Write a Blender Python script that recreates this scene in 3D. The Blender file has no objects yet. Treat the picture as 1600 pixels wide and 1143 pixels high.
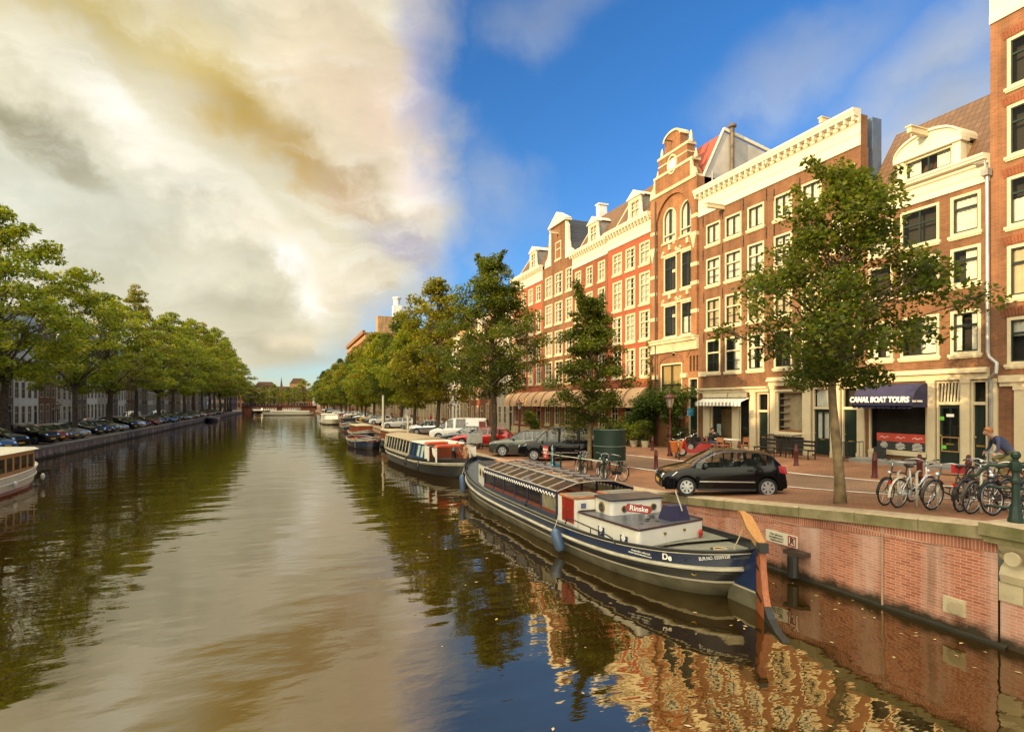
import bpy, bmesh, math, random
import numpy as np
from mathutils import Vector, Matrix
R = math.radians
scene = bpy.context.scene
COL = scene.collection

# ------------------------------------------------------------------ camera
cam_data = bpy.data.cameras.new("camera")
cam = bpy.data.objects.new("camera", cam_data)
COL.objects.link(cam)
YAW = math.atan(352 / 900)                 # the view is turned right of the canal's direction (+Y)
cam.location = (0, 0, 4.3)
cam.rotation_euler = (R(90), 0, -YAW)
cam_data.sensor_width = 36
cam_data.lens = 900 / 1600 * 36
cam_data.shift_y = 57.5 / 1600
cam_data.clip_end = 3000
scene.camera = cam

# ------------------------------------------------------------------ view, sun, sky
scene.view_settings.view_transform = 'Standard'
scene.view_settings.look = 'None'
scene.view_settings.gamma = 1
scene.view_settings.exposure = 1.05
scene.cycles.max_bounces = 8
scene.cycles.transparent_max_bounces = 16
scene.cycles.use_denoising = True
SUN_EL, SUN_AZ = R(11.5), R(13)              # sun low in the west (-X), a little behind the camera
sun_dir = Vector((-math.cos(SUN_AZ) * math.cos(SUN_EL), -math.sin(SUN_AZ) * math.cos(SUN_EL), math.sin(SUN_EL)))
sd = bpy.data.lights.new("sun", 'SUN')
sd.energy = 3.7
sd.angle = R(0.53)
sd.color = (1.0, 0.70, 0.36)
sun = bpy.data.objects.new("sun", sd)
sun.rotation_euler = sun_dir.to_track_quat('Z', 'Y').to_euler()
sun.location = (-60, -10, 60)
COL.objects.link(sun)

def srgb(r, g, b):
    f = lambda c: (c / 255) / 12.92 if c <= 10 else ((c / 255 + .055) / 1.055) ** 2.4
    return (f(r), f(g), f(b), 1)

world = bpy.data.worlds.new("World")
scene.world = world
world.use_nodes = True
def build_sky():
    nt = world.node_tree; N = nt.nodes; L = nt.links
    N.clear()
    def node(t, **k):
        n = N.new(t)
        for a, b in k.items(): setattr(n, a, b)
        return n
    def m(op, a, b=None, c=None, clamp=False):
        n = node('ShaderNodeMath', operation=op, use_clamp=clamp)
        for i, v in enumerate((a, b, c)):
            if v is None: continue
            if isinstance(v, (int, float)): n.inputs[i].default_value = v
            else: L.new(v, n.inputs[i])
        return n.outputs[0]
    out = node('ShaderNodeOutputWorld')
    tc = node('ShaderNodeTexCoord')
    sep = node('ShaderNodeSeparateXYZ'); L.new(tc.outputs['Generated'], sep.inputs[0])
    x, y, z = sep.outputs
    u = m('MULTIPLY', m('ARCTAN2', x, y), 180 / math.pi)          # degrees right of the canal's direction
    v = m('MULTIPLY', m('ARCSINE', z), 180 / math.pi)             # degrees above the horizon
    noise = node('ShaderNodeTexNoise'); noise.inputs['Scale'].default_value = 2.6
    noise.inputs['Detail'].default_value = 7; noise.inputs['Roughness'].default_value = .52
    L.new(tc.outputs['Generated'], noise.inputs['Vector'])
    nsep = node('ShaderNodeSeparateColor'); L.new(noise.outputs['Color'], nsep.inputs[0])
    n2 = node('ShaderNodeTexNoise'); n2.inputs['Scale'].default_value = 9
    n2.inputs['Detail'].default_value = 8; n2.inputs['Roughness'].default_value = .55; n2.inputs['Distortion'].default_value = .15
    L.new(tc.outputs['Generated'], n2.inputs['Vector'])
    du = m('MULTIPLY', m('SUBTRACT', nsep.outputs[0], .5), 26)
    dv = m('MULTIPLY', m('SUBTRACT', nsep.outputs[1], .5), 20)
    d2 = m('MULTIPLY', m('SUBTRACT', n2.outputs[0], .5), 9)
    uw = m('ADD', m('ADD', u, du), d2); vw = m('ADD', m('ADD', v, dv), d2)
    comb = node('ShaderNodeCombineXYZ'); L.new(uw, comb.inputs[0]); L.new(vw, comb.inputs[1])
    uw2 = m('ADD', u, m('ADD', m('MULTIPLY', du, .8), d2)); vw2 = m('ADD', v, m('ADD', m('MULTIPLY', dv, .8), d2))
    comb2 = node('ShaderNodeCombineXYZ'); L.new(uw2, comb2.inputs[0]); L.new(vw2, comb2.inputs[1])
    comb3 = node('ShaderNodeCombineXYZ'); L.new(m('ADD', u, m('ADD', m('MULTIPLY', du, .30), m('MULTIPLY', d2, .75))), comb3.inputs[0]); L.new(m('ADD', v, m('ADD', m('MULTIPLY', dv, .30), m('MULTIPLY', d2, .75))), comb3.inputs[1])
    def blob(c, w, h, rot=0, src=comb3):
        mp = node('ShaderNodeMapping', vector_type='TEXTURE')
        mp.inputs['Location'].default_value = (c[0], c[1], 0)
        mp.inputs['Rotation'].default_value = (0, 0, R(rot))
        mp.inputs['Scale'].default_value = (w, h, 1)
        L.new(src.outputs[0], mp.inputs[0])
        g = node('ShaderNodeTexGradient', gradient_type='SPHERICAL'); L.new(mp.outputs[0], g.inputs[0])
        s = node('ShaderNodeMapRange', interpolation_type='SMOOTHSTEP')
        L.new(g.outputs['Fac'], s.inputs['Value'])
        return s.outputs[0]
    def mix(f, a, b):
        n = node('ShaderNodeMix', data_type='RGBA')
        if isinstance(f, (int, float)): n.inputs[0].default_value = f
        else: L.new(f, n.inputs[0])
        for s, q in ((6, a), (7, b)):
            if isinstance(q, tuple): n.inputs[s].default_value = q
            else: L.new(q, n.inputs[s])
        return n.outputs[2]
    # clear sky
    sky = node('ShaderNodeTexSky', sky_type='NISHITA')
    sky.sun_disc = False; sky.sun_elevation = SUN_EL
    sky.sun_rotation = math.atan2(sun_dir.x, sun_dir.y)
    sky.altitude = 0; sky.air_density = 1.0; sky.dust_density = .3; sky.ozone_density = 3.0
    hsv = node('ShaderNodeHueSaturation'); hsv.inputs['Saturation'].default_value = 1.18
    tint = node('ShaderNodeMix', data_type='RGBA', blend_type='MULTIPLY'); tint.inputs[0].default_value = 1; tint.inputs[7].default_value = (1.0, 1.0, 1.16, 1)
    L.new(sky.outputs[0], tint.inputs[6]); L.new(tint.outputs[2], hsv.inputs['Color'])
    bg_sky = node('ShaderNodeBackground'); bg_sky.inputs['Strength'].default_value = SKY_STRENGTH
    L.new(hsv.outputs[0], bg_sky.inputs['Color'])
    # cloud bank: colours of its masses, by bearing and height
    col = srgb(222, 213, 184)
    for (bx, by), w, h, rot, c, s in CLOUD_MASSES:
        col = mix(m('MULTIPLY', blob((bx, by), w, h, rot), s), col, srgb(*c))
    det = node('ShaderNodeMapRange'); L.new(n2.outputs[0], det.inputs['Value'])
    det.inputs['From Min'].default_value = .3; det.inputs['From Max'].default_value = .7
    det.inputs['To Min'].default_value = .86; det.inputs['To Max'].default_value = 1.12
    # long wisps lying along the bank's slope
    mp = node('ShaderNodeMapping'); mp.inputs['Rotation'].default_value = (0, 0, R(32)); mp.inputs['Scale'].default_value = (.045, .21, 1)
    L.new(comb3.outputs[0], mp.inputs[0])
    n3 = node('ShaderNodeTexNoise'); n3.inputs['Scale'].default_value = 1; n3.inputs['Detail'].default_value = 9; n3.inputs['Roughness'].default_value = .6; n3.inputs['Distortion'].default_value = 0
    L.new(mp.outputs[0], n3.inputs['Vector'])
    w3 = node('ShaderNodeMapRange', interpolation_type='SMOOTHSTEP'); L.new(n3.outputs[0], w3.inputs['Value'])
    w3.inputs['From Min'].default_value = .48; w3.inputs['From Max'].default_value = .72; w3.inputs['To Max'].default_value = .5
    col = mix(w3.outputs[0], col, srgb(255, 250, 236))
    w4 = node('ShaderNodeMapRange', interpolation_type='SMOOTHSTEP'); L.new(n3.outputs[0], w4.inputs['Value'])
    w4.inputs['From Min'].default_value = .50; w4.inputs['From Max'].default_value = .30; w4.inputs['To Max'].default_value = .35
    col = mix(w4.outputs[0], col, srgb(186, 176, 146))
    mul = node('ShaderNodeMix', data_type='RGBA', blend_type='MULTIPLY'); mul.inputs[0].default_value = 1
    L.new(col, mul.inputs[6]); L.new(det.outputs[0], mul.inputs[7])
    # brightness added to the unseen bank overhead, west and behind, lifting the shadows
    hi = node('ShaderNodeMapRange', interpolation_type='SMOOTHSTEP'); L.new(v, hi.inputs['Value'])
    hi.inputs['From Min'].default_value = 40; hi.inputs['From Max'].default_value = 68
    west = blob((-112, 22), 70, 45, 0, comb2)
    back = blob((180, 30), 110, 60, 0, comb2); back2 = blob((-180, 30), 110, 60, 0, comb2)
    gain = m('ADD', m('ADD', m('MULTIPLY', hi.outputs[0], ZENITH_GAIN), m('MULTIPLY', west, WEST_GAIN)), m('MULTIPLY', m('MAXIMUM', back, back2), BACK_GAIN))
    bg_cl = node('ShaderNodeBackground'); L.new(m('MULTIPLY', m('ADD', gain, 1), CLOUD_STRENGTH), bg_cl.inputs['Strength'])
    L.new(mul.outputs[2], bg_cl.inputs['Color'])
    # where the bank ends: bearing of its edge as a curve over height
    cv = node('ShaderNodeFloatCurve')
    pts = CLOUD_EDGE
    c0 = cv.mapping.curves[0]
    c0.points[0].location = (pts[0][0] / 90, (pts[0][1] + 90) / 180)
    c0.points[1].location = (pts[-1][0] / 90, (pts[-1][1] + 90) / 180)
    for a, b in pts[1:-1]: c0.points.new(a / 90, (b + 90) / 180)
    cv.mapping.update()
    L.new(m('DIVIDE', m('MAXIMUM', m('ADD', v, m('MULTIPLY', dv, .15)), 0), 90), cv.inputs['Value'])
    edge = m('SUBTRACT', m('MULTIPLY', cv.outputs[0], 180), 90)
    dist = m('SUBTRACT', edge, m('ADD', m('ADD', u, m('MULTIPLY', du, .5)), m('MULTIPLY', d2, 1.3)))
    mk = node('ShaderNodeMapRange', interpolation_type='SMOOTHSTEP')
    mk.inputs['From Min'].default_value = -4; mk.inputs['From Max'].default_value = 6
    L.new(dist, mk.inputs['Value'])
    fac = mk.outputs[0]
    for (bx, by), w, h, rot, s in THIN_CLOUDS:                   # faint wisps on the blue
        fac = m('MAXIMUM', fac, m('MULTIPLY', blob((bx, by), w, h, rot, comb2), s))
    ms = node('ShaderNodeMixShader')
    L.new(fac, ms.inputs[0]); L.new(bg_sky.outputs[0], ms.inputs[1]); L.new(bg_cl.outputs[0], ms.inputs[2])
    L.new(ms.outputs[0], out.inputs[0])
SKY_STRENGTH, CLOUD_STRENGTH = .098, .53
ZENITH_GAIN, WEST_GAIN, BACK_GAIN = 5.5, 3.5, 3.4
def toward(px, py):
    """bearing and elevation of a spot of the sky"""
    az = math.atan((px - 800) / 900)
    return math.degrees(az + YAW), math.degrees(math.atan((629 - py) / 900 * math.cos(az)))
CLOUD_MASSES = [(toward(x, y), w * .052, h * .052, r, c, s) for x, y, w, h, r, c, s in [
    # spot, half sizes, tilt, colour, strength
    (60, 330, 420, 200, 0, (219, 220, 203), .95),
    (250, 450, 300, 110, -10, (210, 207, 184), .85),
    (450, 555, 300, 70, 0, (196, 188, 160), .85),
    (160, 15, 230, 70, -8, (200, 180, 112), .85),
    (110, 115, 230, 75, -25, (246, 239, 214), 1.0),
    (190, 165, 85, 40, -25, (255, 255, 250), 1.0),
    (40, 205, 150, 50, -32, (158, 153, 124), 1.0),
    (115, 258, 100, 34, -32, (172, 167, 142), .9),
    (265, 250, 280, 66, -36, (251, 246, 228), 1.0),
    (400, 352, 260, 62, -34, (248, 240, 217), 1.0),
    (520, 130, 190, 220, 0, (236, 216, 184), 1.0),
    (330, 80, 120, 80, -10, (214, 192, 124), .8),
    (375, 165, 130, 90, -30, (192, 160, 76), .95),
    (455, 245, 130, 62, -34, (194, 162, 96), .9),
    (545, 305, 120, 52, -24, (188, 156, 116), .85),
    (600, 190, 110, 160, 0, (230, 206, 182), .8),
    (665, 130, 80, 230, 4, (182, 176, 206), .75),
    (655, 300, 85, 90, 15, (244, 226, 214), 1.0),
    (630, 385, 150, 62, -15, (170, 164, 184), .85),
    (470, 405, 210, 62, -22, (240, 230, 204), .95),
    (432, 400, 70, 40, -20, (255, 252, 244), 1.0),
    (490, 460, 80, 66, -35, (254, 248, 234), 1.0),
    (380, 475, 110, 62, 0, (190, 185, 162), .8),
    (570, 445, 120, 70, -25, (212, 196, 164), .8),
    (465, 545, 110, 34, 8, (236, 222, 190), .95)]]
CLOUD_EDGE = [(0, -6), (2.2, -3), (3.2, 1.5), (4.2, 5.4), (7.3, 9.2), (11.2, 13), (16, 17), (20, 16.2), (25.3, 16), (34.7, 15), (40, 15.5), (52, 50), (62, 88), (90, 88)]  # high up the bank is widened eastward, unseen cloud added as fill light
THIN_CLOUDS = [((55, 20), 17, 7, 15, .6), ((57, 25), 13, 6, 20, .5), ((46, 27), 15, 5, 20, .3), ((20, 17), 6, 8, 20, .25), ((24, 35), 8, 4, 20, .2)]
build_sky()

# ------------------------------------------------------------------ materials
def nodes_of(name):
    mt = bpy.data.materials.new(name); mt.use_nodes = True
    nt = mt.node_tree
    return mt, nt, nt.nodes['Principled BSDF']
def c4(c): return (c[0], c[1], c[2], 1)
def ramp(nt, fac, stops):
    r = nt.nodes.new('ShaderNodeValToRGB'); nt.links.new(fac, r.inputs[0])
    e = r.color_ramp.elements
    e[0].position, e[0].color = stops[0][0], c4(stops[0][1])
    e[1].position, e[1].color = stops[-1][0], c4(stops[-1][1])
    for p, c in stops[1:-1]:
        q = e.new(p); q.color = c4(c)
    return r.outputs[0]
def noise(nt, scale, detail=4, rough=.55, coord='Object', stretch=None):
    tc = nt.nodes.new('ShaderNodeTexCoord')
    n = nt.nodes.new('ShaderNodeTexNoise')
    n.inputs['Scale'].default_value = scale; n.inputs['Detail'].default_value = detail; n.inputs['Roughness'].default_value = rough
    if coord == 'World':
        g = nt.nodes.new('ShaderNodeNewGeometry'); src = g.outputs['Position']
    else: src = tc.outputs[coord]
    if stretch:
        mp = nt.nodes.new('ShaderNodeMapping'); mp.inputs['Scale'].default_value = stretch
        nt.links.new(src, mp.inputs[0]); src = mp.outputs[0]
    nt.links.new(src, n.inputs['Vector'])
    return n.outputs[0]
def bump(nt, p, h, strength=.3, dist=.02):
    b = nt.nodes.new('ShaderNodeBump'); b.inputs['Strength'].default_value = strength; b.inputs['Distance'].default_value = dist
    nt.links.new(h, b.inputs['Height']); nt.links.new(b.outputs[0], p.inputs['Normal'])
def paint(name, c, rough=.5, metal=0, var=.12, scale=3, spec=.5, coat=0, bmp=0):
    """plain coloured surface with a little uneven wear"""
    mt, nt, p = nodes_of(name)
    n = noise(nt, scale, 5)
    lo = tuple(max(0, k * (1 - var * 1.6)) for k in c[:3]); hi = tuple(min(1, k * (1 + var)) for k in c[:3])
    nt.links.new(ramp(nt, n, [(.3, lo), (.7, hi)]), p.inputs['Base Color'])
    p.inputs['Roughness'].default_value = rough; p.inputs['Metallic'].default_value = metal
    p.inputs['Specular IOR Level'].default_value = spec; p.inputs['Coat Weight'].default_value = coat
    p.inputs['Coat Roughness'].default_value = .04
    if bmp: bump(nt, p, noise(nt, scale * 12, 4), bmp)
    return mt
def brick(name, c1, c2, mortar, bw=.22, bh=.062, msize=.008, rough=.85, stain=.35, bmp=.4, stain_col=None, algae=None):
    mt, nt, p = nodes_of(name); L = nt.links
    g = nt.nodes.new('ShaderNodeNewGeometry')
    sp = nt.nodes.new('ShaderNodeSeparateXYZ'); L.new(g.outputs['Position'], sp.inputs[0])
    ad = nt.nodes.new('ShaderNodeMath'); L.new(sp.outputs[0], ad.inputs[0]); L.new(sp.outputs[1], ad.inputs[1])
    cb = nt.nodes.new('ShaderNodeCombineXYZ'); L.new(ad.outputs[0], cb.inputs[0]); L.new(sp.outputs[2], cb.inputs[1])
    bt = nt.nodes.new('ShaderNodeTexBrick')
    bt.inputs['Scale'].default_value = 1; bt.inputs['Brick Width'].default_value = bw; bt.inputs['Row Height'].default_value = bh
    bt.inputs['Mortar Size'].default_value = msize; bt.inputs['Mortar Smooth'].default_value = .3; bt.inputs['Bias'].default_value = -.1
    bt.inputs['Color1'].default_value = c4(c1); bt.inputs['Color2'].default_value = c4(c2); bt.inputs['Mortar'].default_value = c4(mortar)
    L.new(cb.outputs[0], bt.inputs['Vector'])
    n = noise(nt, .55, 8, .62, 'World')
    mx = nt.nodes.new('ShaderNodeMix'); mx.data_type = 'RGBA'; mx.blend_type = 'MULTIPLY'; mx.inputs[0].default_value = 1
    L.new(bt.outputs['Color'], mx.inputs[6])
    sc = stain_col or (1 - stain,) * 3
    L.new(ramp(nt, n, [(.3, sc), (.62, (1.08, 1.06, 1.02))]), mx.inputs[7])
    last = mx.outputs[2]
    if not algae:   # soot and rain streaks down the front
        sk = noise(nt, 1.0, 6, .62, 'World', (1.5, 1.5, .16)); m5 = nt.nodes.new('ShaderNodeMix'); m5.data_type = 'RGBA'; m5.blend_type = 'MULTIPLY'; m5.inputs[0].default_value = 1
        L.new(last, m5.inputs[6]); L.new(ramp(nt, sk, [(.34, (.70, .68, .66)), (.56, (1.04, 1.03, 1.02))]), m5.inputs[7]); last = m5.outputs[2]
    if algae:   # lime bloom and streaks running down the face, green-black near the water
        st = noise(nt, 1.0, 6, .6, 'World', (1.2, 1.2, .22))
        m2 = nt.nodes.new('ShaderNodeMix'); m2.data_type = 'RGBA'
        L.new(ramp(nt, st, [(.47, (0, 0, 0)), (.70, (.70, .70, .70))]), m2.inputs[0])
        L.new(last, m2.inputs[6]); m2.inputs[7].default_value = (.56, .42, .35, 1); last = m2.outputs[2]
        st2 = noise(nt, .8, 6, .6, 'World', (1.6, 1.6, .15))
        m4 = nt.nodes.new('ShaderNodeMix'); m4.data_type = 'RGBA'
        L.new(ramp(nt, st2, [(.58, (0, 0, 0)), (.74, (.7, .7, .7))]), m4.inputs[0])
        L.new(last, m4.inputs[6]); m4.inputs[7].default_value = (.09, .08, .05, 1); last = m4.outputs[2]
        mr = nt.nodes.new('ShaderNodeMapRange'); L.new(sp.outputs[2], mr.inputs[0])
        mr.inputs[1].default_value = .1; mr.inputs[2].default_value = .32; mr.inputs[3].default_value = .95; mr.inputs[4].default_value = 0
        nz = noise(nt, 2.2, 5, .6, 'World'); am = nt.nodes.new('ShaderNodeMath'); am.operation = 'MULTIPLY_ADD'
        L.new(nz, am.inputs[0]); am.inputs[1].default_value = .5; L.new(sp.outputs[2], am.inputs[2]); L.new(am.outputs[0], mr.inputs[0])
        mr.inputs[1].default_value = .36; mr.inputs[2].default_value = .55
        m3 = nt.nodes.new('ShaderNodeMix'); m3.data_type = 'RGBA'; L.new(mr.outputs[0], m3.inputs[0])
        L.new(last, m3.inputs[6]); m3.inputs[7].default_value = (.022, .02, .01, 1); last = m3.outputs[2]
    L.new(last, p.inputs['Base Color'])
    p.inputs['Roughness'].default_value = rough
    p.inputs['Specular IOR Level'].default_value = .25
    if bmp: bump(nt, p, bt.outputs['Fac'], -bmp, .008)
    return mt
def glass(name, tint=(.02, .025, .03), through=.88, rough=.015):
    """window glass: mirrors the sky at its surface and lets part of what is behind show"""
    mt, nt, p = nodes_of(name); L = nt.links
    p.inputs['Base Color'].default_value = c4(tint); p.inputs['Roughness'].default_value = rough
    p.inputs['IOR'].default_value = 2.1
    tr = nt.nodes.new('ShaderNodeBsdfTransparent'); tr.inputs[0].default_value = (.9, .92, .9, 1)
    ms = nt.nodes.new('ShaderNodeMixShader')
    lw = nt.nodes.new('ShaderNodeLayerWeight'); lw.inputs[0].default_value = .5
    mr = nt.nodes.new('ShaderNodeMapRange'); L.new(lw.outputs['Facing'], mr.inputs[0])
    mr.inputs[1].default_value = .25
    mr.inputs[3].default_value = through; mr.inputs[4].default_value = .0
    L.new(mr.outputs[0], ms.inputs[0]); L.new(p.outputs[0], ms.inputs[1]); L.new(tr.outputs[0], ms.inputs[2])
    L.new(ms.outputs[0], nt.nodes['Material Output'].inputs[0])
    return mt
def wood(name, c1, c2, rough=.45, stretch=(1, 1, 1), scale=6):
    mt, nt, p = nodes_of(name)
    n = noise(nt, scale, 6, .6, 'Object', stretch)
    nt.links.new(ramp(nt, n, [(.3, c1), (.68, c2)]), p.inputs['Base Color'])
    p.inputs['Roughness'].default_value = rough
    bump(nt, p, n, .15)
    return mt
def leafmat(name, cols, transl=.5):
    mt, nt, p = nodes_of(name); L = nt.links
    g = nt.nodes.new('ShaderNodeNewGeometry')
    r = nt.nodes.new('ShaderNodeValToRGB')
    L.new(g.outputs['Random Per Island'], r.inputs[0])
    e = r.color_ramp.elements
    e[0].color = c4(cols[0]); e[1].color = c4(cols[-1])
    for i, c in enumerate(cols[1:-1]):
        q = e.new((i + 1) / (len(cols) - 1)); q.color = c4(c)
    n = noise(nt, .45, 3, .5, 'Object')
    mx = nt.nodes.new('ShaderNodeMix'); mx.data_type = 'RGBA'; mx.blend_type = 'MULTIPLY'; mx.inputs[0].default_value = 1
    L.new(r.outputs[0], mx.inputs[6]); L.new(ramp(nt, n, [(.35, (.7, .78, .7)), (.65, (1.25, 1.15, 1.0))]), mx.inputs[7])
    L.new(mx.outputs[2], p.inputs['Base Color'])
    p.inputs['Roughness'].default_value = .5; p.inputs['Specular IOR Level'].default_value = .3
    t = nt.nodes.new('ShaderNodeBsdfTranslucent'); L.new(mx.outputs[2], t.inputs[0])
    ms = nt.nodes.new('ShaderNodeMixShader'); ms.inputs[0].default_value = transl
    L.new(p.outputs[0], ms.inputs[1]); L.new(t.outputs[0], ms.inputs[2])
    L.new(ms.outputs[0], nt.nodes['Material Output'].inputs[0])
    return mt
def emit(name, c, s):
    mt, nt, p = nodes_of(name)
    p.inputs['Base Color'].default_value = c4(c); p.inputs['Emission Color'].default_value = c4(c); p.inputs['Emission Strength'].default_value = s
    return mt

M = {}
M['cream'] = paint('cream_paint', (.52, .44, .29), .55, var=.06)
M['white'] = paint('white_paint', (.60, .55, .42), .5, var=.05)
M['stone'] = paint('sandstone', (.50, .42, .27), .85, var=.2, scale=1.5, bmp=.2)
M['coping'] = None
M['black'] = paint('black_paint', (.012, .012, .012), .3, var=.2)
M['room'] = paint('dark_interior', (.035, .028, .02), .9)
M['room_warm'] = paint('ochre_interior', (.30, .19, .07), .9)
M['pane'] = glass('window_glass')
M['pane_dark'] = glass('dark_glass', through=.25)
M['curtain'] = paint('white_curtain', (.78, .74, .66), .9, var=.1)
M['blind'] = paint('ochre_blind', (.50, .34, .14), .8, var=.1)
M['greygreen'] = paint('bottle_green_door', (.012, .022, .016), .3, var=.1)
M['iron'] = paint('dark_iron', (.02, .02, .02), .45)
M['zinc'] = paint('zinc', (.30, .30, .29), .45, metal=.4, var=.15)
M['rubber'] = paint('rubber', (.015, .015, .015), .8)
M['metal'] = paint('grey_metal', (.55, .54, .52), .3, metal=.9)
M['skin'] = paint('skin', (.50, .27, .17), .55)
M['greenpaint'] = paint('dark_green_paint', (.009, .028, .018), .5, var=.15)
M['redbrown'] = paint('maroon_cast_iron', (.09, .014, .012), .4, var=.15)
M['terracotta'] = paint('terracotta', (.42, .16, .07), .8)

# ------------------------------------------------------------------ mesh building
class MB:
    """collects faces and links them as one mesh object"""
    def __init__(s): s.v = []; s.f = []; s.m = []; s.T = None
    def add(s, vs, fs, mi=0):
        b = len(s.v)
        s.v += [tuple(s.T @ Vector(p)) for p in vs] if s.T is not None else [tuple(p) for p in vs]
        s.f += [tuple(b + i for i in f) for f in fs]; s.m += [mi] * len(fs)
        return s
    def box(s, x0, x1, y0, y1, z0, z1, mi=0):
        return s.add([(x0, y0, z0), (x1, y0, z0), (x1, y1, z0), (x0, y1, z0), (x0, y0, z1), (x1, y0, z1), (x1, y1, z1), (x0, y1, z1)],
                     [(0, 3, 2, 1), (4, 5, 6, 7), (0, 1, 5, 4), (1, 2, 6, 5), (2, 3, 7, 6), (3, 0, 4, 7)], mi)
    def hexa(s, p8, mi=0):
        return s.add(p8, [(0, 3, 2, 1), (4, 5, 6, 7), (0, 1, 5, 4), (1, 2, 6, 5), (2, 3, 7, 6), (3, 0, 4, 7)], mi)
    def poly(s, pts, mi=0): return s.add(pts, [tuple(range(len(pts)))], mi)
    def prism(s, pts, vec, mi=0, caps=True):
        n = len(pts); v = Vector(vec)
        q = [tuple(Vector(p) + v) for p in pts]
        fs = [(i, (i + 1) % n, n + (i + 1) % n, n + i) for i in range(n)]
        if caps: fs += [tuple(range(n))[::-1], tuple(range(n, 2 * n))]
        return s.add(list(pts) + q, fs, mi)
    def tube(s, pts, r, seg=6, mi=0, caps=True):
        pts = [Vector(p) for p in pts]; n = len(pts)
        rs = r if isinstance(r, (list, tuple)) else [r] * n
        vs = []; up = None
        for i, p in enumerate(pts):
            t = (pts[min(i + 1, n - 1)] - pts[max(i - 1, 0)])
            t = t.normalized() if t.length > 1e-9 else Vector((0, 0, 1))
            if up is None:
                up = t.orthogonal().normalized()
            else:
                up = (up - t * up.dot(t))
                up = up.normalized() if up.length > 1e-6 else t.orthogonal().normalized()
            w = t.cross(up)
            for k in range(seg):
                a = 2 * math.pi * k / seg
                vs.append(p + (up * math.cos(a) + w * math.sin(a)) * rs[i])
        fs = [(i * seg + k, i * seg + (k + 1) % seg, (i + 1) * seg + (k + 1) % seg, (i + 1) * seg + k) for i in range(n - 1) for k in range(seg)]
        if caps: fs += [tuple(range(seg))[::-1], tuple((n - 1) * seg + k for k in range(seg))]
        return s.add(vs, fs, mi)
    def lathe(s, prof, c=(0, 0, 0), seg=16, axis='z', mi=0):
        vs = []
        for r, h in prof:
            for k in range(seg):
                a = 2 * math.pi * k / seg
                x, y = r * math.cos(a), r * math.sin(a)
                p = (x, y, h) if axis == 'z' else ((h, x, y) if axis == 'x' else (x, h, y))
                vs.append((p[0] + c[0], p[1] + c[1], p[2] + c[2]))
        n = len(prof)
        fs = [(i * seg + k, i * seg + (k + 1) % seg, (i + 1) * seg + (k + 1) % seg, (i + 1) * seg + k) for i in range(n - 1) for k in range(seg)]
        fs += [tuple(range(seg))[::-1], tuple((n - 1) * seg + k for k in range(seg))]
        return s.add(vs, fs, mi)
    def ring(s, c, r, tr, seg=24, ts=6, axis='y', mi=0):
        pts = []
        vs = []
        for i in range(seg):
            a = 2 * math.pi * i / seg
            for k in range(ts):
                b = 2 * math.pi * k / ts
                rr = r + tr * math.cos(b); h = tr * math.sin(b)
                x, y = rr * math.cos(a), rr * math.sin(a)
                p = (x, h, y) if axis == 'y' else ((h, x, y) if axis == 'x' else (x, y, h))
                vs.append((p[0] + c[0], p[1] + c[1], p[2] + c[2]))
        fs = [(i * ts + k, ((i + 1) % seg) * ts + k, ((i + 1) % seg) * ts + (k + 1) % ts, i * ts + (k + 1) % ts) for i in range(seg) for k in range(ts)]
        return s.add(vs, fs, mi)
    def loft(s, secs, mi=0, closed=False, caps=False):
        """skin through equal-length sections; mi may be a list per strip"""
        n = len(secs[0]); b = [p for sc in secs for p in sc]
        kk = n if closed else n - 1
        base = len(s.v)
        s.v += [tuple(s.T @ Vector(p)) for p in b] if s.T is not None else [tuple(p) for p in b]
        for i in range(len(secs) - 1):
            for k in range(kk):
                s.f.append((base + i * n + k, base + i * n + (k + 1) % n, base + (i + 1) * n + (k + 1) % n, base + (i + 1) * n + k))
                s.m.append(mi[k] if isinstance(mi, (list, tuple)) else mi)
        if caps:
            for q in (0, len(secs) - 1):
                s.f.append(tuple(base + q * n + k for k in range(n))); s.m.append(mi if not isinstance(mi, (list, tuple)) else mi[0])
        return s
    def sphere(s, c, r, seg=10, rings=6, mi=0):
        rx, ry, rz = r if isinstance(r, tuple) else (r, r, r)
        vs = []
        for i in range(rings + 1):
            ph = math.pi * i / rings
            for k in range(seg):
                a = 2 * math.pi * k / seg
                vs.append((c[0] + rx * math.sin(ph) * math.cos(a), c[1] + ry * math.sin(ph) * math.sin(a), c[2] + rz * math.cos(ph)))
        fs = [(i * seg + k, i * seg + (k + 1) % seg, (i + 1) * seg + (k + 1) % seg, (i + 1) * seg + k) for i in range(rings) for k in range(seg)]
        return s.add(vs, fs, mi)
    def mesh(s, name, mats, smooth=False):
        me = bpy.data.meshes.new(name)
        me.from_pydata(s.v, [], s.f)
        for x in (mats if isinstance(mats, (list, tuple)) else [mats]): me.materials.append(x)
        if any(s.m): me.polygons.foreach_set('material_index', s.m)
        bm = bmesh.new(); bm.from_mesh(me)
        bmesh.ops.remove_doubles(bm, verts=bm.verts, dist=1e-5)
        bmesh.ops.recalc_face_normals(bm, faces=bm.faces)
        if name in ('pane', 'door_pane', 'transom_light'):
            bmesh.ops.reverse_faces(bm, faces=[f for f in bm.faces if f.normal.y < 0])
        bm.to_mesh(me); bm.free()
        if smooth:
            me.polygons.foreach_set('use_smooth', [True] * len(me.polygons))
            if smooth is not True: me.set_sharp_from_angle(angle=R(smooth))
        return me
    def build(s, name, mats, parent=None, smooth=False, loc=None):
        return link(name, s.mesh(name, mats, smooth), parent, loc)
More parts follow.
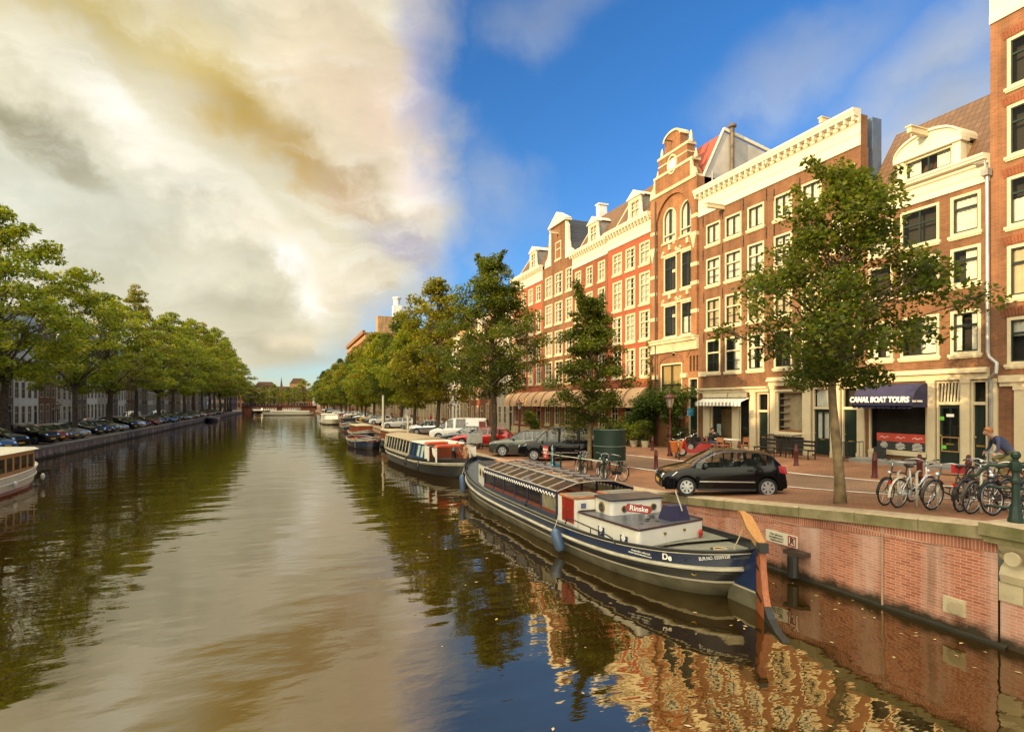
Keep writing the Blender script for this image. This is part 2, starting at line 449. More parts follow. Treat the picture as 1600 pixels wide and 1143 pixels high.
def link(name, me, parent=None, loc=None, rz=0):
    o = bpy.data.objects.new(name, me); COL.objects.link(o)
    if parent: o.parent = parent
    if loc: o.location = loc
    if rz: o.rotation_euler[2] = rz
    return o
def tag(o, label=None, cat=None, group=None, kind=None):
    for k, v in (('label', label), ('category', cat), ('group', group), ('kind', kind)):
        if v: o[k] = v
    return o
def thing(name, label, cat, loc=(0, 0, 0), rz=0, group=None):
    o = bpy.data.objects.new(name, None); COL.objects.link(o)
    o.location = loc; o.rotation_euler = (0, 0, rz); o.empty_display_size = .2
    return tag(o, label, cat, group)
def copy_tree(o, parent=None):
    c = o.copy(); COL.objects.link(c)
    if parent: c.parent = parent
    for ch in list(o.children): copy_tree(ch, c)
    return c
def text_obj(name, txt, size, mat, parent, loc, rot, extrude=.004, align='CENTER', sx=1, bold=0):
    cu = bpy.data.curves.new(name, 'FONT'); cu.body = txt; cu.size = size; cu.extrude = extrude
    cu.align_x = align; cu.align_y = 'CENTER'; cu.offset = bold
    cu.resolution_u = 3
    tmp = bpy.data.objects.new('tmp', cu); COL.objects.link(tmp)
    bpy.context.view_layer.update()
    me = bpy.data.meshes.new_from_object(tmp.evaluated_get(bpy.context.evaluated_depsgraph_get()))
    bpy.data.objects.remove(tmp); bpy.data.curves.remove(cu)
    me.name = name; me.materials.clear(); me.materials.append(mat)
    o = link(name, me, parent, loc); o.rotation_euler = rot; o.scale = (sx, 1, 1)
    return o
def pw(tab, y):
    if y <= tab[0][0]: return tab[0][1]
    for (a, b), (c, d) in zip(tab, tab[1:]):
        if y <= c: return b + (d - b) * (y - a) / (c - a)
    return tab[-1][1]
# ------------------------------------------------------------------ ground, water, quays
QUAY_X, LEFT_X, FACE_X, LFACE_X = 11.7, -17.4, 24.5, -30.0
QUAY_H = [(-40, 2.3), (5.5, 2.2), (6.6, 2.09), (7.9, 1.99), (9.5, 1.86), (11, 1.71), (14, 1.43), (16.65, 1.22), (20, 1.08), (25, .96), (32, .9), (400, .88)]
FACE_H = [(-40, 2.2), (8, 1.95), (13, 1.76), (19, 1.70), (27, 1.5), (36, 1.2), (50, .97), (70, .9), (400, .88)]
def gz(X, Y):
    u = min(1, max(0, (X - QUAY_X) / (FACE_X - QUAY_X))); u = u * u * (3 - 2 * u)
    return pw(QUAY_H, Y) * (1 - u) + pw(FACE_H, Y) * u

def make_water():
    mt, nt, p = nodes_of('canal_water'); L = nt.links
    n0 = noise(nt, .07, 3, .5, 'World')
    L.new(ramp(nt, n0, [(.35, (.016, .0085, .0015)), (.65, (.024, .0135, .0025))]), p.inputs['Base Color'])
    p.inputs['Roughness'].default_value = .025
    p.inputs['IOR'].default_value = WATER_IOR
    p.inputs['Specular Tint'].default_value = (1, .89, .66, 1)
    a = noise(nt, 1.0, 2, .42, 'World', (.36, .80, 1)); b = noise(nt, 1.0, 2, .5, 'World', (2.6, 4.6, 1)); c = noise(nt, 1.0, 2, .5, 'World', (.10, .16, 1))
    # calm patches and ruffled patches
    amp = nt.nodes.new('ShaderNodeMapRange'); L.new(c, amp.inputs[0]); amp.inputs[1].default_value = .38; amp.inputs[2].default_value = .66
    amp.inputs[3].default_value = .25; amp.inputs[4].default_value = 1.0
    def mul(x, y, k=None):
        q = nt.nodes.new('ShaderNodeMath'); q.operation = 'MULTIPLY'
        L.new(x, q.inputs[0])
        if k is not None: q.inputs[1].default_value = k
        else: L.new(y, q.inputs[1])
        return q.outputs[0]
    s = nt.nodes.new('ShaderNodeMath'); L.new(mul(a, None, 1.0), s.inputs[0]); L.new(mul(mul(b, None, .15), amp.outputs[0]), s.inputs[1])
    bump(nt, p, s.outputs[0], 1.0, WAVE)
    mb = MB(); mb.poly([(LEFT_X - 1, -30, 0), (QUAY_X + 3.5, -30, 0), (QUAY_X + 3.5, 900, 0), (LEFT_X - 1, 900, 0)])
    tag(mb.build('water', mt), 'brown green canal water mirroring the cloudy sky', 'water', kind='structure')
WATER_IOR, WAVE = 3.5, .030
make_water()

def make_ground():
    # street bricks, asphalt-like worn carriageway of red clinker
    def clinker(name, c1, c2, bw=.21, bh=.085):
        mt, nt, p = nodes_of(name); L = nt.links
        g = nt.nodes.new('ShaderNodeNewGeometry')
        bt = nt.nodes.new('ShaderNodeTexBrick'); bt.inputs['Scale'].default_value = 1
        bt.inputs['Brick Width'].default_value = bw; bt.inputs['Row Height'].default_value = bh; bt.inputs['Mortar Size'].default_value = .008
        bt.inputs['Color1'].default_value = c4(c1); bt.inputs['Color2'].default_value = c4(c2); bt.inputs['Mortar'].default_value = (.09, .065, .045, 1)
        L.new(g.outputs['Position'], bt.inputs['Vector'])
        n = noise(nt, .35, 7, .6, 'World')
        mx = nt.nodes.new('ShaderNodeMix'); mx.data_type = 'RGBA'; mx.blend_type = 'MULTIPLY'; mx.inputs[0].default_value = 1
        L.new(bt.outputs['Color'], mx.inputs[6]); L.new(ramp(nt, n, [(.3, (.50, .48, .46)), (.66, (1.2, 1.14, 1.08))]), mx.inputs[7])
        L.new(mx.outputs[2], p.inputs['Base Color']); p.inputs['Roughness'].default_value = .8
        bump(nt, p, bt.outputs['Fac'], -.3, .006)
        return mt
    M['clinker'] = clinker('red_clinker_paving', (.255, .105, .045), (.32, .145, .070))
    M['carriage'] = clinker('brown_clinker_road', (.165, .090, .050), (.205, .115, .068))
    M['greystreet'] = clinker('grey_clinker_paving', (.11, .09, .08), (.15, .12, .10))
    Ys = sorted(set([-40, -20, 0, 3, 5] + [5 + .75 * i for i in range(0, 60)] + [50 + 8 * i for i in range(0, 60)] + [900]))
    def strip(name, mat, xs, lift, y0=-40, y1=900, label=None):
        mb = MB()
        yy = [y for y in Ys if y0 <= y <= y1]
        mb.loft([[(x, y, gz(x, y) + lift) for x in xs] for y in yy])
        return tag(mb.build(name, mat, smooth=True), label, name.replace('_', ' '), kind='structure')
    strip('street', M['clinker'], [QUAY_X + .3 + (60 - QUAY_X) * i / 60 * (1 if i < 20 else 1) for i in range(0, 61)], 0, label='red brick canal street sloping up to the bridge')
    strip('road', M['carriage'], [15.6 + i * .3 for i in range(0, 12)], .006, label='brown brick carriageway between the white lines')
    mw = paint('road_marking_white', (.72, .70, .64), .7, var=.3, scale=1)
    for x in (15.75, 18.75):
        mb = MB(); yy = [y for y in Ys if 6 <= y <= 260]
        mb.loft([[(x + dx, y, gz(x + dx, y) + .011) for dx in (0, .11)] for y in yy])
        tag(mb.build('road_line', mw), 'white painted line along the %s edge of the road' % ('canal side' if x < 17 else 'house side'), 'road line', kind='structure')
    # left bank
    mb = MB(); mb.poly([(LEFT_X - .3, -60, .88), (-70, -60, .88), (-70, 900, .88), (LEFT_X - .3, 900, .88)])
    tag(mb.build('street', M['greystreet']), 'grey street along the far bank', 'street', kind='structure')
    mb = MB(); mb.poly([(-900, -300, .3), (-60, -300, .3), (-60, 2500, .3), (-900, 2500, .3)])
    mb.poly([(60, -300, .3), (900, -300, .3), (900, 2500, .3), (60, 2500, .3)])
    mb.poly([(-60, 899, .3), (60, 899, .3), (60, 2500, .3), (-60, 2500, .3)])
    tag(mb.build('ground', M['greystreet']), 'city ground out to the horizon', 'ground', kind='structure')
make_ground()

M['quaybrick'] = brick('quay_brick', (.50, .18, .115), (.33, .095, .06), (.50, .36, .26), .205, .058, .008, .9, .45, .6, (.72, .66, .62), algae=True)
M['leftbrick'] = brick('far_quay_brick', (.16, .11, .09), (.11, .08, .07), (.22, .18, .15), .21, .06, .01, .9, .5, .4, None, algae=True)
def coping_mat():
    mt, nt, p = nodes_of('mossy_coping_stone'); L = nt.links
    n = noise(nt, 1.6, 8, .65, 'World'); n2 = noise(nt, 5, 6, .6, 'World')
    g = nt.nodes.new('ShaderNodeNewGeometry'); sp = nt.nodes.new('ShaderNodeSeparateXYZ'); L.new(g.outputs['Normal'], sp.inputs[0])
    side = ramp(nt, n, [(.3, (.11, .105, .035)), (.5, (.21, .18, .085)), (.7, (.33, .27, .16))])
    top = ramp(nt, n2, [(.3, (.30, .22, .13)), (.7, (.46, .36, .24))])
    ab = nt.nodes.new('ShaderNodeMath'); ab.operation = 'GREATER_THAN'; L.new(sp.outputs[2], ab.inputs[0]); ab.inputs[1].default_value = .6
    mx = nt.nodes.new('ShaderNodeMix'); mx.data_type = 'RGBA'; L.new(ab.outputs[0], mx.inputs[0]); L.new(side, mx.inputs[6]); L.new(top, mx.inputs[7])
    L.new(mx.outputs[2], p.inputs['Base Color']); p.inputs['Roughness'].default_value = .9
    bump(nt, p, n2, .5, .02)
    return mt
M['coping'] = coping_mat()
def make_quay():
    q = thing('quay_wall', 'red brick quay wall with mossy stone coping beside the blue barge', 'quay wall', (QUAY_X, 8, 0))
    def P(x, y, z): return (x - QUAY_X, y - 8, z)
    mb = MB(); yy = [6.35, 8, 9.5, 11, 14, 16.65, 20, 25, 32, 60, 120, 272]
    mb.loft([[P(QUAY_X, y, -1.2), P(QUAY_X, y, pw(QUAY_H, y) - .24), P(QUAY_X + .5, y, pw(QUAY_H, y) - .24)] for y in yy])
    mb.build('brick_face', M['quaybrick'], q)
    # upright header course under the coping
    sol = brick('upright_brick_course', (.48, .18, .12), (.37, .12, .08), (.52, .38, .28), .062, .26, .01, .9, .3, .5, (.72, .66, .62))
    mb = MB(); y2 = [y for y in yy if y <= 60]
    mb.loft([[P(QUAY_X - .012, y, pw(QUAY_H, y) - .46), P(QUAY_X - .012, y, pw(QUAY_H, y) - .235)] for y in y2]); mb.build('header_course', sol, q)
    # coping stones
    mb = MB(); y = 6.35; rnd = random.Random(3)
    while y < 272:
        l = 1.25 + rnd.random() * .35 if y < 60 else 6
        a, b = y + .008, min(272, y + l) - .008
        za, zb = pw(QUAY_H, a), pw(QUAY_H, b); x0, x1 = QUAY_X - .07 - rnd.random() * .015, QUAY_X + .52
        e = .025
        mb.hexa([P(x0, a, za - .24), P(x1, a, za - .24), P(x1, b, zb - .24), P(x0, b, zb - .24), P(x0, a, za - e + .01), P(x1, a, za + .012), P(x1, b, zb + .012), P(x0, b, zb - e + .01)])
        mb.hexa([P(x0, a, za - e + .011), P(x1, a, za - e + .011), P(x1, b, zb - e + .011), P(x0, b, zb - e + .011), P(x0 + e, a, za + .013), P(x1, a, za + .013), P(x1, b, zb + .013), P(x0 + e, b, zb + .013)])
        y += l
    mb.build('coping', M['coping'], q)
    mb = MB(); mb.box(*[-.09, 0, 0, 0, -.4, .05]) if False else None
    mb = MB(); mb.loft([[P(QUAY_X - .07, y, -.5), P(QUAY_X - .07, y, .045), P(QUAY_X + .02, y, .08)] for y in (6.2, 20, 60, 272)])
    mb.build('waterline_ledge', paint('slimy_black_stone', (.018, .016, .008), .6, var=.3), q)
    mb = MB(); mb.tube([P(QUAY_X - .03, 8.45, -.1), P(QUAY_X - .03, 8.45, pw(QUAY_H, 8.45) - .25)], .02, 6)
    mb.build('downpipe', paint('limed_pipe', (.36, .25, .17), .7), q)
    # carved drain stone with an opening
    mb = MB(); y0, z0 = 7.05, .33
    mb.box(-.045, .02, y0 - 8 - .19, y0 - 8 + .19, z0, z0 + .30)
    mb.build('carved_stone', M['stone'], q)
    mb = MB(); mb.lathe([(.0, 0), (.11, 0), (.11, .03), (.09, .035), (0, .035)], (-.075, y0 - 8 - .02, z0 + .13), 16, 'x'); mb.box(-.07, -.04, y0 - 8 - .15, y0 - 8 - .05, z0 + .03, z0 + .26)
    mb.build('carving', paint('worn_stone', (.40, .32, .2), .9), q)
    # left bank
    q2 = thing('quay_wall', 'dark weathered quay wall along the far bank under the parked cars', 'quay wall', (LEFT_X, 40, 0))
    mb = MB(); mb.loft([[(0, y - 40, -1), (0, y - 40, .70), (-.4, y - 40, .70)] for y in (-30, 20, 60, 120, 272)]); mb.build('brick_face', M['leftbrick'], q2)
    mb = MB(); y = -30
    while y < 272:
        mb.box(-.45, .06, y - 40 + .01, y - 40 + 1.99, .70, .90); y += 2
    mb.build('coping', paint('grey_coping', (.13, .12, .10), .85, var=.3), q2)
make_quay()
# ------------------------------------------------------------------ houses
def FY(px, X=FACE_X):
    """where along the street a bearing of the picture meets the house fronts"""
    a = (px - 800) / 900
    return X * (math.cos(YAW) - a * math.sin(YAW)) / (math.sin(YAW) + a * math.cos(YAW))

M['br_orange'] = brick('orange_brick', (.27, .115, .050), (.20, .080, .036), (.26, .17, .10), stain=.35)
M['br_brown'] = brick('brown_brick', (.185, .084, .042), (.135, .058, .030), (.19, .125, .075), stain=.3)
M['br_umber'] = brick('umber_brick', (.235, .100, .050), (.175, .072, .036), (.24, .16, .10), stain=.35)
M['br_dark'] = brick('dark_brick', (.20, .09, .05), (.15, .07, .04), (.22, .15, .10), stain=.35)
M['br_red'] = paint('red_painted_brick', (.255, .062, .026), .8, var=.1, scale=1.2)
M['br_redbrown'] = brick('red_brown_brick', (.22, .062, .028), (.175, .048, .022), (.20, .11, .065), stain=.3)
M['br_grey'] = brick('grey_brick', (.13, .11, .11), (.10, .085, .085), (.16, .14, .13), stain=.3)
M['br_tan'] = brick('tan_brick', (.36, .22, .11), (.30, .18, .09), (.36, .27, .16), stain=.3)
M['plaster'] = paint('grey_plaster', (.40, .37, .33), .9, var=.15, scale=.8)
M['plaster_white'] = paint('white_plaster', (.62, .62, .60), .85, var=.1, scale=.8)
M['gutter'] = M['cream']
def tile_mat(name, c1, c2):
    mt, nt, p = nodes_of(name); L = nt.links
    g = nt.nodes.new('ShaderNodeNewGeometry'); sp = nt.nodes.new('ShaderNodeSeparateXYZ'); L.new(g.outputs['Position'], sp.inputs[0])
    cb = nt.nodes.new('ShaderNodeCombineXYZ'); L.new(sp.outputs[1], cb.inputs[0]); L.new(sp.outputs[2], cb.inputs[1])
    bt = nt.nodes.new('ShaderNodeTexBrick'); bt.offset = 0
    bt.inputs['Scale'].default_value = 1; bt.inputs['Brick Width'].default_value = .24; bt.inputs['Row Height'].default_value = .26
    bt.inputs['Mortar Size'].default_value = .028; bt.inputs['Mortar Smooth'].default_value = 1
    bt.inputs['Color1'].default_value = c4(c1); bt.inputs['Color2'].default_value = c4(c2); bt.inputs['Mortar'].default_value = c4(tuple(k * .3 for k in c1))
    L.new(cb.outputs[0], bt.inputs['Vector'])
    L.new(bt.outputs['Color'], p.inputs['Base Color']); p.inputs['Roughness'].default_value = .7
    bump(nt, p, bt.outputs['Fac'], -.8, .05)
    return mt
M['tile_brown'] = tile_mat('brown_pantiles', (.135, .068, .030), (.095, .048, .022))
M['tile_red'] = tile_mat('red_pantiles', (.38, .06, .03), (.30, .05, .025))
M['tile_dark'] = tile_mat('slate_blue_tiles', (.045, .045, .06), (.03, .03, .04))
M['roofing'] = paint('tar_roof', (.06, .055, .05), .9)

WIN = {}
M['curtain_warm'] = paint('buff_curtain', (.58, .46, .30), .9, var=.1)
def window_protos(w, h, style, curt):
    """frame, sill, pane and curtain meshes for one kind of window; origin at the middle of the bottom edge, +y points out of the wall"""
    key = (round(w, 2), round(h, 2), style, curt)
    if key in WIN: return WIN[key]
    fw, nc, ft, ur, lr, mu = {  # frame width, columns, transom height, upper rows, lower rows, muntin material
        'dark2': (.10, 2, .62, 1, 2, 1), 'dark2s': (.10, 2, 0, 1, 1, 1), 'white2': (.10, 2, .60, 2, 2, 0), 'white2t': (.10, 2, .62, 2, 3, 0),
        'sash': (.11, 1, .68, 1, 1, 1), 'cross': (.10, 2, .60, 1, 1, 1), 'tall': (.10, 2, .66, 1, 1, 1), 'plain': (.06, 1, 0, 1, 1, 1),
        'shop': (.07, 1, 0, 1, 1, 1), 'far': (.13, 2, .6, 1, 2, 0), 'white3': (.09, 3, .55, 2, 2, 0), 'bars': (.05, 1, 0, 1, 1, 0)}[style]
    a = MB(); hw = w / 2
    a.box(-hw, -hw + fw, -.10, .015, 0, h); a.box(hw - fw, hw, -.10, .015, 0, h)
    a.box(-hw + fw, hw - fw, -.10, .015, h - fw, h); a.box(-hw + fw, hw - fw, -.10, .015, 0, fw * .8)
    iw = w - 2 * fw; z0, z1 = fw * .8, h - fw
    zt = z0 + (z1 - z0) * ft if ft else z0
    sb = .045
    if style not in ('shop', 'far', 'bars'):   # sash stiles inside the frame
        for x in (-hw + fw, hw - fw - sb): a.box(x, x + sb, -.085, -.02, z0, z1, mu)
        a.box(-hw + fw + sb, hw - fw - sb, -.085, -.02, z0, z0 + .06, mu); a.box(-hw + fw + sb, hw - fw - sb, -.085, -.02, z1 - .045, z1, mu)
    if ft: a.box(-hw + fw + (0 if mu == 0 else sb), hw - fw - (0 if mu == 0 else sb), -.086, -.005 if mu == 0 or style == 'cross' else -.012, zt - .04, zt + .04, 0 if style == 'dark2' else mu)
    mw = .03 if mu == 0 else .035
    for k in range(1, nc): 
        x = -hw + fw + iw * k / nc; a.box(x - mw, x + mw, -.08, -.022, z0 + .05, z1 - .04, mu)
    m2 = .014
    for (b, t, r) in ((zt, z1, ur), (z0, zt, lr)):
        if t - b < .1: continue
        for k in range(1, r):
            z = b + (t - b) * k / r; a.box(-hw + fw + sb, hw - fw - sb, -.078, -.03, z - m2, z + m2, mu)
    if style == 'bars':
        for k in range(7):
            x = -hw + .1 + (w - .2) * k / 6; a.box(x - .025, x + .025, -.02, .012, .05, h - .05, 0)
    fm = a.mesh('window', [M['cream'], M['greygreen']])
    s = MB(); s.box(-hw - .07, hw + .07, -.02, .09, -.11, 0); s.box(-hw - .04, hw + .04, -.02, .06, -.17, -.11)
    sm = s.mesh('sill', M['cream']) if style not in ('shop', 'far', 'bars') else None
    g = MB(); g.poly([(-hw + fw, -.06, z0), (hw - fw, -.06, z0), (hw - fw, -.06, z1), (-hw + fw, -.06, z1)])
    gm = g.mesh('pane', M['pane'])
    cm = None
    if curt:
        c = MB(); n = 18
        def drape(xa, xb, za, zb, amp=.03):
            c.loft([[(xa + (xb - xa) * i / n, -.17 + amp * math.sin(i * 2.2), z) for i in range(n + 1)] for z in (za, zb)])
        if curt in ('full', 'blind', 'warm'): drape(-hw + .02, hw - .02, .03, h - .03, .0 if curt == 'blind' else .03)
        elif curt == 'sides':
            drape(-hw + .02, -hw + w * .36, .03, h - .03); drape(hw - w * .3, hw - .02, .03, h - .03)
        elif curt == 'low': drape(-hw + .02, hw - .02, .03, h * .55)
        elif curt == 'half': drape(-hw + .02, hw - w * .45, .03, h - .03)
        elif curt == 'top': drape(-hw + .02, hw - .02, h * .6, h - .03, .01)
        cm = c.mesh('curtain', M['blind'] if curt == 'blind' else M['curtain_warm'] if curt == 'warm' else M['curtain'], True)
    WIN[key] = (fm, sm, gm, cm)
    return WIN[key]
def add_window(parent, x, z, w, h, style, curt=None, y=0):
    fm, sm, gm, cm = window_protos(w, h, style, curt)
    o = link('window', fm, parent, (x, y, z))
    if sm: link('sill', sm, o)
    link('pane', gm, o)
    if cm: link('curtain', cm, o)
    return o

class House:
    """a terraced house; local x runs along the street front, y points out of the front, z is height above the water"""
    def __init__(s, name, label, y0, y1, base, top, mat, side=1, depth=10, group=None, cat='house', face=None):
        s.side = side; s.ym = (y0 + y1) / 2; s.w = y1 - y0; s.base, s.top, s.mat, s.depth = base, top, mat, depth
        X = face if face is not None else (FACE_X if side > 0 else LFACE_X)
        s.o = thing(name, label, cat, (X, s.ym, 0), R(90) * side, group)
        s.holes = []; s.hw = s.w / 2 - .004
    def lx(s, Y): return (Y - s.ym) * s.side
    def win(s, ya, yb, z0, z1, style='white2', curt=None):
        a, b = s.clip(ya, yb); s.holes.append((a, b, z0, z1))
        return add_window(s.o, (a + b) / 2, z0, b - a, z1 - z0, style, curt)
    def clip(s, ya, yb):
        a, b = sorted((s.lx(ya), s.lx(yb))); return max(a, -s.hw + .06), min(b, s.hw - .06)
    def hole(s, ya, yb, z0, z1):
        a, b = s.clip(ya, yb); s.holes.append((a, b, z0, z1)); return a, b
    def wall(s, room='room', rear_top=None, reveal=.45, roofslab=True):
        mb = MB(); hw = s.hw
        xs = sorted(set([-hw, hw] + [v for h in s.holes for v in h[:2]])); zs = sorted(set([s.base - 1, s.top] + [v for h in s.holes for v in h[2:]]))
        for xa, xb in zip(xs, xs[1:]):
            for za, zb in zip(zs, zs[1:]):
                cx, cz = (xa + xb) / 2, (za + zb) / 2
                if any(h[0] < cx < h[1] and h[2] < cz < h[3] for h in s.holes): continue
                mb.poly([(xa, 0, za), (xb, 0, za), (xb, 0, zb), (xa, 0, zb)])
        for xa, xb, za, zb in s.holes:
            d = -reveal
            mb.add([(xa, 0, za), (xb, 0, za), (xb, 0, zb), (xa, 0, zb), (xa, -.11, za), (xb, -.11, za), (xb, -.11, zb), (xa, -.11, zb)], [(0, 1, 5, 4), (1, 2, 6, 5), (2, 3, 7, 6), (3, 0, 4, 7)])
            mb.add([(xa, -.11, za), (xb, -.11, za), (xb, -.11, zb), (xa, -.11, zb), (xa, d, za), (xb, d, za), (xb, d, zb), (xa, d, zb)], [(0, 1, 5, 4), (1, 2, 6, 5), (2, 3, 7, 6), (3, 0, 4, 7), (4, 5, 6, 7)], 1)
        D = -s.depth; rt = rear_top or s.top; b = s.base - 1
        mb.add([(-hw, 0, b), (-hw, D, b), (-hw, D, rt), (-hw, 0, s.top)], [(0, 1, 2, 3)], 0); mb.add([(hw, 0, b), (hw, D, b), (hw, D, rt), (hw, 0, s.top)], [(0, 1, 2, 3)], 0)
        mb.add([(-hw, D, b), (hw, D, b), (hw, D, rt), (-hw, D, rt)], [(0, 1, 2, 3)], 0)
        if roofslab: mb.add([(-hw, -.02, s.top - .05), (hw, -.02, s.top - .05), (hw, D, rt - .05), (-hw, D, rt - .05)], [(0, 1, 2, 3)], 1)
        return mb.build('wall', [s.mat, M[room]], s.o)
    def cornice(s, z0, z1, proj=.5, mat='white', xa=None, xb=None, modillions=True):
        """frieze board with mouldings and blocks under a projecting gutter"""
        xa = -s.hw if xa is None else xa; xb = s.hw if xb is None else xb; H = z1 - z0
        prof = [(-.02, z0), (.07, z0), (.07, z0 + H * .1), (.045, z0 + H * .12), (.045, z0 + H * .30), (.075, z0 + H * .33), (.075, z0 + H * .37), (.05, z0 + H * .39), (.05, z0 + H * .62),
                (.13, z0 + H * .66), (.13, z0 + H * .78), (proj - .06, z0 + H * .80), (proj - .06, z0 + H * .86), (proj, z0 + H * .92), (proj, z1), (-.02, z1 + .03)]
        mb = MB(); mb.loft([[(x, d, z) for d, z in prof] for x in (xa, xb)], closed=True, caps=True)
        if modillions:
            n = max(3, int((xb - xa) / .42))
            for k in range(n + 1):
                x = xa + .1 + (xb - xa - .2) * k / n
                mb.box(x - .055, x + .055, .131, proj - .10, z0 + H * .68, z0 + H * .797)
        return mb.build('cornice', M[mat], s.o)
    def mansard(s, z0, z1, d0=-.15, d1=-2.6, mat='tile_brown', xa=None, xb=None, verge=True):
        xa = -s.hw if xa is None else xa; xb = s.hw if xb is None else xb
        mb = MB(); back = d1 - 3
        mb.add([(xa, d0, z0), (xb, d0, z0), (xb, d1, z1), (xa, d1, z1), (xb, back, z1), (xa, back, z1), (xb, -s.depth, z0), (xa, -s.depth, z0)], [(0, 1, 2, 3), (3, 2, 4, 5), (5, 4, 6, 7)], 0)
        mb.add([(xa, d0, z0), (xa, d1, z1), (xa, back, z1), (xa, -s.depth, z0)], [(0, 1, 2, 3)], 1); mb.add([(xb, d0, z0), (xb, d1, z1), (xb, back, z1), (xb, -s.depth, z0)], [(0, 1, 2, 3)], 1)
        r = mb.build('roof', [M[mat], M['plaster']], s.o)
        if verge:
            for x in (xa + .07, xb - .07):
                v = MB(); v.hexa([(x - .07, d0 + .02, z0), (x + .07, d0 + .02, z0), (x + .07, d0 - .18, z0), (x - .07, d0 - .18, z0), (x - .07, d1 + .05, z1 + .1), (x + .07, d1 + .05, z1 + .1), (x + .07, d1 - .2, z1 + .1), (x - .07, d1 - .2, z1 + .1)])
                v.build('verge_board', M['cream'], r)
        return r
    def dormer(s, x, z0, z1, w, d=-.2, deep=2.0, pitch=.55, style='white2'):
        """white dormer with a small pediment and scrolled cheeks"""
        hw = w / 2; mb = MB(); h = z1 - z0
        for sx in (-1, 1): mb.box(x + sx * hw - .09, x + sx * hw + .09, d - .15, d, z0, z1)
        mb.box(x - hw + .09, x + hw - .09, d - .15, d - .001, z0, z0 + .12); mb.box(x - hw + .09, x + hw - .09, d - .15, d - .001, z1 - .12, z1)
        mb.box(x - hw - .2, x + hw + .2, d - .3, d + .12, z1, z1 + .09)
        mb.prism([(x - hw - .2, d + .10, z1 + .09), (x + hw + .2, d + .10, z1 + .09), (x, d + .10, z1 + .09 + pitch)], (0, -deep, 0))
        for sx in (-1, 1):   # scrolls beside the frame
            q = [(x + sx * (hw + .09), d - .06, z0), (x + sx * (hw + .42), d - .06, z0), (x + sx * (hw + .36), d - .06, z0 + h * .22), (x + sx * (hw + .18), d - .06, z0 + h * .42), (x + sx * (hw + .14), d - .06, z0 + h * .7), (x + sx * (hw + .09), d - .06, z0 + h * .8)]
            mb.prism(q, (0, -.08, 0))
        o = mb.build('dormer', M['white'], s.o)
        c = MB(); c.box(x - hw - .05, x - hw + .02, d - deep, d - .16, z0, z1); c.box(x + hw - .02, x + hw + .05, d - deep, d - .16, z0, z1); c.box(x - hw + .02, x + hw - .02, d - deep, d - .4, z0, z1, 1)
        c.build('dormer_cheek', [M['zinc'], M['room']], o)
        w_ = add_window(o, x, z0 + .12, w - .19, h - .24, style, 'full', d - .05)
        return o
    def door(s, ya, yb, z0, z1, ztr, mat='greygreen', glazed=False, curt=None, trans='plain', letter=True):
        a, b = s.hole(ya, yb, z0, z1); x = (a + b) / 2; w = b - a; h = ztr - z0 - .08
        f = MB(); 
        f.box(a, a + .07, -.12, .02, z0, z1); f.box(b - .07, b, -.12, .02, z0, z1); f.box(a + .07, b - .07, -.12, .02, z1 - .07, z1); f.box(a + .07, b - .07, -.12, .03, ztr - .06, ztr + .06)
        fo = f.build('door_frame', M['cream'], s.o)
        d = MB(); da, db = a + .072, b - .072
        y = -.09
        if glazed:
            for q in ((da, da + .11), (db - .11, db)): d.box(q[0], q[1], y - .04, y + .02, z0 + .02, z0 + h)
            d.box(da + .11, db - .11, y - .04, y + .02, z0 + .02, z0 + h * .36); d.box(da + .11, db - .11, y - .04, y + .02, z0 + h - .12, z0 + h)
            if w > .9: d.box(x - .04, x + .04, y - .04, y + .02, z0 + h * .36, z0 + h - .12)
        else: d.box(da, db, y - .04, y + .01, z0 + .02, z0 + h)
        pn = [(z0 + .12, z0 + h * .30)] + ([] if glazed else [(z0 + h * .40, z0 + h - .1)])
        for za, zb in pn:
            for q in ([(da + .1, x - .04), (x + .04, db - .1)] if w > 1.0 else [(da + .1, db - .1)]):
                yy = y + (.021 if glazed else .011)
                d.box(q[0], q[1], yy, yy + .012, za, za + .03); d.box(q[0], q[1], yy, yy + .012, zb - .03, zb); d.box(q[0], q[0] + .03, yy, yy + .012, za + .03, zb - .03); d.box(q[1] - .03, q[1], yy, yy + .012, za + .03, zb - .03)
        do = d.build('door', M[mat], s.o)
        if glazed:
            g = MB(); g.poly([(da + .1, y - .01, z0 + h * .35), (db - .1, y - .01, z0 + h * .35), (db - .1, y - .01, z0 + h - .1), (da + .1, y - .01, z0 + h - .1)]); g.build('door_pane', M['pane'], do)
            if curt:
                c = MB(); n = 14; c.loft([[(da + .1 + (db - da - .2) * i / n, -.2 + .02 * math.sin(i * 2.3), z) for i in range(n + 1)] for z in (z0 + h * .36, z0 + h - .12)]); c.build('door_curtain', M['curtain'], do, True)
        hd = MB(); brass = M['brass']
        if letter: ls = MB(); ls.box(x - .14, x + .14, y + .035, y + .045, z0 + h * .34 - .03, z0 + h * .34 + .04); ls.build('letter_slot', brass, do)
        hd.sphere((db - .06, y + .06, z0 + h * .48), .035, 8, 5); hd.build('handle', brass, do)
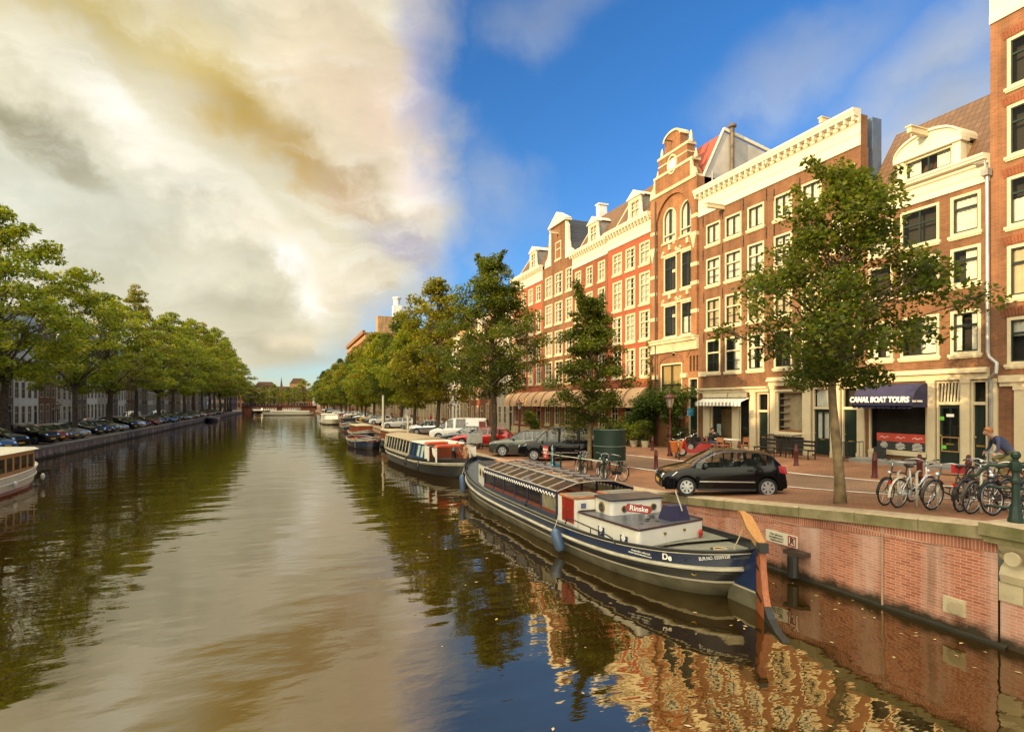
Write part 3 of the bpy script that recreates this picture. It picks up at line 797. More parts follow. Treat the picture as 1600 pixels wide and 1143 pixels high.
        if ztr + .2 < z1:
            g = MB(); g.poly([(a + .07, -.07, ztr + .06), (b - .07, -.07, ztr + .06), (b - .07, -.07, z1 - .07), (a + .07, -.07, z1 - .07)]); g.build('transom_light', M['pane'], fo)
            if trans == 'bars':
                t = MB()
                for k in range(6):
                    xx = a + .16 + (w - .32) * k / 5; t.prism([(xx - .03, -.03, ztr + .07), (xx + .03, -.03, ztr + .07), (xx - .02, -.03, z1 - .08), (xx - .08, -.03, z1 - .08)], (0, .03, 0))
                t.build('transom_bars', M['cream'], fo)
            if trans == 'curtain':
                t = MB(); t.poly([(a + .08, -.2, ztr + .07), (b - .08, -.2, ztr + .07), (b - .08, -.2, z1 - .08), (a + .08, -.2, z1 - .08)]); t.build('curtain', M['curtain'], fo)
        return do
    def anchors(s, pts):
        mb = MB()
        for Y, z in pts:
            x = s.lx(Y); mb.box(x - .02, x + .02, .0, .035, z - .32, z + .32); mb.tube([(x - .03, .03, z), (x + .03, .03, z)], .03, 6)
        mb.build('wall_anchors', M['iron'], s.o)
    def pilaster(s, mb, ya, yb, z0, z1, d=.08, cap=.14):
        a, b = sorted((s.lx(ya), s.lx(yb)))
        mb.box(a, b, -.05, d, z0 + .3, z1 - cap); mb.box(a - .03, b + .03, -.05, d + .03, z0, z0 + .3); mb.box(a - .03, b + .03, -.05, d + .03, z1 - cap, z1)
    def beam(s, x, z, out=.9, mat='cream'):
        mb = MB(); mb.box(x - .09, x + .09, -.1, out, z - .1, z + .12); mb.box(x - .13, x + .13, -.1, out + .05, z + .12, z + .17); mb.tube([(x, out - .12, z - .1), (x, out - .12, z - .26)], .018, 5)
        mb.build('hoist_beam', M[mat], s.o)
def arch_panel(mb, x0, x1, zs, ztop, d0, d1, rise, mi=0, n=16):
    """flat panel with an arched opening cut out of its lower edge"""
    xc, hw = (x0 + x1) / 2, (x1 - x0) / 2
    arc = [(xc - hw * math.cos(math.pi * i / n), zs + rise * math.sin(math.pi * i / n)) for i in range(n + 1)]
    for (xa, za), (xb, zb) in zip(arc, arc[1:]):
        mb.add([(xa, d1, za), (xb, d1, zb), (xb, d1, ztop), (xa, d1, ztop), (xa, d0, za), (xb, d0, zb)], [(0, 1, 2, 3), (0, 4, 5, 1)], mi)
def arch_band(mb, xc, zs, r0, r1, rise0, rise1, d0, d1, mi=0, n=16):
    for i in range(n):
        a, b = math.pi * i / n, math.pi * (i + 1) / n
        p = lambda r, h, t: (xc - r * math.cos(t), zs + h * math.sin(t))
        q = [p(r0, rise0, a), p(r1, rise1, a), p(r1, rise1, b), p(r0, rise0, b)]
        mb.hexa([(x, d0, z) for x, z in q] + [(x, d1, z) for x, z in q], mi)
M['brass'] = paint('brass', (.45, .30, .08), .35, metal=.8)
M['cloth_navy'] = paint('navy_canvas', (.022, .020, .060), .85, var=.1)
M['cloth_tan'] = paint('tan_canvas', (.42, .26, .14), .9, var=.1, scale=1)
M['cloth_white'] = paint('white_canvas', (.75, .72, .64), .9, var=.05)
M['cloth_grey'] = paint('grey_stripe_canvas', (.28, .27, .24), .9, var=.05)
M['letter'] = paint('white_lettering', (.85, .82, .74), .6, var=.02)
M['letter_brown'] = paint('brown_lettering', (.16, .07, .035), .7, var=.02)
def barrel_awning(h, x0, x1, z0, z1, out, mat, name='awning', valance=.16, letters=None, scallop=False):
    mb = MB(); n = 8; hgt = z1 - z0 - valance
    arc = [(out * math.sin(math.pi / 2 * i / n), z0 + valance + hgt * math.cos(math.pi / 2 * i / n)) for i in range(n + 1)]
    arc.append((out + .01, z0))
    mb.loft([[(x, d + .02, z) for d, z in arc] for x in (x0, x1)])
    for x in (x0, x1):
        mb.poly([(x, .02, z0 + valance * .9)] + [(x, d + .02, z) for d, z in arc[:-1]])
        mb.poly([(x, .02, z0), (x, .02, z0 + valance), (x, out + .02, z0 + valance), (x, out + .02, z0)])
    if scallop:
        k = int((x1 - x0) / .22)
        for i in range(k):
            xa = x0 + (x1 - x0) * i / k; xb = x0 + (x1 - x0) * (i + 1) / k
            mb.poly([(xa, out + .03, z0), (xa + (xb - xa) * .25, out + .03, z0 - .06), (xa + (xb - xa) * .75, out + .03, z0 - .06), (xb, out + .03, z0)])
    o = mb.build(name, mat, h.o, 40)
    seam = MB()
    for x in (x0, x1): seam.tube([(x, d + .02, z) for d, z in arc], .015, 4)
    seam.build('awning_frame', M['iron'] if mat == M['cloth_navy'] else M['letter_brown'], o)
    if letters: text_obj('lettering', letters, .42, M['letter_brown'], o, ((x0 + x1) / 2, out * .985 + .02, z0 + valance + hgt * .30), (R(80), 0, R(180)), .012)
    return o
def pots(x, y, z): pass
# ------------------------------------------------------------------ the row on the right, from the near end
def mid(y0, y1, n, w):
    """n windows of width w spread over a front"""
    g = (y1 - y0 - n * w) / n
    return [(y0 + g / 2 + k * (w + g), y0 + g / 2 + k * (w + g) + w) for k in range(n)]
Y12, Y23, Y33, Y34, Y45, Y56, Y67, Y78, Y89 = 13.55, 18.76, 24.1, 29.9, 34.9, 41.06, 47.3, 54.0, 62.2

# tall brick house at the right edge
h = House('brick_house', 'tall red brown brick house at the right edge with arched brick lintels', 7.0, Y12, 1.95, 21.2, M['br_umber'])
ROW1 = [(15.75, 17.55, None), (13.25, 15.1, None), (10.7, 12.5, 'low'), (8.1, 10.0, 'warm'), (5.7, 7.4, 'top')]
for ya, yb in ((11.75, 13.0), (9.6, 10.85), (7.6, 8.85)):
    for z0, z1, c in ROW1: h.win(ya, yb, z0, z1, 'cross' if False else 'sash', c)
h.door(10.0, 11.6, 2.0, 4.9, 4.25)
h.door(7.6, 9.2, 2.0, 4.9, 4.25)
h.wall()
for ya, yb in ((11.75, 13.0), (9.6, 10.85), (7.6, 8.85)):
    for z0, z1, c in ROW1:
        mb = MB(); a, b = sorted((h.lx(ya), h.lx(yb))); n = 15
        for k in range(n):
            f = (k + .5) / n; x = a - .12 + (b - a + .24) * f; sl = (f - .5) * .22; up = .06 * (1 - (2 * f - 1) ** 2)
            mb.prism([(x - .036, .012, z1 + .01 + up), (x + .036, .012, z1 + .01 + up), (x + .042 + sl, .012, z1 + .34 + up * .5), (x - .042 + sl, .012, z1 + .34 + up * .5)], (0, .015, 0))
        mb.build('brick_lintel', M['br_redbrown'], h.o)
h.cornice(18.4, 21.3, .55)
mb = MB(); mb.box(h.lx(7.2), h.lx(13.2), -.02, .18, 5.05, 5.3); mb.box(h.lx(7.2), h.lx(13.2), -.02, .10, 4.9, 5.05)
for ya, yb in ((12.0, 12.75), (11.62, 11.95), (9.22, 9.95)): h.pilaster(mb, ya, yb, 1.9, 4.9)
mb.build('door_surround', M['cream'], h.o)
mb = MB(); mb.box(-h.hw, h.hw, -h.depth, -.3, 21.2, 21.35); mb.build('roof', M['roofing'], h.o)

# house with the round-topped dormer and the boat tour shop
h = House('brick_house', 'narrow brick house with a round-topped white dormer above the CANAL BOAT TOURS awning', Y12, Y23, 1.72, 12.6, M['br_brown'])
for r, (z0, z1) in enumerate([(10.85, 12.4), (8.9, 10.35), (6.2, 7.9)]):
    h.win(13.85, 14.93, z0, z1, 'sash', ['full', 'half', 'sides'][r])
    h.win(15.35, 16.93, z0, z1, 'cross', [None, 'top', 'half'][r])
    h.win(17.25, 18.4, z0, z1, 'sash', ['full', None, 'sides'][r])
dz = 5.16
dA, dB = FY(1503), FY(1464); h.door(dA, dB, 1.86, dz, 4.28, glazed=True, trans='bars')
dA, dB = FY(1552), FY(1518); h.door(dA, dB, 1.86, dz, 4.28)
sA, sB = FY(1449), FY(1358)
h.win(sA, sB, 2.2, 4.95, 'shop')
h.wall()
shop = h
mb = MB()
for a, b in ((1341, 1352), (1451, 1462), (1504, 1517), (1553, 1560)): h.pilaster(mb, FY(b), FY(a), 1.7, 5.2, .10)
mb.box(-h.hw, h.hw, -.02, .14, 5.2, 5.45); mb.box(-h.hw, h.hw, -.02, .30, 5.45, 5.56); mb.box(-h.hw, h.hw, -.02, .22, 5.56, 5.64)
a, b = h.lx(sA), h.lx(sB); mb.box(a, b, -.02, .08, 2.05, 2.2)
mb.box(a + (b - a) * .80, a + (b - a) * .88, -.02, .06, 1.6, 2.05); mb.box(a + (b - a) * .92, b, -.02, .06, 1.6, 2.05)
mb.build('shopfront', M['cream'], h.o)
mb = MB(); mb.box(a + .08, b - .35, -.05, -.02, 2.63, 2.98); so = mb.build('window_banner', paint('red_banner', (.48, .06, .04), .5), h.o)
mb = MB(); mb.box(a + .08, b - .35, -.051, -.021, 2.24, 2.628); mb.build('price_board', paint('charcoal_board', (.035, .035, .032), .5), so)
rnd = random.Random(5); mb = MB()
for cx in (.16, .5, .84):
    x = a + .08 + (b - a - .43) * cx
    for k in range(6):
        wd = rnd.uniform(.10, .22) * (.6 if k == 0 else 1); mb.box(x - wd, x + wd, -.019, -.014, 2.58 - k * .055, 2.60 - k * .055)
    mb.tube([(x - .2 + i * .05, -.015, 2.80 + .035 * math.sin(i * 1.3)) for i in range(9)], .012, 4)
mb.build('price_lettering', M['letter'], so)
aw = barrel_awning(h, h.lx(FY(1452)), h.lx(FY(1357)), 4.12, 5.12, 1.0, M['cloth_navy'], valance=.12, scallop=True)
text_obj('lettering', 'CANAL BOAT TOURS', .33, M['letter'], aw, ((h.lx(FY(1452)) + h.lx(FY(1357))) / 2 + .12, 1.02, 4.42), (R(82), 0, R(180)), .02, sx=.82, bold=.012)
text_obj('lettering', 'SIDE TOURS', .11, M['letter'], aw, (h.lx(FY(1452)) - .02, .75, 4.36), (R(90), 0, R(270)), .01)
mb = MB()   # stickers and notices on the shop door
dA, dB = h.lx(FY(1503)), h.lx(FY(1464)); xd = (dA + dB) / 2
mb.box(xd - .15, xd + .13, -.05, -.04, 3.74, 3.86); ob = mb.build('door_notices', M['letter'], h.o)
mb = MB(); mb.box(xd + .22, xd + .40, -.05, -.04, 3.60, 3.75); mb.box(xd + .14, xd + .32, -.05, -.04, 2.46, 2.6); mb.build('green_stickers', paint('green_sticker', (.16, .50, .06), .5), ob)
mb = MB()
for q in ((dA + .12, dA + .16, 2.35, 2.95), (dB - .18, dB - .14, 2.35, 2.95), (dA + .16, dB - .18, 2.35, 2.39), (dA + .16, dB - .18, 2.91, 2.95)): mb.box(q[0], q[1], -.052, -.042, q[2], q[3])
mb.build('notice_frame', paint('oak_frame', (.35, .20, .08), .5), ob)
h.cornice(12.6, 13.6, .42, modillions=False)
h.mansard(13.55, 16.95, -.2, -2.35, verge=False)
mb = MB(); x = h.lx((14.62 + 17.15) / 2); w = 1.12     # dormer
for sx in (-1, 1): mb.box(x + sx * w - .15, x + sx * w + .15, -.45, -.08, 13.6, 14.58)
mb.box(x - w + .15, x + w - .15, -.45, -.081, 13.6, 13.72); mb.box(x - w - .24, x + w + .24, -.5, .02, 14.58, 14.72)
arc = [(x - (w + .2) * math.cos(math.pi * i / 14), 14.72 + .70 * math.sin(math.pi * i / 14)) for i in range(15)]
mb.prism([(p, -.06, z) for p, z in arc], (0, -1.7, 0))
do = mb.build('dormer', M['white'], h.o)
mb = MB(); arc2 = [(x - (w + .24) * math.cos(math.pi * i / 14), 14.72 + .80 * math.sin(math.pi * i / 14)) for i in range(15)]
for (pa, za), (pb, zb), (qa, ya_), (qb, yb_) in zip(arc, arc[1:], arc2, arc2[1:]): mb.hexa([(pa, -1.7, za), (pb, -1.7, zb), (pb, .04, zb), (pa, .04, za), (qa, -1.7, ya_), (qb, -1.7, yb_), (qb, .04, yb_), (qa, .04, ya_)])
mb.build('dormer_hood', M['white'], do)
mb = MB(); mb.box(x - w - .14, x - w + .1, -1.5, -.46, 13.6, 14.58); mb.box(x + w - .1, x + w + .14, -1.5, -.46, 13.6, 14.58); mb.box(x - w + .1, x + w - .1, -1.5, -.9, 13.6, 14.58, 1)
mb.build('dormer_cheek', [M['cream'], M['room']], do)
add_window(do, x, 13.72, 2 * w - .3, .86, 'cross' if False else 'dark2s', 'sides', -.16)
h.beam(x, 15.35, 1.0)
mb = MB(); xx = h.lx(FY(1546)) - .02
mb.tube([(xx, .18, 13.0), (xx, .14, 6.2), (xx - .05, .14, 6.0), (xx - .30, .14, 5.75), (xx - .38, .3, 5.6), (xx - .38, .34, 5.4), (xx - .1, .2, 5.2), (xx - .1, .14, 5.0), (xx - .1, .14, 1.7)], .065, 8)
mb.box(xx - .12, xx + .12, .1, .36, 12.75, 13.0); mb.tube([(xx + .35, .3, 13.3), (xx, .3, 13.3), (xx, .25, 12.9)], .05, 6)
mb.build('drainpipe', M['zinc'], h.o, 40)

# two houses behind the tree under one cornice, the right one with bay window and railings
ROW3 = [(14.1, 15.4, 'dark2s', 'full'), (11.57, 13.26, 'dark2', 'full'), (8.9, 10.75, 'dark2', 'warm'), (6.15, 8.2, 'dark2', None)]
h = House('brick_house', 'brown brick house behind the big tree with white railed shopfront and black doors', Y23, Y33, 1.7, 16.1, M['br_brown'], depth=.5)
for ya, yb in mid(Y23, Y33, 3, 1.2):
    for z0, z1, st, c in ROW3: h.win(ya, yb, z0, z1, st, c)
h.door(FY(1342), FY(1316), 1.75, 5.05, 4.05)
h.door(FY(1299), FY(1270), 1.75, 5.05, 4.05, glazed=True, curt=True, trans='curtain')
bA, bB = FY(1256), FY(1214); h.win(bA, bB, 2.72, 4.9, 'shop', None)
h.wall()
mb = MB()
for a, b in ((1300, 1314), (1258, 1268), (1205, 1212)): h.pilaster(mb, FY(b), FY(a), 1.65, 5.2, .10)
mb.box(-h.hw, h.hw, -.02, .14, 5.2, 5.45); mb.box(-h.hw, h.hw, -.02, .30, 5.45, 5.56); mb.box(-h.hw, h.hw, -.02, .22, 5.56, 5.66)
a, b = h.lx(bA), h.lx(bB); mb.box(a - .1, b + .1, -.02, .25, 2.55, 2.72); mb.box(a - .08, a, -.02, .12, 2.72, 5.0); mb.box(b, b + .08, -.02, .12, 2.72, 5.0); mb.box(a, b, -.02, .12, 4.9, 5.0)
mb.build('shopfront', M['cream'], h.o)
mb = MB()   # plain shelves and a panel in the bay
for k in range(5): mb.box(b - .55, b - .1, -.35, -.15, 3.0 + k * .38, 3.04 + k * .38)
mb.box(a + .15, a + .95, -.3, -.27, 2.8, 4.1); mb.box(a + .1, b - .1, -.4, -.38, 2.75, 4.88)
mb.build('display_shelves', paint('pale_wood', (.52, .40, .26), .6), h.o)
mb = MB(); mb.box(a, b, -.3, -.14, 2.73, 2.86); mb.build('display_shelf_cloth', M['terracotta'], h.o)
mb = MB(); mb.box(a + .05, b - .05, .01, .02, 1.75, 2.5); mb.build('cellar_opening', M['room'], h.o)
h.cornice(16.1, 17.75, .5)
mb = MB(); mb.box(-h.hw + .02, h.hw, -.47, -.03, 16.12, 17.55); at = mb.build('parapet', M['br_brown'], h.o)
mb = MB(); mb.box(-h.hw, h.hw, -10, -.5, 0, 13.3); mb.build('rear_wing', M['br_dark'], h.o)
xa_, xb_ = h.lx(20.2), h.lx(22.4); mb = MB(); mb.prism([(xa_, -.9, 17.3), (xb_, -.9, 17.3), (xb_, -1.6, 18.5), (xb_, -2.4, 17.3), (xa_, -2.4, 17.3), (xa_, -1.6, 18.5)] and [(xa_, -.8, 13), (xa_, -.8, 17.4), (xa_, -1.5, 18.5), (xa_, -2.2, 17.4), (xa_, -2.2, 13)], (xb_ - xa_, 0, 0)); mb.build('roof', M['tile_brown'], at)
mb = MB(); mb.box(-h.hw + .1, -h.hw + .7, -1.5, -.9, 12.5, 17.6); mb.build('roof_box', paint('blue_grey_metal', (.10, .14, .22), .4), h.o)
h.beam(h.lx(20.6), 18.0, .35)
h.anchors([(FY(p), z) for p in (1210, 1250, 1290) for z in (16 - .5, 13.6)])

h = House('brick_house', 'brown brick house with the cafe under a striped awning and white roof cornice', Y33, Y34, 1.5, 16.1, M['br_brown'])
for c, (ya, yb) in enumerate(((FY(1194), FY(1168)), (FY(1158.5), FY(1133)), (FY(1125.5), FY(1103.5)))):
    for r, (z0, z1, st, cu) in enumerate(ROW3): h.win(ya, yb, z0, z1, st, cu if r < 3 else ['sides', 'half', None][c])
h.win(FY(1145), FY(1111), 1.95, 4.55, 'shop'); h.win(FY(1172), FY(1156), 1.75, 4.55, 'plain')
h.door(FY(1202), FY(1184), 1.7, 4.85, 3.85, trans='plain')
h.wall(room='room', reveal=.9)
mb = MB(); 
for a, b in ((1100.5, 1110), (1146, 1155), (1174, 1182)): h.pilaster(mb, FY(b), FY(a), 1.4, 4.9, .10)
mb.box(-h.hw, h.hw, -.02, .16, 4.9, 5.1); mb.box(-h.hw, h.hw, -.02, .30, 5.1, 5.2)
mb.box(h.lx(FY(1170)), h.lx(FY(1142)), .1, .2, 4.62, 4.88); mb.box(h.lx(FY(1140)), h.lx(FY(1102)), .1, .2, 4.62, 4.88)
mb.build('shopfront', M['cream'], h.o)
a, b = h.lx(FY(1173)), h.lx(FY(1101)); mb = MB(); n = 26
for k in range(n):
    xa, xb = a + (b - a) * k / n, a + (b - a) * (k + 1) / n
    mb.poly([(xa, .1, 4.58), (xb, .1, 4.58), (xb, .75, 4.34), (xa, .75, 4.34)], k % 2); mb.poly([(xa, .75, 4.34), (xb, .75, 4.34), (xb, .76, 4.14), ((xa + xb) / 2, .76, 4.10), (xa, .76, 4.14)], k % 2)
mb.build('striped_awning', [M['cloth_white'], M['cloth_grey']], h.o)
a, b = h.lx(FY(1145)), h.lx(FY(1111)); mb = MB(); mb.box(a, b, -.85, -.8, 1.95, 3.9); mb.box(h.lx(FY(1172)), h.lx(FY(1156)), -.85, -.8, 2.0, 3.2)
mb.build('cafe_back_wall', M['room_warm'], h.o)
mb = MB(); 
for k in (.3, .55): mb.sphere((a + (b - a) * k, -.5, 4.25), .06, 8, 6)
mb.build('cafe_lamp', emit('lit_cafe_lamp', (1, .62, .25), 9), h.o)
mb = MB(); mb.box(b - .55, b - .2, -.3, -.28, 2.3, 3.0); mb.build('menu_board', paint('pale_blue_board', (.5, .62, .58), .6), h.o)
h.cornice(16.1, 17.75, .5)
h.beam(h.lx(FY(1131)), 16.0, 1.3)
h.anchors([(FY(p), z) for p in (1099, 1129.5, 1162, 1198) for z in (15.7, 13.6)] + [(FY(p), z) for p in (1100, 1129.5) for z in (10.9, 8.4)])
mb = MB(); mb.box(-h.hw, h.hw, -h.depth, -.3, 16.2, 17.6); mb.build('attic', M['plaster'], h.o)
mb = MB()   # plastered mansard of the neighbour behind with red tiles, seen over the cornice
za, zb = 17.4, 21.2
mb.poly([(h.hw, -1.0, za), (h.hw, -2.2, zb), (h.hw, -7.5, zb - .2), (h.hw, -9.5, za)], 0)

# house with the stepped brick gable
cafe = h
h = House('gabled_brick_house', 'tall brick house with the ornate stepped gable and arched windows', Y34, Y45, 1.35, 18.8, M['br_orange'])
xc = 0
def yl(px): return FY(px)
wins = [((FY(1056.5), FY(1036)), (FY(1086), FY(1062.5)))][0]
for ya, yb in wins:
    a, b = h.hole(ya, yb, 15.35, 17.75); x = (a + b) / 2; w = b - a
    f = MB(); zs = 16.95; ri = 17.68 - zs
    f.box(a, a + .09, -.1, .0, 15.35, zs); f.box(b - .09, b, -.1, .0, 15.35, zs); f.box(a + .09, b - .09, -.1, .0, 15.35, 15.45)
    arch_band(f, x, zs, w / 2 - .09, w / 2, ri - .09, ri, -.1, .0)
    f.box(x - .06, x + .06, -.09, -.02, 15.45, zs + ri - .1, 1); f.box(a + .09, b - .09, -.09, -.01, 15.80, 15.88, 0)
    fo = f.build('window', [M['cream'], M['greygreen']], h.o)
    s = MB(); s.box(a - .08, b + .08, -.02, .1, 15.22, 15.35); s.build('sill', M['stone'], fo)
    g = MB(); g.poly([(a + .05, -.06, 15.4), (b - .05, -.06, 15.4)] + [(x + (w / 2 - .05) * math.cos(math.pi * i / 12), -.06, zs + (ri - .05) * math.sin(math.pi * i / 12)) for i in range(13)]); g.build('pane', M['pane'], fo)
    g = MB(); g.poly([(a + .05, -.2, 15.4), (b - .05, -.2, 15.4)] + [(x + (w / 2 - .05) * math.cos(math.pi * i / 12), -.2, zs + (ri - .05) * math.sin(math.pi * i / 12)) for i in range(13)]); g.build('curtain', M['curtain'], fo)
sp = MB()
for ya, yb in wins:
    a, b = sorted((h.lx(ya), h.lx(yb))); arch_panel(sp, a, b, 16.95, 17.75, -.12, 0.001, .73)
for r, (z0, z1) in enumerate(((11.9, 14.35), (8.8, 11.0))):
    for k, (ya, yb) in enumerate(((FY(1057.5), FY(1037.5)), (FY(1087), FY(1064)))):
        h.win(ya, yb, z0, z1, 'tall', [None, None, None, 'low'][r * 2 + k])
gA, gB = FY(1066), FY(1032.5); h.win(gA, gB, 3.4, 7.0, 'cross', 'blind')
h.door(FY(1094.5), FY(1076.5), 1.4, 5.9, 4.7)
for k in range(3):
    y = FY(1075.5) - .12 - k * .33; h.hole(y - .2, y, 6.35, 7.35)
h.wall(roofslab=False)
sp.build('window_spandrel', M['br_orange'], h.o)
# brick layer standing proud with a great blind arch round the upper windows
mb = MB(); W = h.hw; rA = W - .55
mb.box(-W, -rA, .002, .16, 8.7, 16.3); mb.box(rA, W, .002, .16, 8.7, 16.3)
arch_panel(mb, -rA, rA, 16.3, 18.85, .002, .16, 2.15); mb.box(-W, -rA, .002, .16, 16.3, 18.85); mb.box(rA, W, .002, .16, 16.3, 18.85)
# gable
def step(z0, z1, hw0, d=.16): mb.box(-hw0, hw0, -.45, d, z0, z1)
step(18.85, 20.1, 1.95); step(20.1, 21.3, 1.55); step(21.3, 22.2, .85)
mb.prism([(-.85, .16, 22.2)] + [(-.85 * math.cos(math.pi * i / 10), .16, 22.2 + .42 * math.sin(math.pi * i / 10)) for i in range(1, 10)] + [(.85, .16, 22.2)], (0, -.6, 0))
for sx in (-1, 1): mb.prism([(sx * 1.95, .15, 18.85), (sx * 2.45, .15, 18.85), (sx * 2.35, .15, 19.25), (sx * 2.05, .15, 19.6), (sx * 1.95, .15, 19.9)], (0, -.5, 0))
mb.build('gable', M['br_orange'], h.o)
st = MB()
def band(z, hw0, t=.16, d=.2, d0=-.5): st.box(-hw0, hw0, d0, d, z - t / 2, z + t / 2)
band(18.85, 2.46, .22, .24); band(20.1, 2.1, .18); band(21.3, 1.66, .18); band(20.75, 1.58, .09, .18)
arch_band(st, 0, 22.2, .85, .98, .42, .56, -.5, .24)
for sx in (-1, 1):
    for pr_, pc_ in (([(.16, 0), (.17, .2), (.10, .3), (.12, .5), (.05, .75), (.0, .85)], (sx * 1.55, -.15, 21.35)), ([(.14, 0), (.15, .2), (.09, .3), (.04, .6), (.0, .66)], (sx * 2.05, -.15, 20.15))):
        pn_ = MB(); pn_.lathe(pr_, (0, 0, 0), 8); pn_.build('pinnacle', M['stone'], h.o, 40, pc_)
    sc_ = MB(); sc_.prism([(sx * 1.9, .2, 18.95), (sx * 2.5, .2, 18.95), (sx * 2.42, .2, 19.3), (sx * 2.12, .2, 19.55), (sx * 2.05, .2, 20.0), (sx * 1.9, .2, 20.0)], (0, -.12, 0)); sc_.build('gable_scroll', M['stone'], h.o)
    sc_ = MB(); sc_.box(sx * (W - .28) - .3, sx * (W - .28) + .3, .0, .24, 15.0, 15.25); sc_.prism([(sx * (W - .28) - .26, .22, 15.0), (sx * (W - .28) + .26, .22, 15.0), (sx * (W - .28), .22, 14.2)], (0, -.2, 0)); sc_.build('corbel', M['stone'], h.o)
    for z in (16.3, 13.2, 12.0, 10.2): st.box(sx * (W - .28) - .3, sx * (W - .28) + .3, .0, .18, z - .12, z + .12)
arch_band(st, 0, 20.45, .40, .52, .55, .67, .14, .22, 0, 16)
arch_band(st, 0, 20.45, .40, .52, -.55, -.67, .14, .22, 0, 16)
for z in (14.35, 11.0):     # stone lintels and arches with keystones over the window pairs
    for ya, yb in ((FY(1057.5), FY(1037.5)), (FY(1087), FY(1064))):
        a, b = sorted((h.lx(ya), h.lx(yb))); x = (a + b) / 2
        st.box(a - .02, b + .02, .0, .06, z, z + .16)
        for f in (0, 1):
            for k in range(3):
                t = math.pi * (.0 + .085 * k) ; xx = x + (-1 if f == 0 else 1) * (b - a) * .58 * math.cos(t); st.box(xx - .1, xx + .1, .0, .09, z + .02 + .5 * math.sin(t), z + .2 + .5 * math.sin(t))
        st.box(x - .1, x + .1, 0, .12, z + .42, z + .78)
for z in (15.2, 13.25, 10.2, 7.6): st.box(-.14, .14, .0, .05, z - .1, z + .1)
st.box(-W, W, 0, .35, 8.35, 8.62); st.box(-W, W, 0, .2, 7.75, 8.35); st.box(-W - .02, W + .02, 0, .42, 8.55, 8.66)
for Y in (FY(1099), FY(1070), FY(1025)): x = h.lx(Y); st.box(x - .3, x + .3, 0, .16, 5.95, 6.25)
st.build('stone_trim', M['stone'], h.o)
bz = MB(); arch_band(bz, (h.lx(gA) + h.lx(gB)) / 2, 7.0, abs(h.lx(gA) - h.lx(gB)) / 2, abs(h.lx(gA) - h.lx(gB)) / 2 + .22, .45, .67, 0, .05)
arch_band(bz, h.lx(FY(1084)), 7.3, .55, .75, .45, .65, 0, .05); bz.build('brick_arches', M['br_dark'], h.o)
mb = MB(); mb.lathe([(.0, 0), (.40, 0), (.40, .02), (.0, .03)], (0, .145, 20.45), 16, 'y'); mb.build('round_window', M['curtain'], h.o)
mb = MB(); mb.tube([(0, .1, 22.0), (0, .75, 22.0)], .04, 6); mb.tube([(0, .7, 22.0), (0, .7, 21.5)], .03, 6); mb.build('hoist_hook', M['iron'], h.o)
mb = MB(); x = h.lx(FY(1028)); mb.tube([(x, .22, 18.5), (x, .22, 6.5), (x, .2, 1.4)], .05, 6); mb.build('drainpipe', M['iron'], h.o)
# roof behind the gable: red tiles in front, plastered party wall with the flue pipe
mb = MB(); x0, x1 = -W, W
mb.poly([(x0, -.45, 18.8), (x1, -.45, 18.8), (x1, -2.0, 21.9), (x0, -2.0, 21.9)], 0)
mb.poly([(x0, -2.0, 21.9), (x1, -2.0, 21.9), (x1, -8, 20.6), (x0, -8, 20.6)], 1)
for x in (x0, x1): mb.poly([(x, -.45, 16), (x, -.45, 18.8), (x, -2.0, 21.9), (x, -8, 20.6), (x, -10, 18.8), (x, -10, 16)], 2)
ro = mb.build('roof', [M['tile_red'], M['roofing'], M['plaster']], h.o)
for x in (x0, x1):
    mb = MB()
    for (da, za), (db, zb) in (((-.38, 18.8), (-1.98, 22.0)), ((-1.98, 22.0), (-8.1, 20.7))):
        mb.hexa([(x - .09, da, za), (x + .09, da, za), (x + .09, da - .02, za + .2), (x - .09, da - .02, za + .2), (x - .09, db, zb), (x + .09, db, zb), (x + .09, db - .02, zb + .2), (x - .09, db - .02, zb + .2)])
    mb.build('verge_board', M['white'], ro)
mb = MB(); xx = x0 - .22; mb.tube([(xx, -2.5, 17.6), (xx, -2.5, 22.2)], .13, 10); mb.lathe([(.14, 0), (.27, .08), (.27, .2), (.1, .3)], (xx, -2.5, 22.15), 10); mb.build('flue_pipe', paint('rusty_flue', (.12, .09, .06), .7, var=.4), ro, 40)
mb = MB(); mb.tube([(x0 - .08, -1.0, 19.2), (x0 - .08, -1.0, 17.5)], .05, 6); mb.build('rain_pipe', M['zinc'], ro)

# the hotel: four houses with one row of tan awnings
HR = [(14.5, 16.15), (11.6, 13.92), (8.95, 11.1), (6.25, 8.42)]
GROUP = 'hotel houses with tan awnings'
def hotel(label, y0, y1, base, mat, cols, rows, st, curt, top, door=None):
    h = House('hotel_house', label, y0, y1, base, top, mat)
    rnd = random.Random(int(y0 * 10))
    for r, (z0, z1) in enumerate(rows):
        for ya, yb in cols: h.win(ya, yb, z0, z1, st if r else 'white2', rnd.choice(curt if r < 3 else [None, 'sides', 'sides', 'low']))
    n = max(3, round((y1 - y0) / 2.05)); p = (y1 - y0) / n
    for k in range(n):
        ya = y0 + p * (k + .5)
        if door is not None and k in door: h.door(ya - .55, ya + .55, base + .05, 4.3, 3.6, 'greygreen', glazed=True)
        else: h.win(ya - .55, ya + .55, base + 1.15, 4.2, 'white2', rnd.choice([None, None, 'sides']))
    h.wall()
    for k in range(n):
        ya = y0 + p * k + .14; a, b = sorted((h.lx(ya), h.lx(ya + p - .28)))
        barrel_awning(h, a, b, 3.95, 5.45, 1.25, M['cloth_tan'], valance=.05, letters='HP' if y0 < 48 else None)
    mb = MB(); mb.box(-h.hw, h.hw, .0, .3, base - .5, base + .75); mb.build('plinth', M['stone'], h.o)
    return h
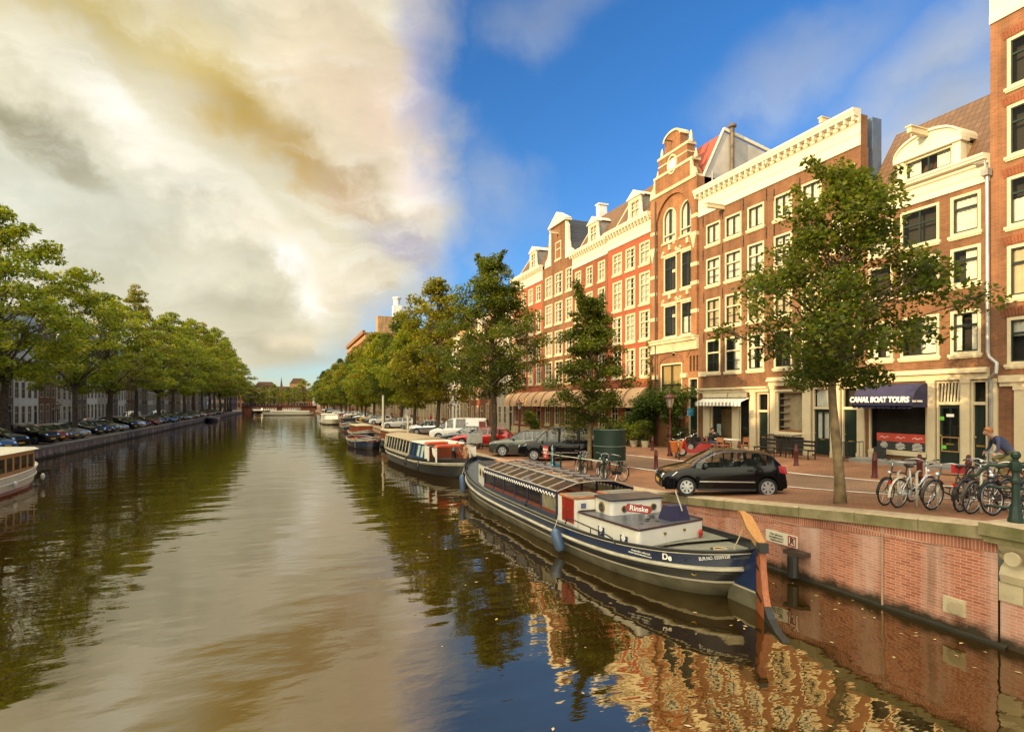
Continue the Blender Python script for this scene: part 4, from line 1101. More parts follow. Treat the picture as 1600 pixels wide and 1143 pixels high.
h = hotel('red painted hotel house with white sashes next to the stepped gable', Y45, Y56, 1.2, M['br_red'], ((FY(1015.6), FY(999)), (FY(992.6), FY(977.5)), (FY(971.8), FY(957.4))), HR, 'white2t', ['full', 'full', 'sides'], 16.65, (1,))
h.cornice(16.65, 18.05, .5)
h.mansard(18.0, 21.6, -.3, -2.6)
h.dormer(h.lx((FY(996) + FY(970)) / 2 - .2), 18.0, 20.0, 1.5, d=-.35)
h = hotel('dull red hotel house half hidden by the slim tree', Y56, Y67, 1.05, M['br_redbrown'], mid(Y56, Y67, 3, 1.15), HR, 'white2t', ['full', 'sides'], 16.5, (2,))
h.cornice(16.5, 17.95, .5)
h.mansard(17.9, 21.5, -.3, -2.6)
h.dormer(h.lx((Y56 + Y67) / 2), 17.95, 19.9, 1.5, d=-.35)
mb = MB(); mb.box(h.lx(46.6), h.lx(47.2), -3.2, -2.4, 20.5, 22.6); mb.box(h.lx(46.5), h.lx(47.25), -3.3, -2.3, 22.6, 22.75); mb.build('chimney', M['plaster_white'], h.o)
h = hotel('brown brick hotel house with the tall neck gable and white pediment', Y67, Y78, .97, M['br_tan'] if False else M['br_brown'], ((FY(895), FY(884)), (FY(879), FY(867)), (FY(863), FY(852))), [(14.8, 16.9)] + [(12.0, 14.1), (8.95, 11.3), (6.2, 8.4)], 'white2t', ['full', 'sides'], 17.9, None)
xg = h.lx((FY(884) + FY(861.5)) / 2); gw = abs(FY(884) - FY(861.5)) / 2
mb = MB(); mb.box(xg - gw, xg + gw, -.4, .003, 17.88, 21.5); mb.build('neck_gable', M['br_brown'], h.o)
add_window(h.o, xg, 18.2, 1.25, 1.7, 'white2', 'full', .02)
mb = MB(); mb.box(xg - gw - .3, xg + gw + .3, -.5, .25, 21.5, 21.7); mb.prism([(xg - gw - .35, .2, 21.7), (xg + gw + .35, .2, 21.7), (xg, .2, 22.75)], (0, -.7, 0))
for sx in (-1, 1):
    e = xg + sx * gw
    mb.prism([(e, .06, 17.9), (e + sx * (h.hw - gw - abs(xg) + .1), .06, 17.9), (e + sx * (h.hw - gw - .5), .06, 18.5), (e + sx * .75, .06, 18.8), (e + sx * .5, .06, 19.6), (e + sx * .38, .06, 21.0), (e, .06, 21.5)], (0, -.3, 0))
mb.build('gable_trim', M['white'], h.o)
mb = MB(); mb.poly([(-h.hw, -.2, 17.9), (xg, -.2, 22.2), (xg, -9, 22.2), (-h.hw, -9, 17.9)]); mb.poly([(h.hw, -.2, 17.9), (xg, -.2, 22.2), (xg, -9, 22.2), (h.hw, -9, 17.9)]); mb.build('roof', M['tile_dark'], h.o)
h.beam(xg, 20.7, .9)
h = hotel('orange red hotel house at the far end of the tan awnings', Y78, Y89, .93, M['br_red'], mid(Y78, Y89, 4, 1.25), [(14.9, 16.55)] + HR[1:], 'white2t', ['full', 'sides'], 16.9, (0,))
h.cornice(16.9, 18.45, .5)
h.mansard(18.4, 21.8, -.3, -2.6)
h.dormer(h.lx(FY(828)), 18.45, 20.6, 1.5, d=-.35)
# ------------------------------------------------------------------ trees
M['bark'] = paint('elm_bark', (.085, .062, .038), .95, var=.35, scale=4, bmp=.5)
M['bark_pale'] = paint('mossy_pale_bark', (.24, .17, .085), .95, var=.35, scale=3, bmp=.4)
M['leaf_dark'] = leafmat('dark_green_leaves', [(.050, .082, .008), (.080, .115, .010), (.120, .150, .014), (.185, .190, .018)])
M['leaf_elm'] = leafmat('olive_green_leaves', [(.11, .165, .008), (.18, .23, .010), (.27, .29, .013), (.36, .33, .018)])
M['leaf_gold'] = leafmat('yellowing_leaves', [(.12, .14, .012), (.18, .19, .014), (.25, .23, .018), (.32, .25, .02)])
M['leaf_bush'] = leafmat('bush_leaves', [(.03, .065, .012), (.06, .10, .016), (.09, .13, .02)])
M['leaf_pale'] = leafmat('pale_climber_leaves', [(.07, .11, .012), (.13, .16, .02), (.22, .20, .03)])
def leaf_cloud(name, mat, clumps, per, size, rng, flat=.55, droop=.25, parent=None):
    """many small four-cornered leaves spread through clumps given as (centre, radius)"""
    P = []
    for c, r in clumps:
        n = max(6, int(per * (r ** 1.6)))
        d = rng.normal(size=(n, 3)); d /= np.linalg.norm(d, axis=1)[:, None]
        rad = r * rng.random(n) ** .45
        q = d * rad[:, None]; q[:, 2] *= flat
        q[:, 2] -= droop * (q[:, 0] ** 2 + q[:, 1] ** 2) / max(r, .1)
        P.append(q + np.array(c))
    P = np.concatenate(P); n = len(P)
    yaw = rng.random(n) * 2 * math.pi; tilt = rng.normal(0, .55, n); roll = rng.normal(0, .5, n)
    s = size * (.65 + .7 * rng.random(n))
    ax = np.stack([np.cos(yaw) * np.cos(tilt), np.sin(yaw) * np.cos(tilt), np.sin(tilt)], 1)
    b0 = np.stack([-np.sin(yaw), np.cos(yaw), np.zeros(n)], 1)
    up = np.cross(ax, b0)
    bx = b0 * np.cos(roll)[:, None] + up * np.sin(roll)[:, None]
    V = np.empty((n, 4, 3))
    V[:, 0] = P - ax * s[:, None] * .5; V[:, 2] = P + ax * s[:, None] * .55
    V[:, 1] = P + bx * s[:, None] * .36; V[:, 3] = P - bx * s[:, None] * .36
    me = bpy.data.meshes.new(name)
    me.vertices.add(4 * n); me.vertices.foreach_set('co', V.reshape(-1))
    me.loops.add(4 * n); me.loops.foreach_set('vertex_index', np.arange(4 * n, dtype=np.int32))
    me.polygons.add(n); me.polygons.foreach_set('loop_start', np.arange(0, 4 * n, 4, dtype=np.int32))
    me.materials.append(mat); me.update(calc_edges=True)
    return me
def tree_meshes(seed, H, trunk_r, fork, crown, nclump, per, leaf, clump_r, leafm, barkm='bark', lean=(0, 0), leader=True, shoots=0, flat=.55):
    """crown: list of (height, radius); returns the trunk-and-limb mesh and the crown mesh"""
    rng = np.random.default_rng(seed); rnd = random.Random(seed)
    prof = lambda z: pw(crown, z)
    z0, z1 = crown[0][0], crown[-1][0]
    mb = MB()
    top = H * .9 if leader else fork + (H - fork) * .35
    def tx(z): f = z / H; return Vector((lean[0] * f + .12 * math.sin(z * .9 + seed), lean[1] * f + .10 * math.cos(z * .7 + seed), z))
    n = 12; pts = [tx(top * i / n) - Vector((0, 0, .25 if i == 0 else 0)) for i in range(n + 1)]; off = pts[0].copy(); 
    for p in pts: p.x -= off.x * (1 - p.z / H if p.z > 0 else 1); p.y -= off.y * (1 - p.z / H if p.z > 0 else 1)
    rad = [trunk_r * (1.35 if i == 0 else 1.0) * max(.12, (1 - .82 * (i / n) ** 1.1)) for i in range(n + 1)]
    mb.tube(pts, rad, 9)
    def trunk_at(z): 
        f = min(1, max(0, z / top)) * n; i = min(n - 1, int(f)); return pts[i].lerp(pts[i + 1], f - i), rad[i] * (1 - f + i) + rad[i + 1] * (f - i)
    clumps = []
    golden = 2.399963
    for k in range(nclump):
        f = (k + .5) / nclump
        z = z0 + (z1 - z0) * f ** .95 + rnd.uniform(-.4, .4)
        r = prof(min(z1, max(z0, z))) * (rnd.uniform(.55, 1.0) if k % 4 else rnd.uniform(.1, .5)) * rnd.choice([1, 1, 1, 1.12, .85])
        a = k * golden + rnd.uniform(-.5, .5)
        cx = tx(min(z, top)); c = Vector((cx.x + r * math.cos(a), cx.y + r * math.sin(a), z))
        cr = clump_r * rnd.uniform(.65, 1.25) * (1.0 if f < .8 else .75)
        clumps.append((tuple(c), cr))
        # branch carrying it
        zs = max(fork * rnd.uniform(.9, 1.05), min(z - r * rnd.uniform(.45, .9), top * .96)); s, sr = trunk_at(zs)
        m = s.lerp(c, .5) + Vector((0, 0, -.06 * r + rnd.uniform(0, .25) * r)); b = min(sr * .6, trunk_r * .38) * rnd.uniform(.7, 1.1)
        mb.tube([s, s.lerp(m, .5) + Vector((rnd.uniform(-.1, .1), rnd.uniform(-.1, .1), 0)), m, m.lerp(c, .6), c], [b * .8, b * .6, b * .42, b * .28, .01], 5, 1, caps=False)
        for q in range(3):
            e = c + Vector((rnd.uniform(-1, 1), rnd.uniform(-1, 1), rnd.uniform(-.3, .6))) * cr * .9; mb.tube([m.lerp(c, .55), e], [b * .22, .008], 4, 1, caps=False)
    for k in range(shoots):   # thin leafy shoots poking out of the top
        a = k * golden * 1.3; z = z0 + (z1 - z0) * rnd.uniform(.45, .95); s, sr = trunk_at(min(z, top)); L = rnd.uniform(1.0, 1.9) + prof(z) * .6
        e = s + Vector((math.cos(a) * L * .55, math.sin(a) * L * .55, L * .8)); mb.tube([s, s.lerp(e, .5) + Vector((0, 0, -.1)), e], [.03, .018, .006], 4, caps=False)
        for q in range(6): clumps.append((tuple(s.lerp(e, .35 + .13 * q)), .26))
    return mb.mesh('trunk', [M[barkm], M['bark']], True), leaf_cloud('crown', M[leafm], clumps, per, leaf, rng, flat)
def tree(name, label, meshes, loc, rz=0, s=1.0, group=None, sz=None):
    t = thing(name, label, 'tree', loc, rz, group); t.scale = (s, s, sz or s)
    link('trunk', meshes[0], t); link('crown', meshes[1], t)
    return t
# big young tree on the quay
T1 = tree_meshes(11, 8.1, .135, 3.2, [(3.1, 1.5), (3.8, 2.7), (4.7, 3.0), (5.6, 2.3), (6.5, 1.6), (7.4, 1.0), (8.0, .2)], 104, 470, .122, .62, 'leaf_dark', 'bark_pale', shoots=3)
tree('street_tree', 'large leafy tree with pale trunk on the quay right of the black hatchback', T1, (13.05, 10.55, gz(13.05, 10.55)), 1.9, .96, sz=1.04)
# slim conical tree behind the urinal
T2 = tree_meshes(5, 9.3, .12, 2.6, [(2.6, .9), (3.3, 1.9), (4.6, 2.1), (6.0, 1.75), (7.2, 1.2), (8.2, .7), (8.9, .15)], 96, 560, .12, .56, 'leaf_dark', 'bark_pale', shoots=12)
tree('street_tree', 'slim conical tree rising beside the green urinal', T2, (13.85, 24.9, gz(13.85, 24.9)), .6, 1.0, sz=.93)
T3 = tree_meshes(21, 14.6, .24, 4.6, [(4.4, 2.8), (6.0, 4.3), (8.2, 4.4), (10.2, 3.3), (12.2, 2.0), (13.6, 1.1), (14.5, .3)], 112, 330, .185, .98, 'leaf_dark', 'bark', shoots=6)
tree('street_tree', 'tall dark green tree behind the red car', T3, (14.2, 40.3, .88), 2.2, .97)
# elms, used many times over
EL = [tree_meshes(31 + i, 17 + i * .8, .36, 5.0 + .3 * i, [(5.2, 4.0), (6.4, 5.9), (8.8, 6.6), (11.6, 6.3), (14.0, 4.8), (15.8, 2.8), (17.2 + i * .8, .6)], 72, 160, .275, 1.28, lm, 'bark', leader=False, lean=(.6, .3), flat=.42)
      for i, lm in enumerate(('leaf_elm', 'leaf_elm', 'leaf_gold'))]
ER = [tree_meshes(41 + i, 14.6 + i, .24, 4.6, [(3.6, 2.6), (5.6, 4.3), (8.4, 4.7), (11.0, 4.0), (13.2, 2.6), (14.8 + i, .4)], 100, 160, .28, 1.15, lm, 'bark', leader=True, flat=.5)
      for i, lm in enumerate(('leaf_elm', 'leaf_gold', 'leaf_dark'))]
tree('street_tree', 'yellowish elm behind the white van, left of the dark tree', ER[1], (14, 56, .88), .4, .98)
# ------------------------------------------------------------------ tree rows and more houses
rnd = random.Random(8)
GR, GL = 'trees along the near quay towards the far bridge', 'elms along the far bank'
words = ['first', 'second', 'third', 'fourth', 'fifth', 'sixth', 'seventh', 'eighth', 'ninth', 'tenth', 'eleventh', 'twelfth', 'thirteenth', 'fourteenth', 'fifteenth', 'sixteenth', 'seventeenth', 'eighteenth', 'nineteenth', 'twentieth', 'twenty-first', 'twenty-second']
y = 66; k = 0
while y < 262:
    i = [0, 2, 0, 1, 0, 0, 2, 1][k % 8]
    tree('street_tree', '%s %s tree beyond the yellowish elm along the house side quay' % (words[k], ['olive', 'yellowing', 'dark'][i]), ER[i], (14 + rnd.uniform(-.4, .4), y, .88), rnd.uniform(0, 6), rnd.uniform(.86, 1.04) * (1 if k < 3 else .95), GR)
    y += rnd.uniform(9.5, 12.5) if k else 11; k += 1
y = 42.6; k = 0
while y < 262:
    i = [0, 0, 1, 0, 2, 1, 0, 1, 0, 2, 1, 0, 0, 1, 2, 0, 1][k % 17]
    s = 1.07 if k == 1 else [.94, 1.02, .88, 1.05, .92][k % 5] * (1 + .35 * min(1, max(0, (y - 75) / 110)))
    tree('elm_tree', '%s big spreading %s elm along the far bank, counted from the near end' % (words[k], 'yellowing' if i == 2 else 'green'), EL[i], (-20.2 + rnd.uniform(-.3, .3), y, .88), [0.3, 3.3, .9, 2.0, 4.1, 5.2, 1.5][k % 7], s * [1, 1, .9, 1.04, .93, 1.06, .88][k % 7], GL, sz=s * [1, 1, 1.06, .9, 1.08, .92, 1.0][k % 7])
    y += 13.9; k += 1
# trees beyond the far bridge
for k, (x, y, s, i) in enumerate([(-11, 300, .75, 0), (-6, 318, .85, 0), (1, 360, .8, 1), (9, 330, 1.05, 0), (14, 306, .9, 1), (20, 300, 1.0, 2), (-3, 395, .8, 0), (5, 420, .9, 1), (-16, 300, .9, 0)]):
    tree('tree', ['rounded green tree', 'taller green tree', 'small olive tree', 'broad dark tree', 'bushy olive tree', 'yellow tree', 'distant low tree', 'distant olive tree', 'dense green tree'][k] + ' beyond the far bridge', EL[i], (x, y, .5), k, s * .9, 'trees beyond the far bridge')

WALLS = ['br_brown', 'br_dark', 'br_redbrown', 'br_tan', 'plaster', 'br_grey', 'plaster_white']
WNAME = {'br_brown': 'brown brick', 'br_dark': 'dark brick', 'br_redbrown': 'red brown brick', 'br_tan': 'tan brick', 'plaster': 'grey plastered', 'br_grey': 'grey brick', 'plaster_white': 'white plastered', 'br_orange': 'orange brick'}
def plain_house(side, y0, y1, mat, top, gable, label, floors=4, style='far', base=.9, detail=True, group=None):
    h = House('canal_house', label, y0, y1, base, top, M[mat], side, 10, group)
    n = max(2, round((y1 - y0) / 2.0)); w = 1.15
    hs = (top - base - 1.0) / floors
    for r in range(floors):
        z0 = base + .5 + hs * r + (.5 if r else .1); z1 = base + .5 + hs * (r + 1) - .35
        if r == 0:
            cols = mid(y0, y1, n, w)
            for c, (ya, yb) in enumerate(cols):
                if c == (0 if side > 0 else n - 1): h.door(ya + .05, yb - .05, base + .1, z1, z1 - .7, letter=False)
                else: h.win(ya, yb, z0 + .3, z1, style)
        else:
            for ya, yb in mid(y0, y1, n, w): h.win(ya, yb, z0, z1, style, 'full' if (side > 0 and rnd.random() < .4) else None)
    h.wall()
    if gable == 'cornice':
        h.cornice(top - .02, top + 1.0, .4, modillions=False); h.mansard(top + .95, top + 3.2, -.3, -2.6)
        if detail and y1 - y0 > 5: h.dormer(0, top + 1.0, top + 2.6, 1.3, d=-.35)
    elif gable == 'flat':
        h.cornice(top - .02, top + 1.1, .45, modillions=False)
        mb = MB(); mb.box(-h.hw, h.hw, -h.depth, -.3, top, top + .9); mb.build('roof', M['roofing'], h.o)
    else:
        hw = h.hw; mb = MB()
        if gable == 'step':
            for k in range(4): mb.box(-hw * (1 - .22 * k), hw * (1 - .22 * k), -.35, .003, top + k * .8, top + (k + 1) * .8)
        elif gable == 'neck': mb.box(-hw * .42, hw * .42, -.35, .003, top, top + 3.0)
        else: mb.prism([(-hw, .003, top), (hw, .003, top), (hw * .75, .003, top + 1.2), (hw * .45, .003, top + 1.9), (hw * .4, .003, top + 2.8), (-hw * .4, .003, top + 2.8), (-hw * .45, .003, top + 1.9), (-hw * .75, .003, top + 1.2)], (0, -.35, 0))
        g = mb.build('gable', M[mat], h.o)
        add_window(h.o, 0, top + .4, 1.1, 1.5, style, None, .02)
        t = MB()
        if gable == 'step':
            for k in range(4): t.box(-hw * (1 - .22 * k) - .06, hw * (1 - .22 * k) + .06, -.4, .06, top + (k + 1) * .8 - .005, top + (k + 1) * .8 + .1)
        else:
            z = top + (3.0 if gable == 'neck' else 2.8); t.box(-hw * .5, hw * .5, -.4, .12, z, z + .15); t.prism([(-hw * .5, .1, z + .15), (hw * .5, .1, z + .15), (0, .1, z + .8)], (0, -.45, 0))
            if gable == 'neck':
                for sx in (-1, 1): t.prism([(sx * hw * .42, .05, top), (sx * hw, .05, top), (sx * hw * .7, .05, top + .7), (sx * hw * .52, .05, top + 1.4), (sx * hw * .48, .05, top + 2.6), (sx * hw * .42, .05, top + 2.9)], (0, -.25, 0))
        t.build('gable_trim', M['white'], h.o)
        mb = MB()
        for sx in (-1, 1): mb.poly([(sx * hw, -.3, top), (0, -.3, top + 2.6), (0, -h.depth, top + 2.6), (sx * hw, -h.depth, top)])
        mb.build('roof', M['tile_brown'], h.o)
    return h
# right row beyond the hotel
y = Y89; k = 0
SPEC = [(5.6, 'plaster', 13.6, 'cornice'), (5.0, 'br_brown', 14.6, 'neck'), (6.2, 'br_redbrown', 13.2, 'cornice'), (5.4, 'br_tan', 15.0, 'bell'), (6.0, 'plaster_white', 13.8, 'flat'), (5.2, 'br_dark', 14.4, 'step')]
while y < 94.5 and k < 6:
    w, mt, top, gb = SPEC[k]; 
    plain_house(1, y, y + w, mt, top, gb, '%s canal house with a %s, %s beyond the tan awnings' % (WNAME[mt], {'cornice': 'roof dormer', 'neck': 'neck gable', 'bell': 'bell gable', 'flat': 'flat cornice', 'step': 'step gable'}[gb], words[k]))
    y += w; k += 1
yb_ = y
# building with tall red pilasters over a pale ground floor
h = House('office_building', 'red brick building with tall pilasters over a pale stone ground floor', y, y + 21, .9, 15.5, M['br_redbrown'])
for k, (ya, yb) in enumerate(mid(y, y + 21, 8, 1.5)):
    h.win(ya, yb, 1.6, 4.6, 'far'); h.win(ya, yb, 6.2, 9.6, 'far'); h.win(ya, yb, 10.6, 14.0, 'far')
h.wall()
mb = MB(); mb.box(-h.hw, h.hw, 0, .3, 4.9, 5.9)
for k in range(9):
    x = -h.hw + 2 * h.hw * k / 8; mb.box(max(-h.hw, x - .45), min(h.hw, x + .45), 0, .25, .9, 4.9)
mb.build('stone_base', M['stone'], h.o)
mb = MB()
for k in range(9):
    x = -h.hw + 2 * h.hw * k / 8; mb.box(max(-h.hw, x - .35), min(h.hw, x + .35), 0, .35, 5.9, 14.6)
mb.build('pilasters', M['br_redbrown'], h.o)
h.cornice(14.6, 16.0, .6)
mb = MB(); mb.box(-h.hw, h.hw, -10, -.3, 15.4, 15.9); mb.build('roof', M['roofing'], h.o)
y += 21; k = 6
TOPW = ['br_brown', 'plaster_white', 'br_redbrown', 'br_tan', 'br_brown', 'plaster', 'br_redbrown', 'br_dark', 'br_tan', 'br_brown', 'plaster_white', 'br_redbrown']
j = 0
while y < 188:
    w = rnd.uniform(5.2, 7); w = min(w, 190 - y) if 190 - y < 9 else w
    plain_house(1, y, y + w, TOPW[j % 12], rnd.uniform(12.5, 15.5), ['cornice', 'neck', 'flat', 'bell', 'cornice', 'step'][j % 6], '%s canal house, %s past the building with red pilasters' % (WNAME[TOPW[j % 12]], words[j]), group='far houses on the sunny side')
    y += w; j += 1
# the tall corner block with the chimney
h = House('office_block', 'large tall brick block with flat roof and a white capped chimney far down the canal', 190, 246, .9, 27.0, M['br_tan'], face=23.5)
for z in (4, 9, 14, 19): 
    for ya, yb in mid(190, 246, 14, 2.0): h.win(ya, yb, z, z + 3.6, 'far')
h.wall()
mb = MB(); mb.box(-h.hw - .3, h.hw, -.05, .5, 24.2, 24.8); mb.box(-h.hw - .5, h.hw, -.05, .8, 26.4, 27.6)
for k in range(28): x = -h.hw + .6 + k * 2.0; mb.box(x - .3, x + .3, 0, .3, 5, 24.2)
mb.build('facade_ribs', M['br_orange'], h.o)
mb = MB(); mb.box(-h.hw - .05, -h.hw + 4, -9, -4.0, 26.5, 32.5); mb.build('roof_house', M['br_tan'], h.o)
mb = MB(); mb.box(-h.hw + 1, -h.hw + 3.8, -12, -9.3, 26, 36.5); mb.lathe([(1.1, 0), (1.1, 2.2), (1.5, 2.3), (1.5, 2.7), (.4, 3.0)], (-h.hw + 2.4, -10.6, 36.5), 10); mb.build('chimney', M['plaster_white'], h.o)
mb = MB(); mb.box(-h.hw - .3, -h.hw + 8, -16, -4, 22, 27.0); mb.build('side_wing', M['br_redbrown'], h.o)
# left row: nearer ones stand outside the picture but shade the canal and the street
y = -34; j = 0
while y < 262:
    w = rnd.uniform(5.4, 7.4)
    mt = ['br_grey', 'plaster_white', 'plaster', 'br_grey', 'plaster_white', 'br_dark', 'plaster'][j % 7]; gb = ['neck', 'cornice', 'bell', 'cornice', 'step', 'flat', 'neck'][j % 7]
    top = rnd.uniform(12.6, 14.6) if y > 70 else 14.4
    plain_house(-1, y, y + w, mt, top, gb, '%s house with %s across the canal, %s in its row' % (WNAME[mt], {'cornice': 'a roof dormer', 'neck': 'a neck gable', 'bell': 'a bell gable', 'flat': 'a flat cornice', 'step': 'a step gable'}[gb], 'number %d' % (j + 1) if j >= 22 else words[j]), group='houses across the canal')
    y += w; j += 1
# city beyond the far bridge
for k, (x0, x1, y0, y1, z, mt) in enumerate([(-46, -24, 285, 330, 17, 'br_grey'), (-22, -6, 440, 470, 15, 'br_tan'), (2, 14, 470, 500, 19, 'br_tan'), (26, 50, 300, 360, 16, 'br_brown'), (24, 50, 380, 470, 17, 'br_tan'), (-50, -22, 350, 450, 16, 'br_dark'), (-20, 22, 560, 590, 15, 'br_redbrown')]):
    t = thing('city_block', '%s city block seen over the trees %s the far bridge' % (WNAME[mt], ['left behind', 'behind', 'straight behind', 'right behind', 'further right behind', 'further left behind', 'farthest behind'][k]), 'building', ((x0 + x1) / 2, (y0 + y1) / 2, 0))
    a, b = (x1 - x0) / 2, (y1 - y0) / 2
    mb = MB(); mb.box(-a, a, -b, b, -1, z); mb.build('wall', M[mt], t)
    mb = MB(); mb.prism([(-a, -b - .3, z), (a, -b - .3, z), (a * .55, -b - .3, z + 4), (-a * .55, -b - .3, z + 4)], (0, 2 * b + .6, 0)); mb.build('roof', M['tile_brown'], t)
    mb = MB()
    for f in range(4):
        for q in range(int(a)): mb.box(-a + 1 + q * 2, -a + 1.9 + q * 2, -b - .06, -b + .05, 2 + f * 3.7, 4.2 + f * 3.7)
    for f in range(4):
        for q in range(int(b * .8)): 
            for sx in (-1, 1): mb.box(sx * a - .06, sx * a + .06, -b + 1 + q * 2.4, -b + 2 + q * 2.4, 2 + f * 3.7, 4.2 + f * 3.7)
    wv = mb.build('windows', M['pane_dark'], t); wv['kind'] = 'stuff'
for k, (x, y, hgt) in enumerate([(-5, 620, 30), (10, 640, 27)]):
    t = thing('church_spire', ['taller slender', 'shorter slender'][k] + ' church spire on the skyline beyond the bridge', 'spire', (x, y, 0))
    mb = MB(); mb.box(-3, 3, -3, 3, 0, hgt - 22); mb.build('tower', M['br_brown'], t)
    mb = MB(); mb.lathe([(3.2, hgt - 22), (2.2, hgt - 16), (1.4, hgt - 12), (1.2, hgt - 9), (.3, hgt - 2), (.1, hgt)], (0, 0, 0), 8); mb.build('spire', M['tile_dark'], t)
# ------------------------------------------------------------------ vehicles
def carpaint(name, c, metal=.35):
    mt, nt, p = nodes_of(name)
    p.inputs['Base Color'].default_value = c4(c); p.inputs['Metallic'].default_value = metal
    p.inputs['Roughness'].default_value = .16; p.inputs['Coat Weight'].default_value = .5; p.inputs['Coat Roughness'].default_value = .03
    return mt
PAINT = {k: carpaint(k + '_car_paint', c, m) for k, c, m in [
    ('black', (.004, .004, .005), .0), ('red', (.48, .012, .010), .1), ('white', (.72, .71, .68), 0), ('silver', (.42, .43, .44), .7), ('grey', (.12, .125, .13), .5),
    ('olive', (.085, .090, .075), .5), ('yellow', (.60, .36, .02), .1), ('navy', (.02, .035, .10), .3), ('blue', (.05, .14, .30), .3), ('maroon', (.20, .015, .012), .2), ('beige', (.50, .45, .33), .3)]}
for k_ in ('black', 'navy', 'grey'):
    b_ = PAINT[k_].node_tree.nodes['Principled BSDF']; b_.inputs['Specular IOR Level'].default_value = .22; b_.inputs['Coat Weight'].default_value = .18; b_.inputs['Roughness'].default_value = .12
M['carglass'] = glass('car_glass', (.02, .028, .025), .62)
M['lamp_clear'] = paint('headlamp_lens', (.75, .77, .78), .08, metal=.6, var=.03)
M['lamp_red'] = paint('tail_lamp_lens', (.50, .012, .01), .12, var=.03, coat=1)
M['plate_yellow'] = paint('yellow_plate', (.80, .46, .02), .5, var=.02)
M['alloy'] = paint('wheel_trim_silver', (.52, .53, .54), .35, metal=.7, var=.05)
M['plastic'] = paint('black_plastic', (.018, .018, .018), .6)
CARS = {  # roofline (from the nose), belt heights, glass stations, wheel positions, width, wheel radius
    'hatch': dict(L=3.98, W=1.71, top=[(0, .46), (.03, .64), (.12, .74), (.35, .82), (.98, .97), (1.35, 1.20), (1.74, 1.40), (2.05, 1.465), (2.7, 1.47), (3.25, 1.42), (3.55, 1.34), (3.80, 1.02), (3.92, .92), (3.965, .6), (3.98, .46)],
                  belt=[(.9, .90), (2.4, .96), (3.8, 1.04)], ws=(1.0, 1.78), rw=(3.50, 3.80), pil=[1.98, 2.02, 2.62, 2.72, 3.34], wx=(.79, 3.36), r=.305),
    'wagon': dict(L=4.75, W=1.79, top=[(0, .46), (.03, .62), (.12, .70), (.4, .80), (1.25, .94), (1.7, 1.18), (2.1, 1.37), (2.45, 1.44), (3.6, 1.45), (4.15, 1.39), (4.35, 1.28), (4.62, .98), (4.71, .9), (4.74, .6), (4.75, .46)],
                  belt=[(1.2, .88), (2.6, .93), (4.6, 1.02)], ws=(1.28, 2.12), rw=(4.28, 4.62), pil=[2.3, 2.36, 2.86, 2.95, 3.62, 3.70, 4.12], wx=(.9, 3.65), r=.315),
    'suv': dict(L=4.45, W=1.84, top=[(0, .5), (.03, .76), (.12, .88), (.35, .97), (1.15, 1.09), (1.55, 1.34), (1.95, 1.55), (2.3, 1.63), (3.4, 1.63), (3.9, 1.55), (4.15, 1.42), (4.34, 1.12), (4.41, .98), (4.44, .65), (4.45, .5)],
                belt=[(1.1, 1.02), (2.6, 1.07), (4.3, 1.14)], ws=(1.18, 1.98), rw=(4.05, 4.34), pil=[2.15, 2.22, 2.68, 2.78, 3.4, 3.48, 3.88], wx=(.86, 3.5), r=.345),
    'van': dict(L=5.25, W=1.92, top=[(0, .5), (.03, .80), (.12, .92), (.35, 1.02), (.78, 1.14), (1.25, 1.55), (1.68, 1.87), (2.0, 1.98), (3.4, 2.03), (4.9, 2.0), (5.1, 1.93), (5.18, 1.6), (5.22, 1.0), (5.24, .6), (5.25, .5)],
                belt=[(.75, 1.08), (2.0, 1.14), (5.2, 1.16)], ws=(.84, 1.70), rw=(5.11, 5.2), pil=[1.50, 1.60, 2.20, 2.40, 3.30, 5.1], wx=(.88, 4.05), r=.335),
    'bus': dict(L=4.85, W=1.84, top=[(0, .5), (.03, .78), (.12, .90), (.3, .98), (.98, 1.10), (1.35, 1.48), (1.72, 1.78), (2.0, 1.90), (2.8, 1.94), (4.5, 1.92), (4.68, 1.86), (4.76, 1.5), (4.81, 1.0), (4.84, .6), (4.85, .5)],
                belt=[(.9, 1.04), (2.2, 1.09), (4.8, 1.10)], ws=(1.02, 1.75), rw=(4.68, 4.77), pil=[1.62, 1.70, 2.30, 2.42, 3.42, 3.54, 4.56], wx=(.92, 3.85), r=.32),
    'sedan': dict(L=4.55, W=1.76, top=[(0, .46), (.03, .60), (.12, .70), (.4, .80), (1.3, .93), (1.75, 1.18), (2.1, 1.35), (2.45, 1.42), (3.1, 1.41), (3.5, 1.28), (3.85, 1.06), (4.3, 1.02), (4.48, .95), (4.53, .6), (4.55, .46)],
                  belt=[(1.2, .88), (2.6, .93), (4.0, .99)], ws=(1.33, 2.12), rw=(3.30, 3.84), pil=[2.3, 2.36, 2.88, 2.97, 3.22], wx=(.88, 3.55), r=.31),
}
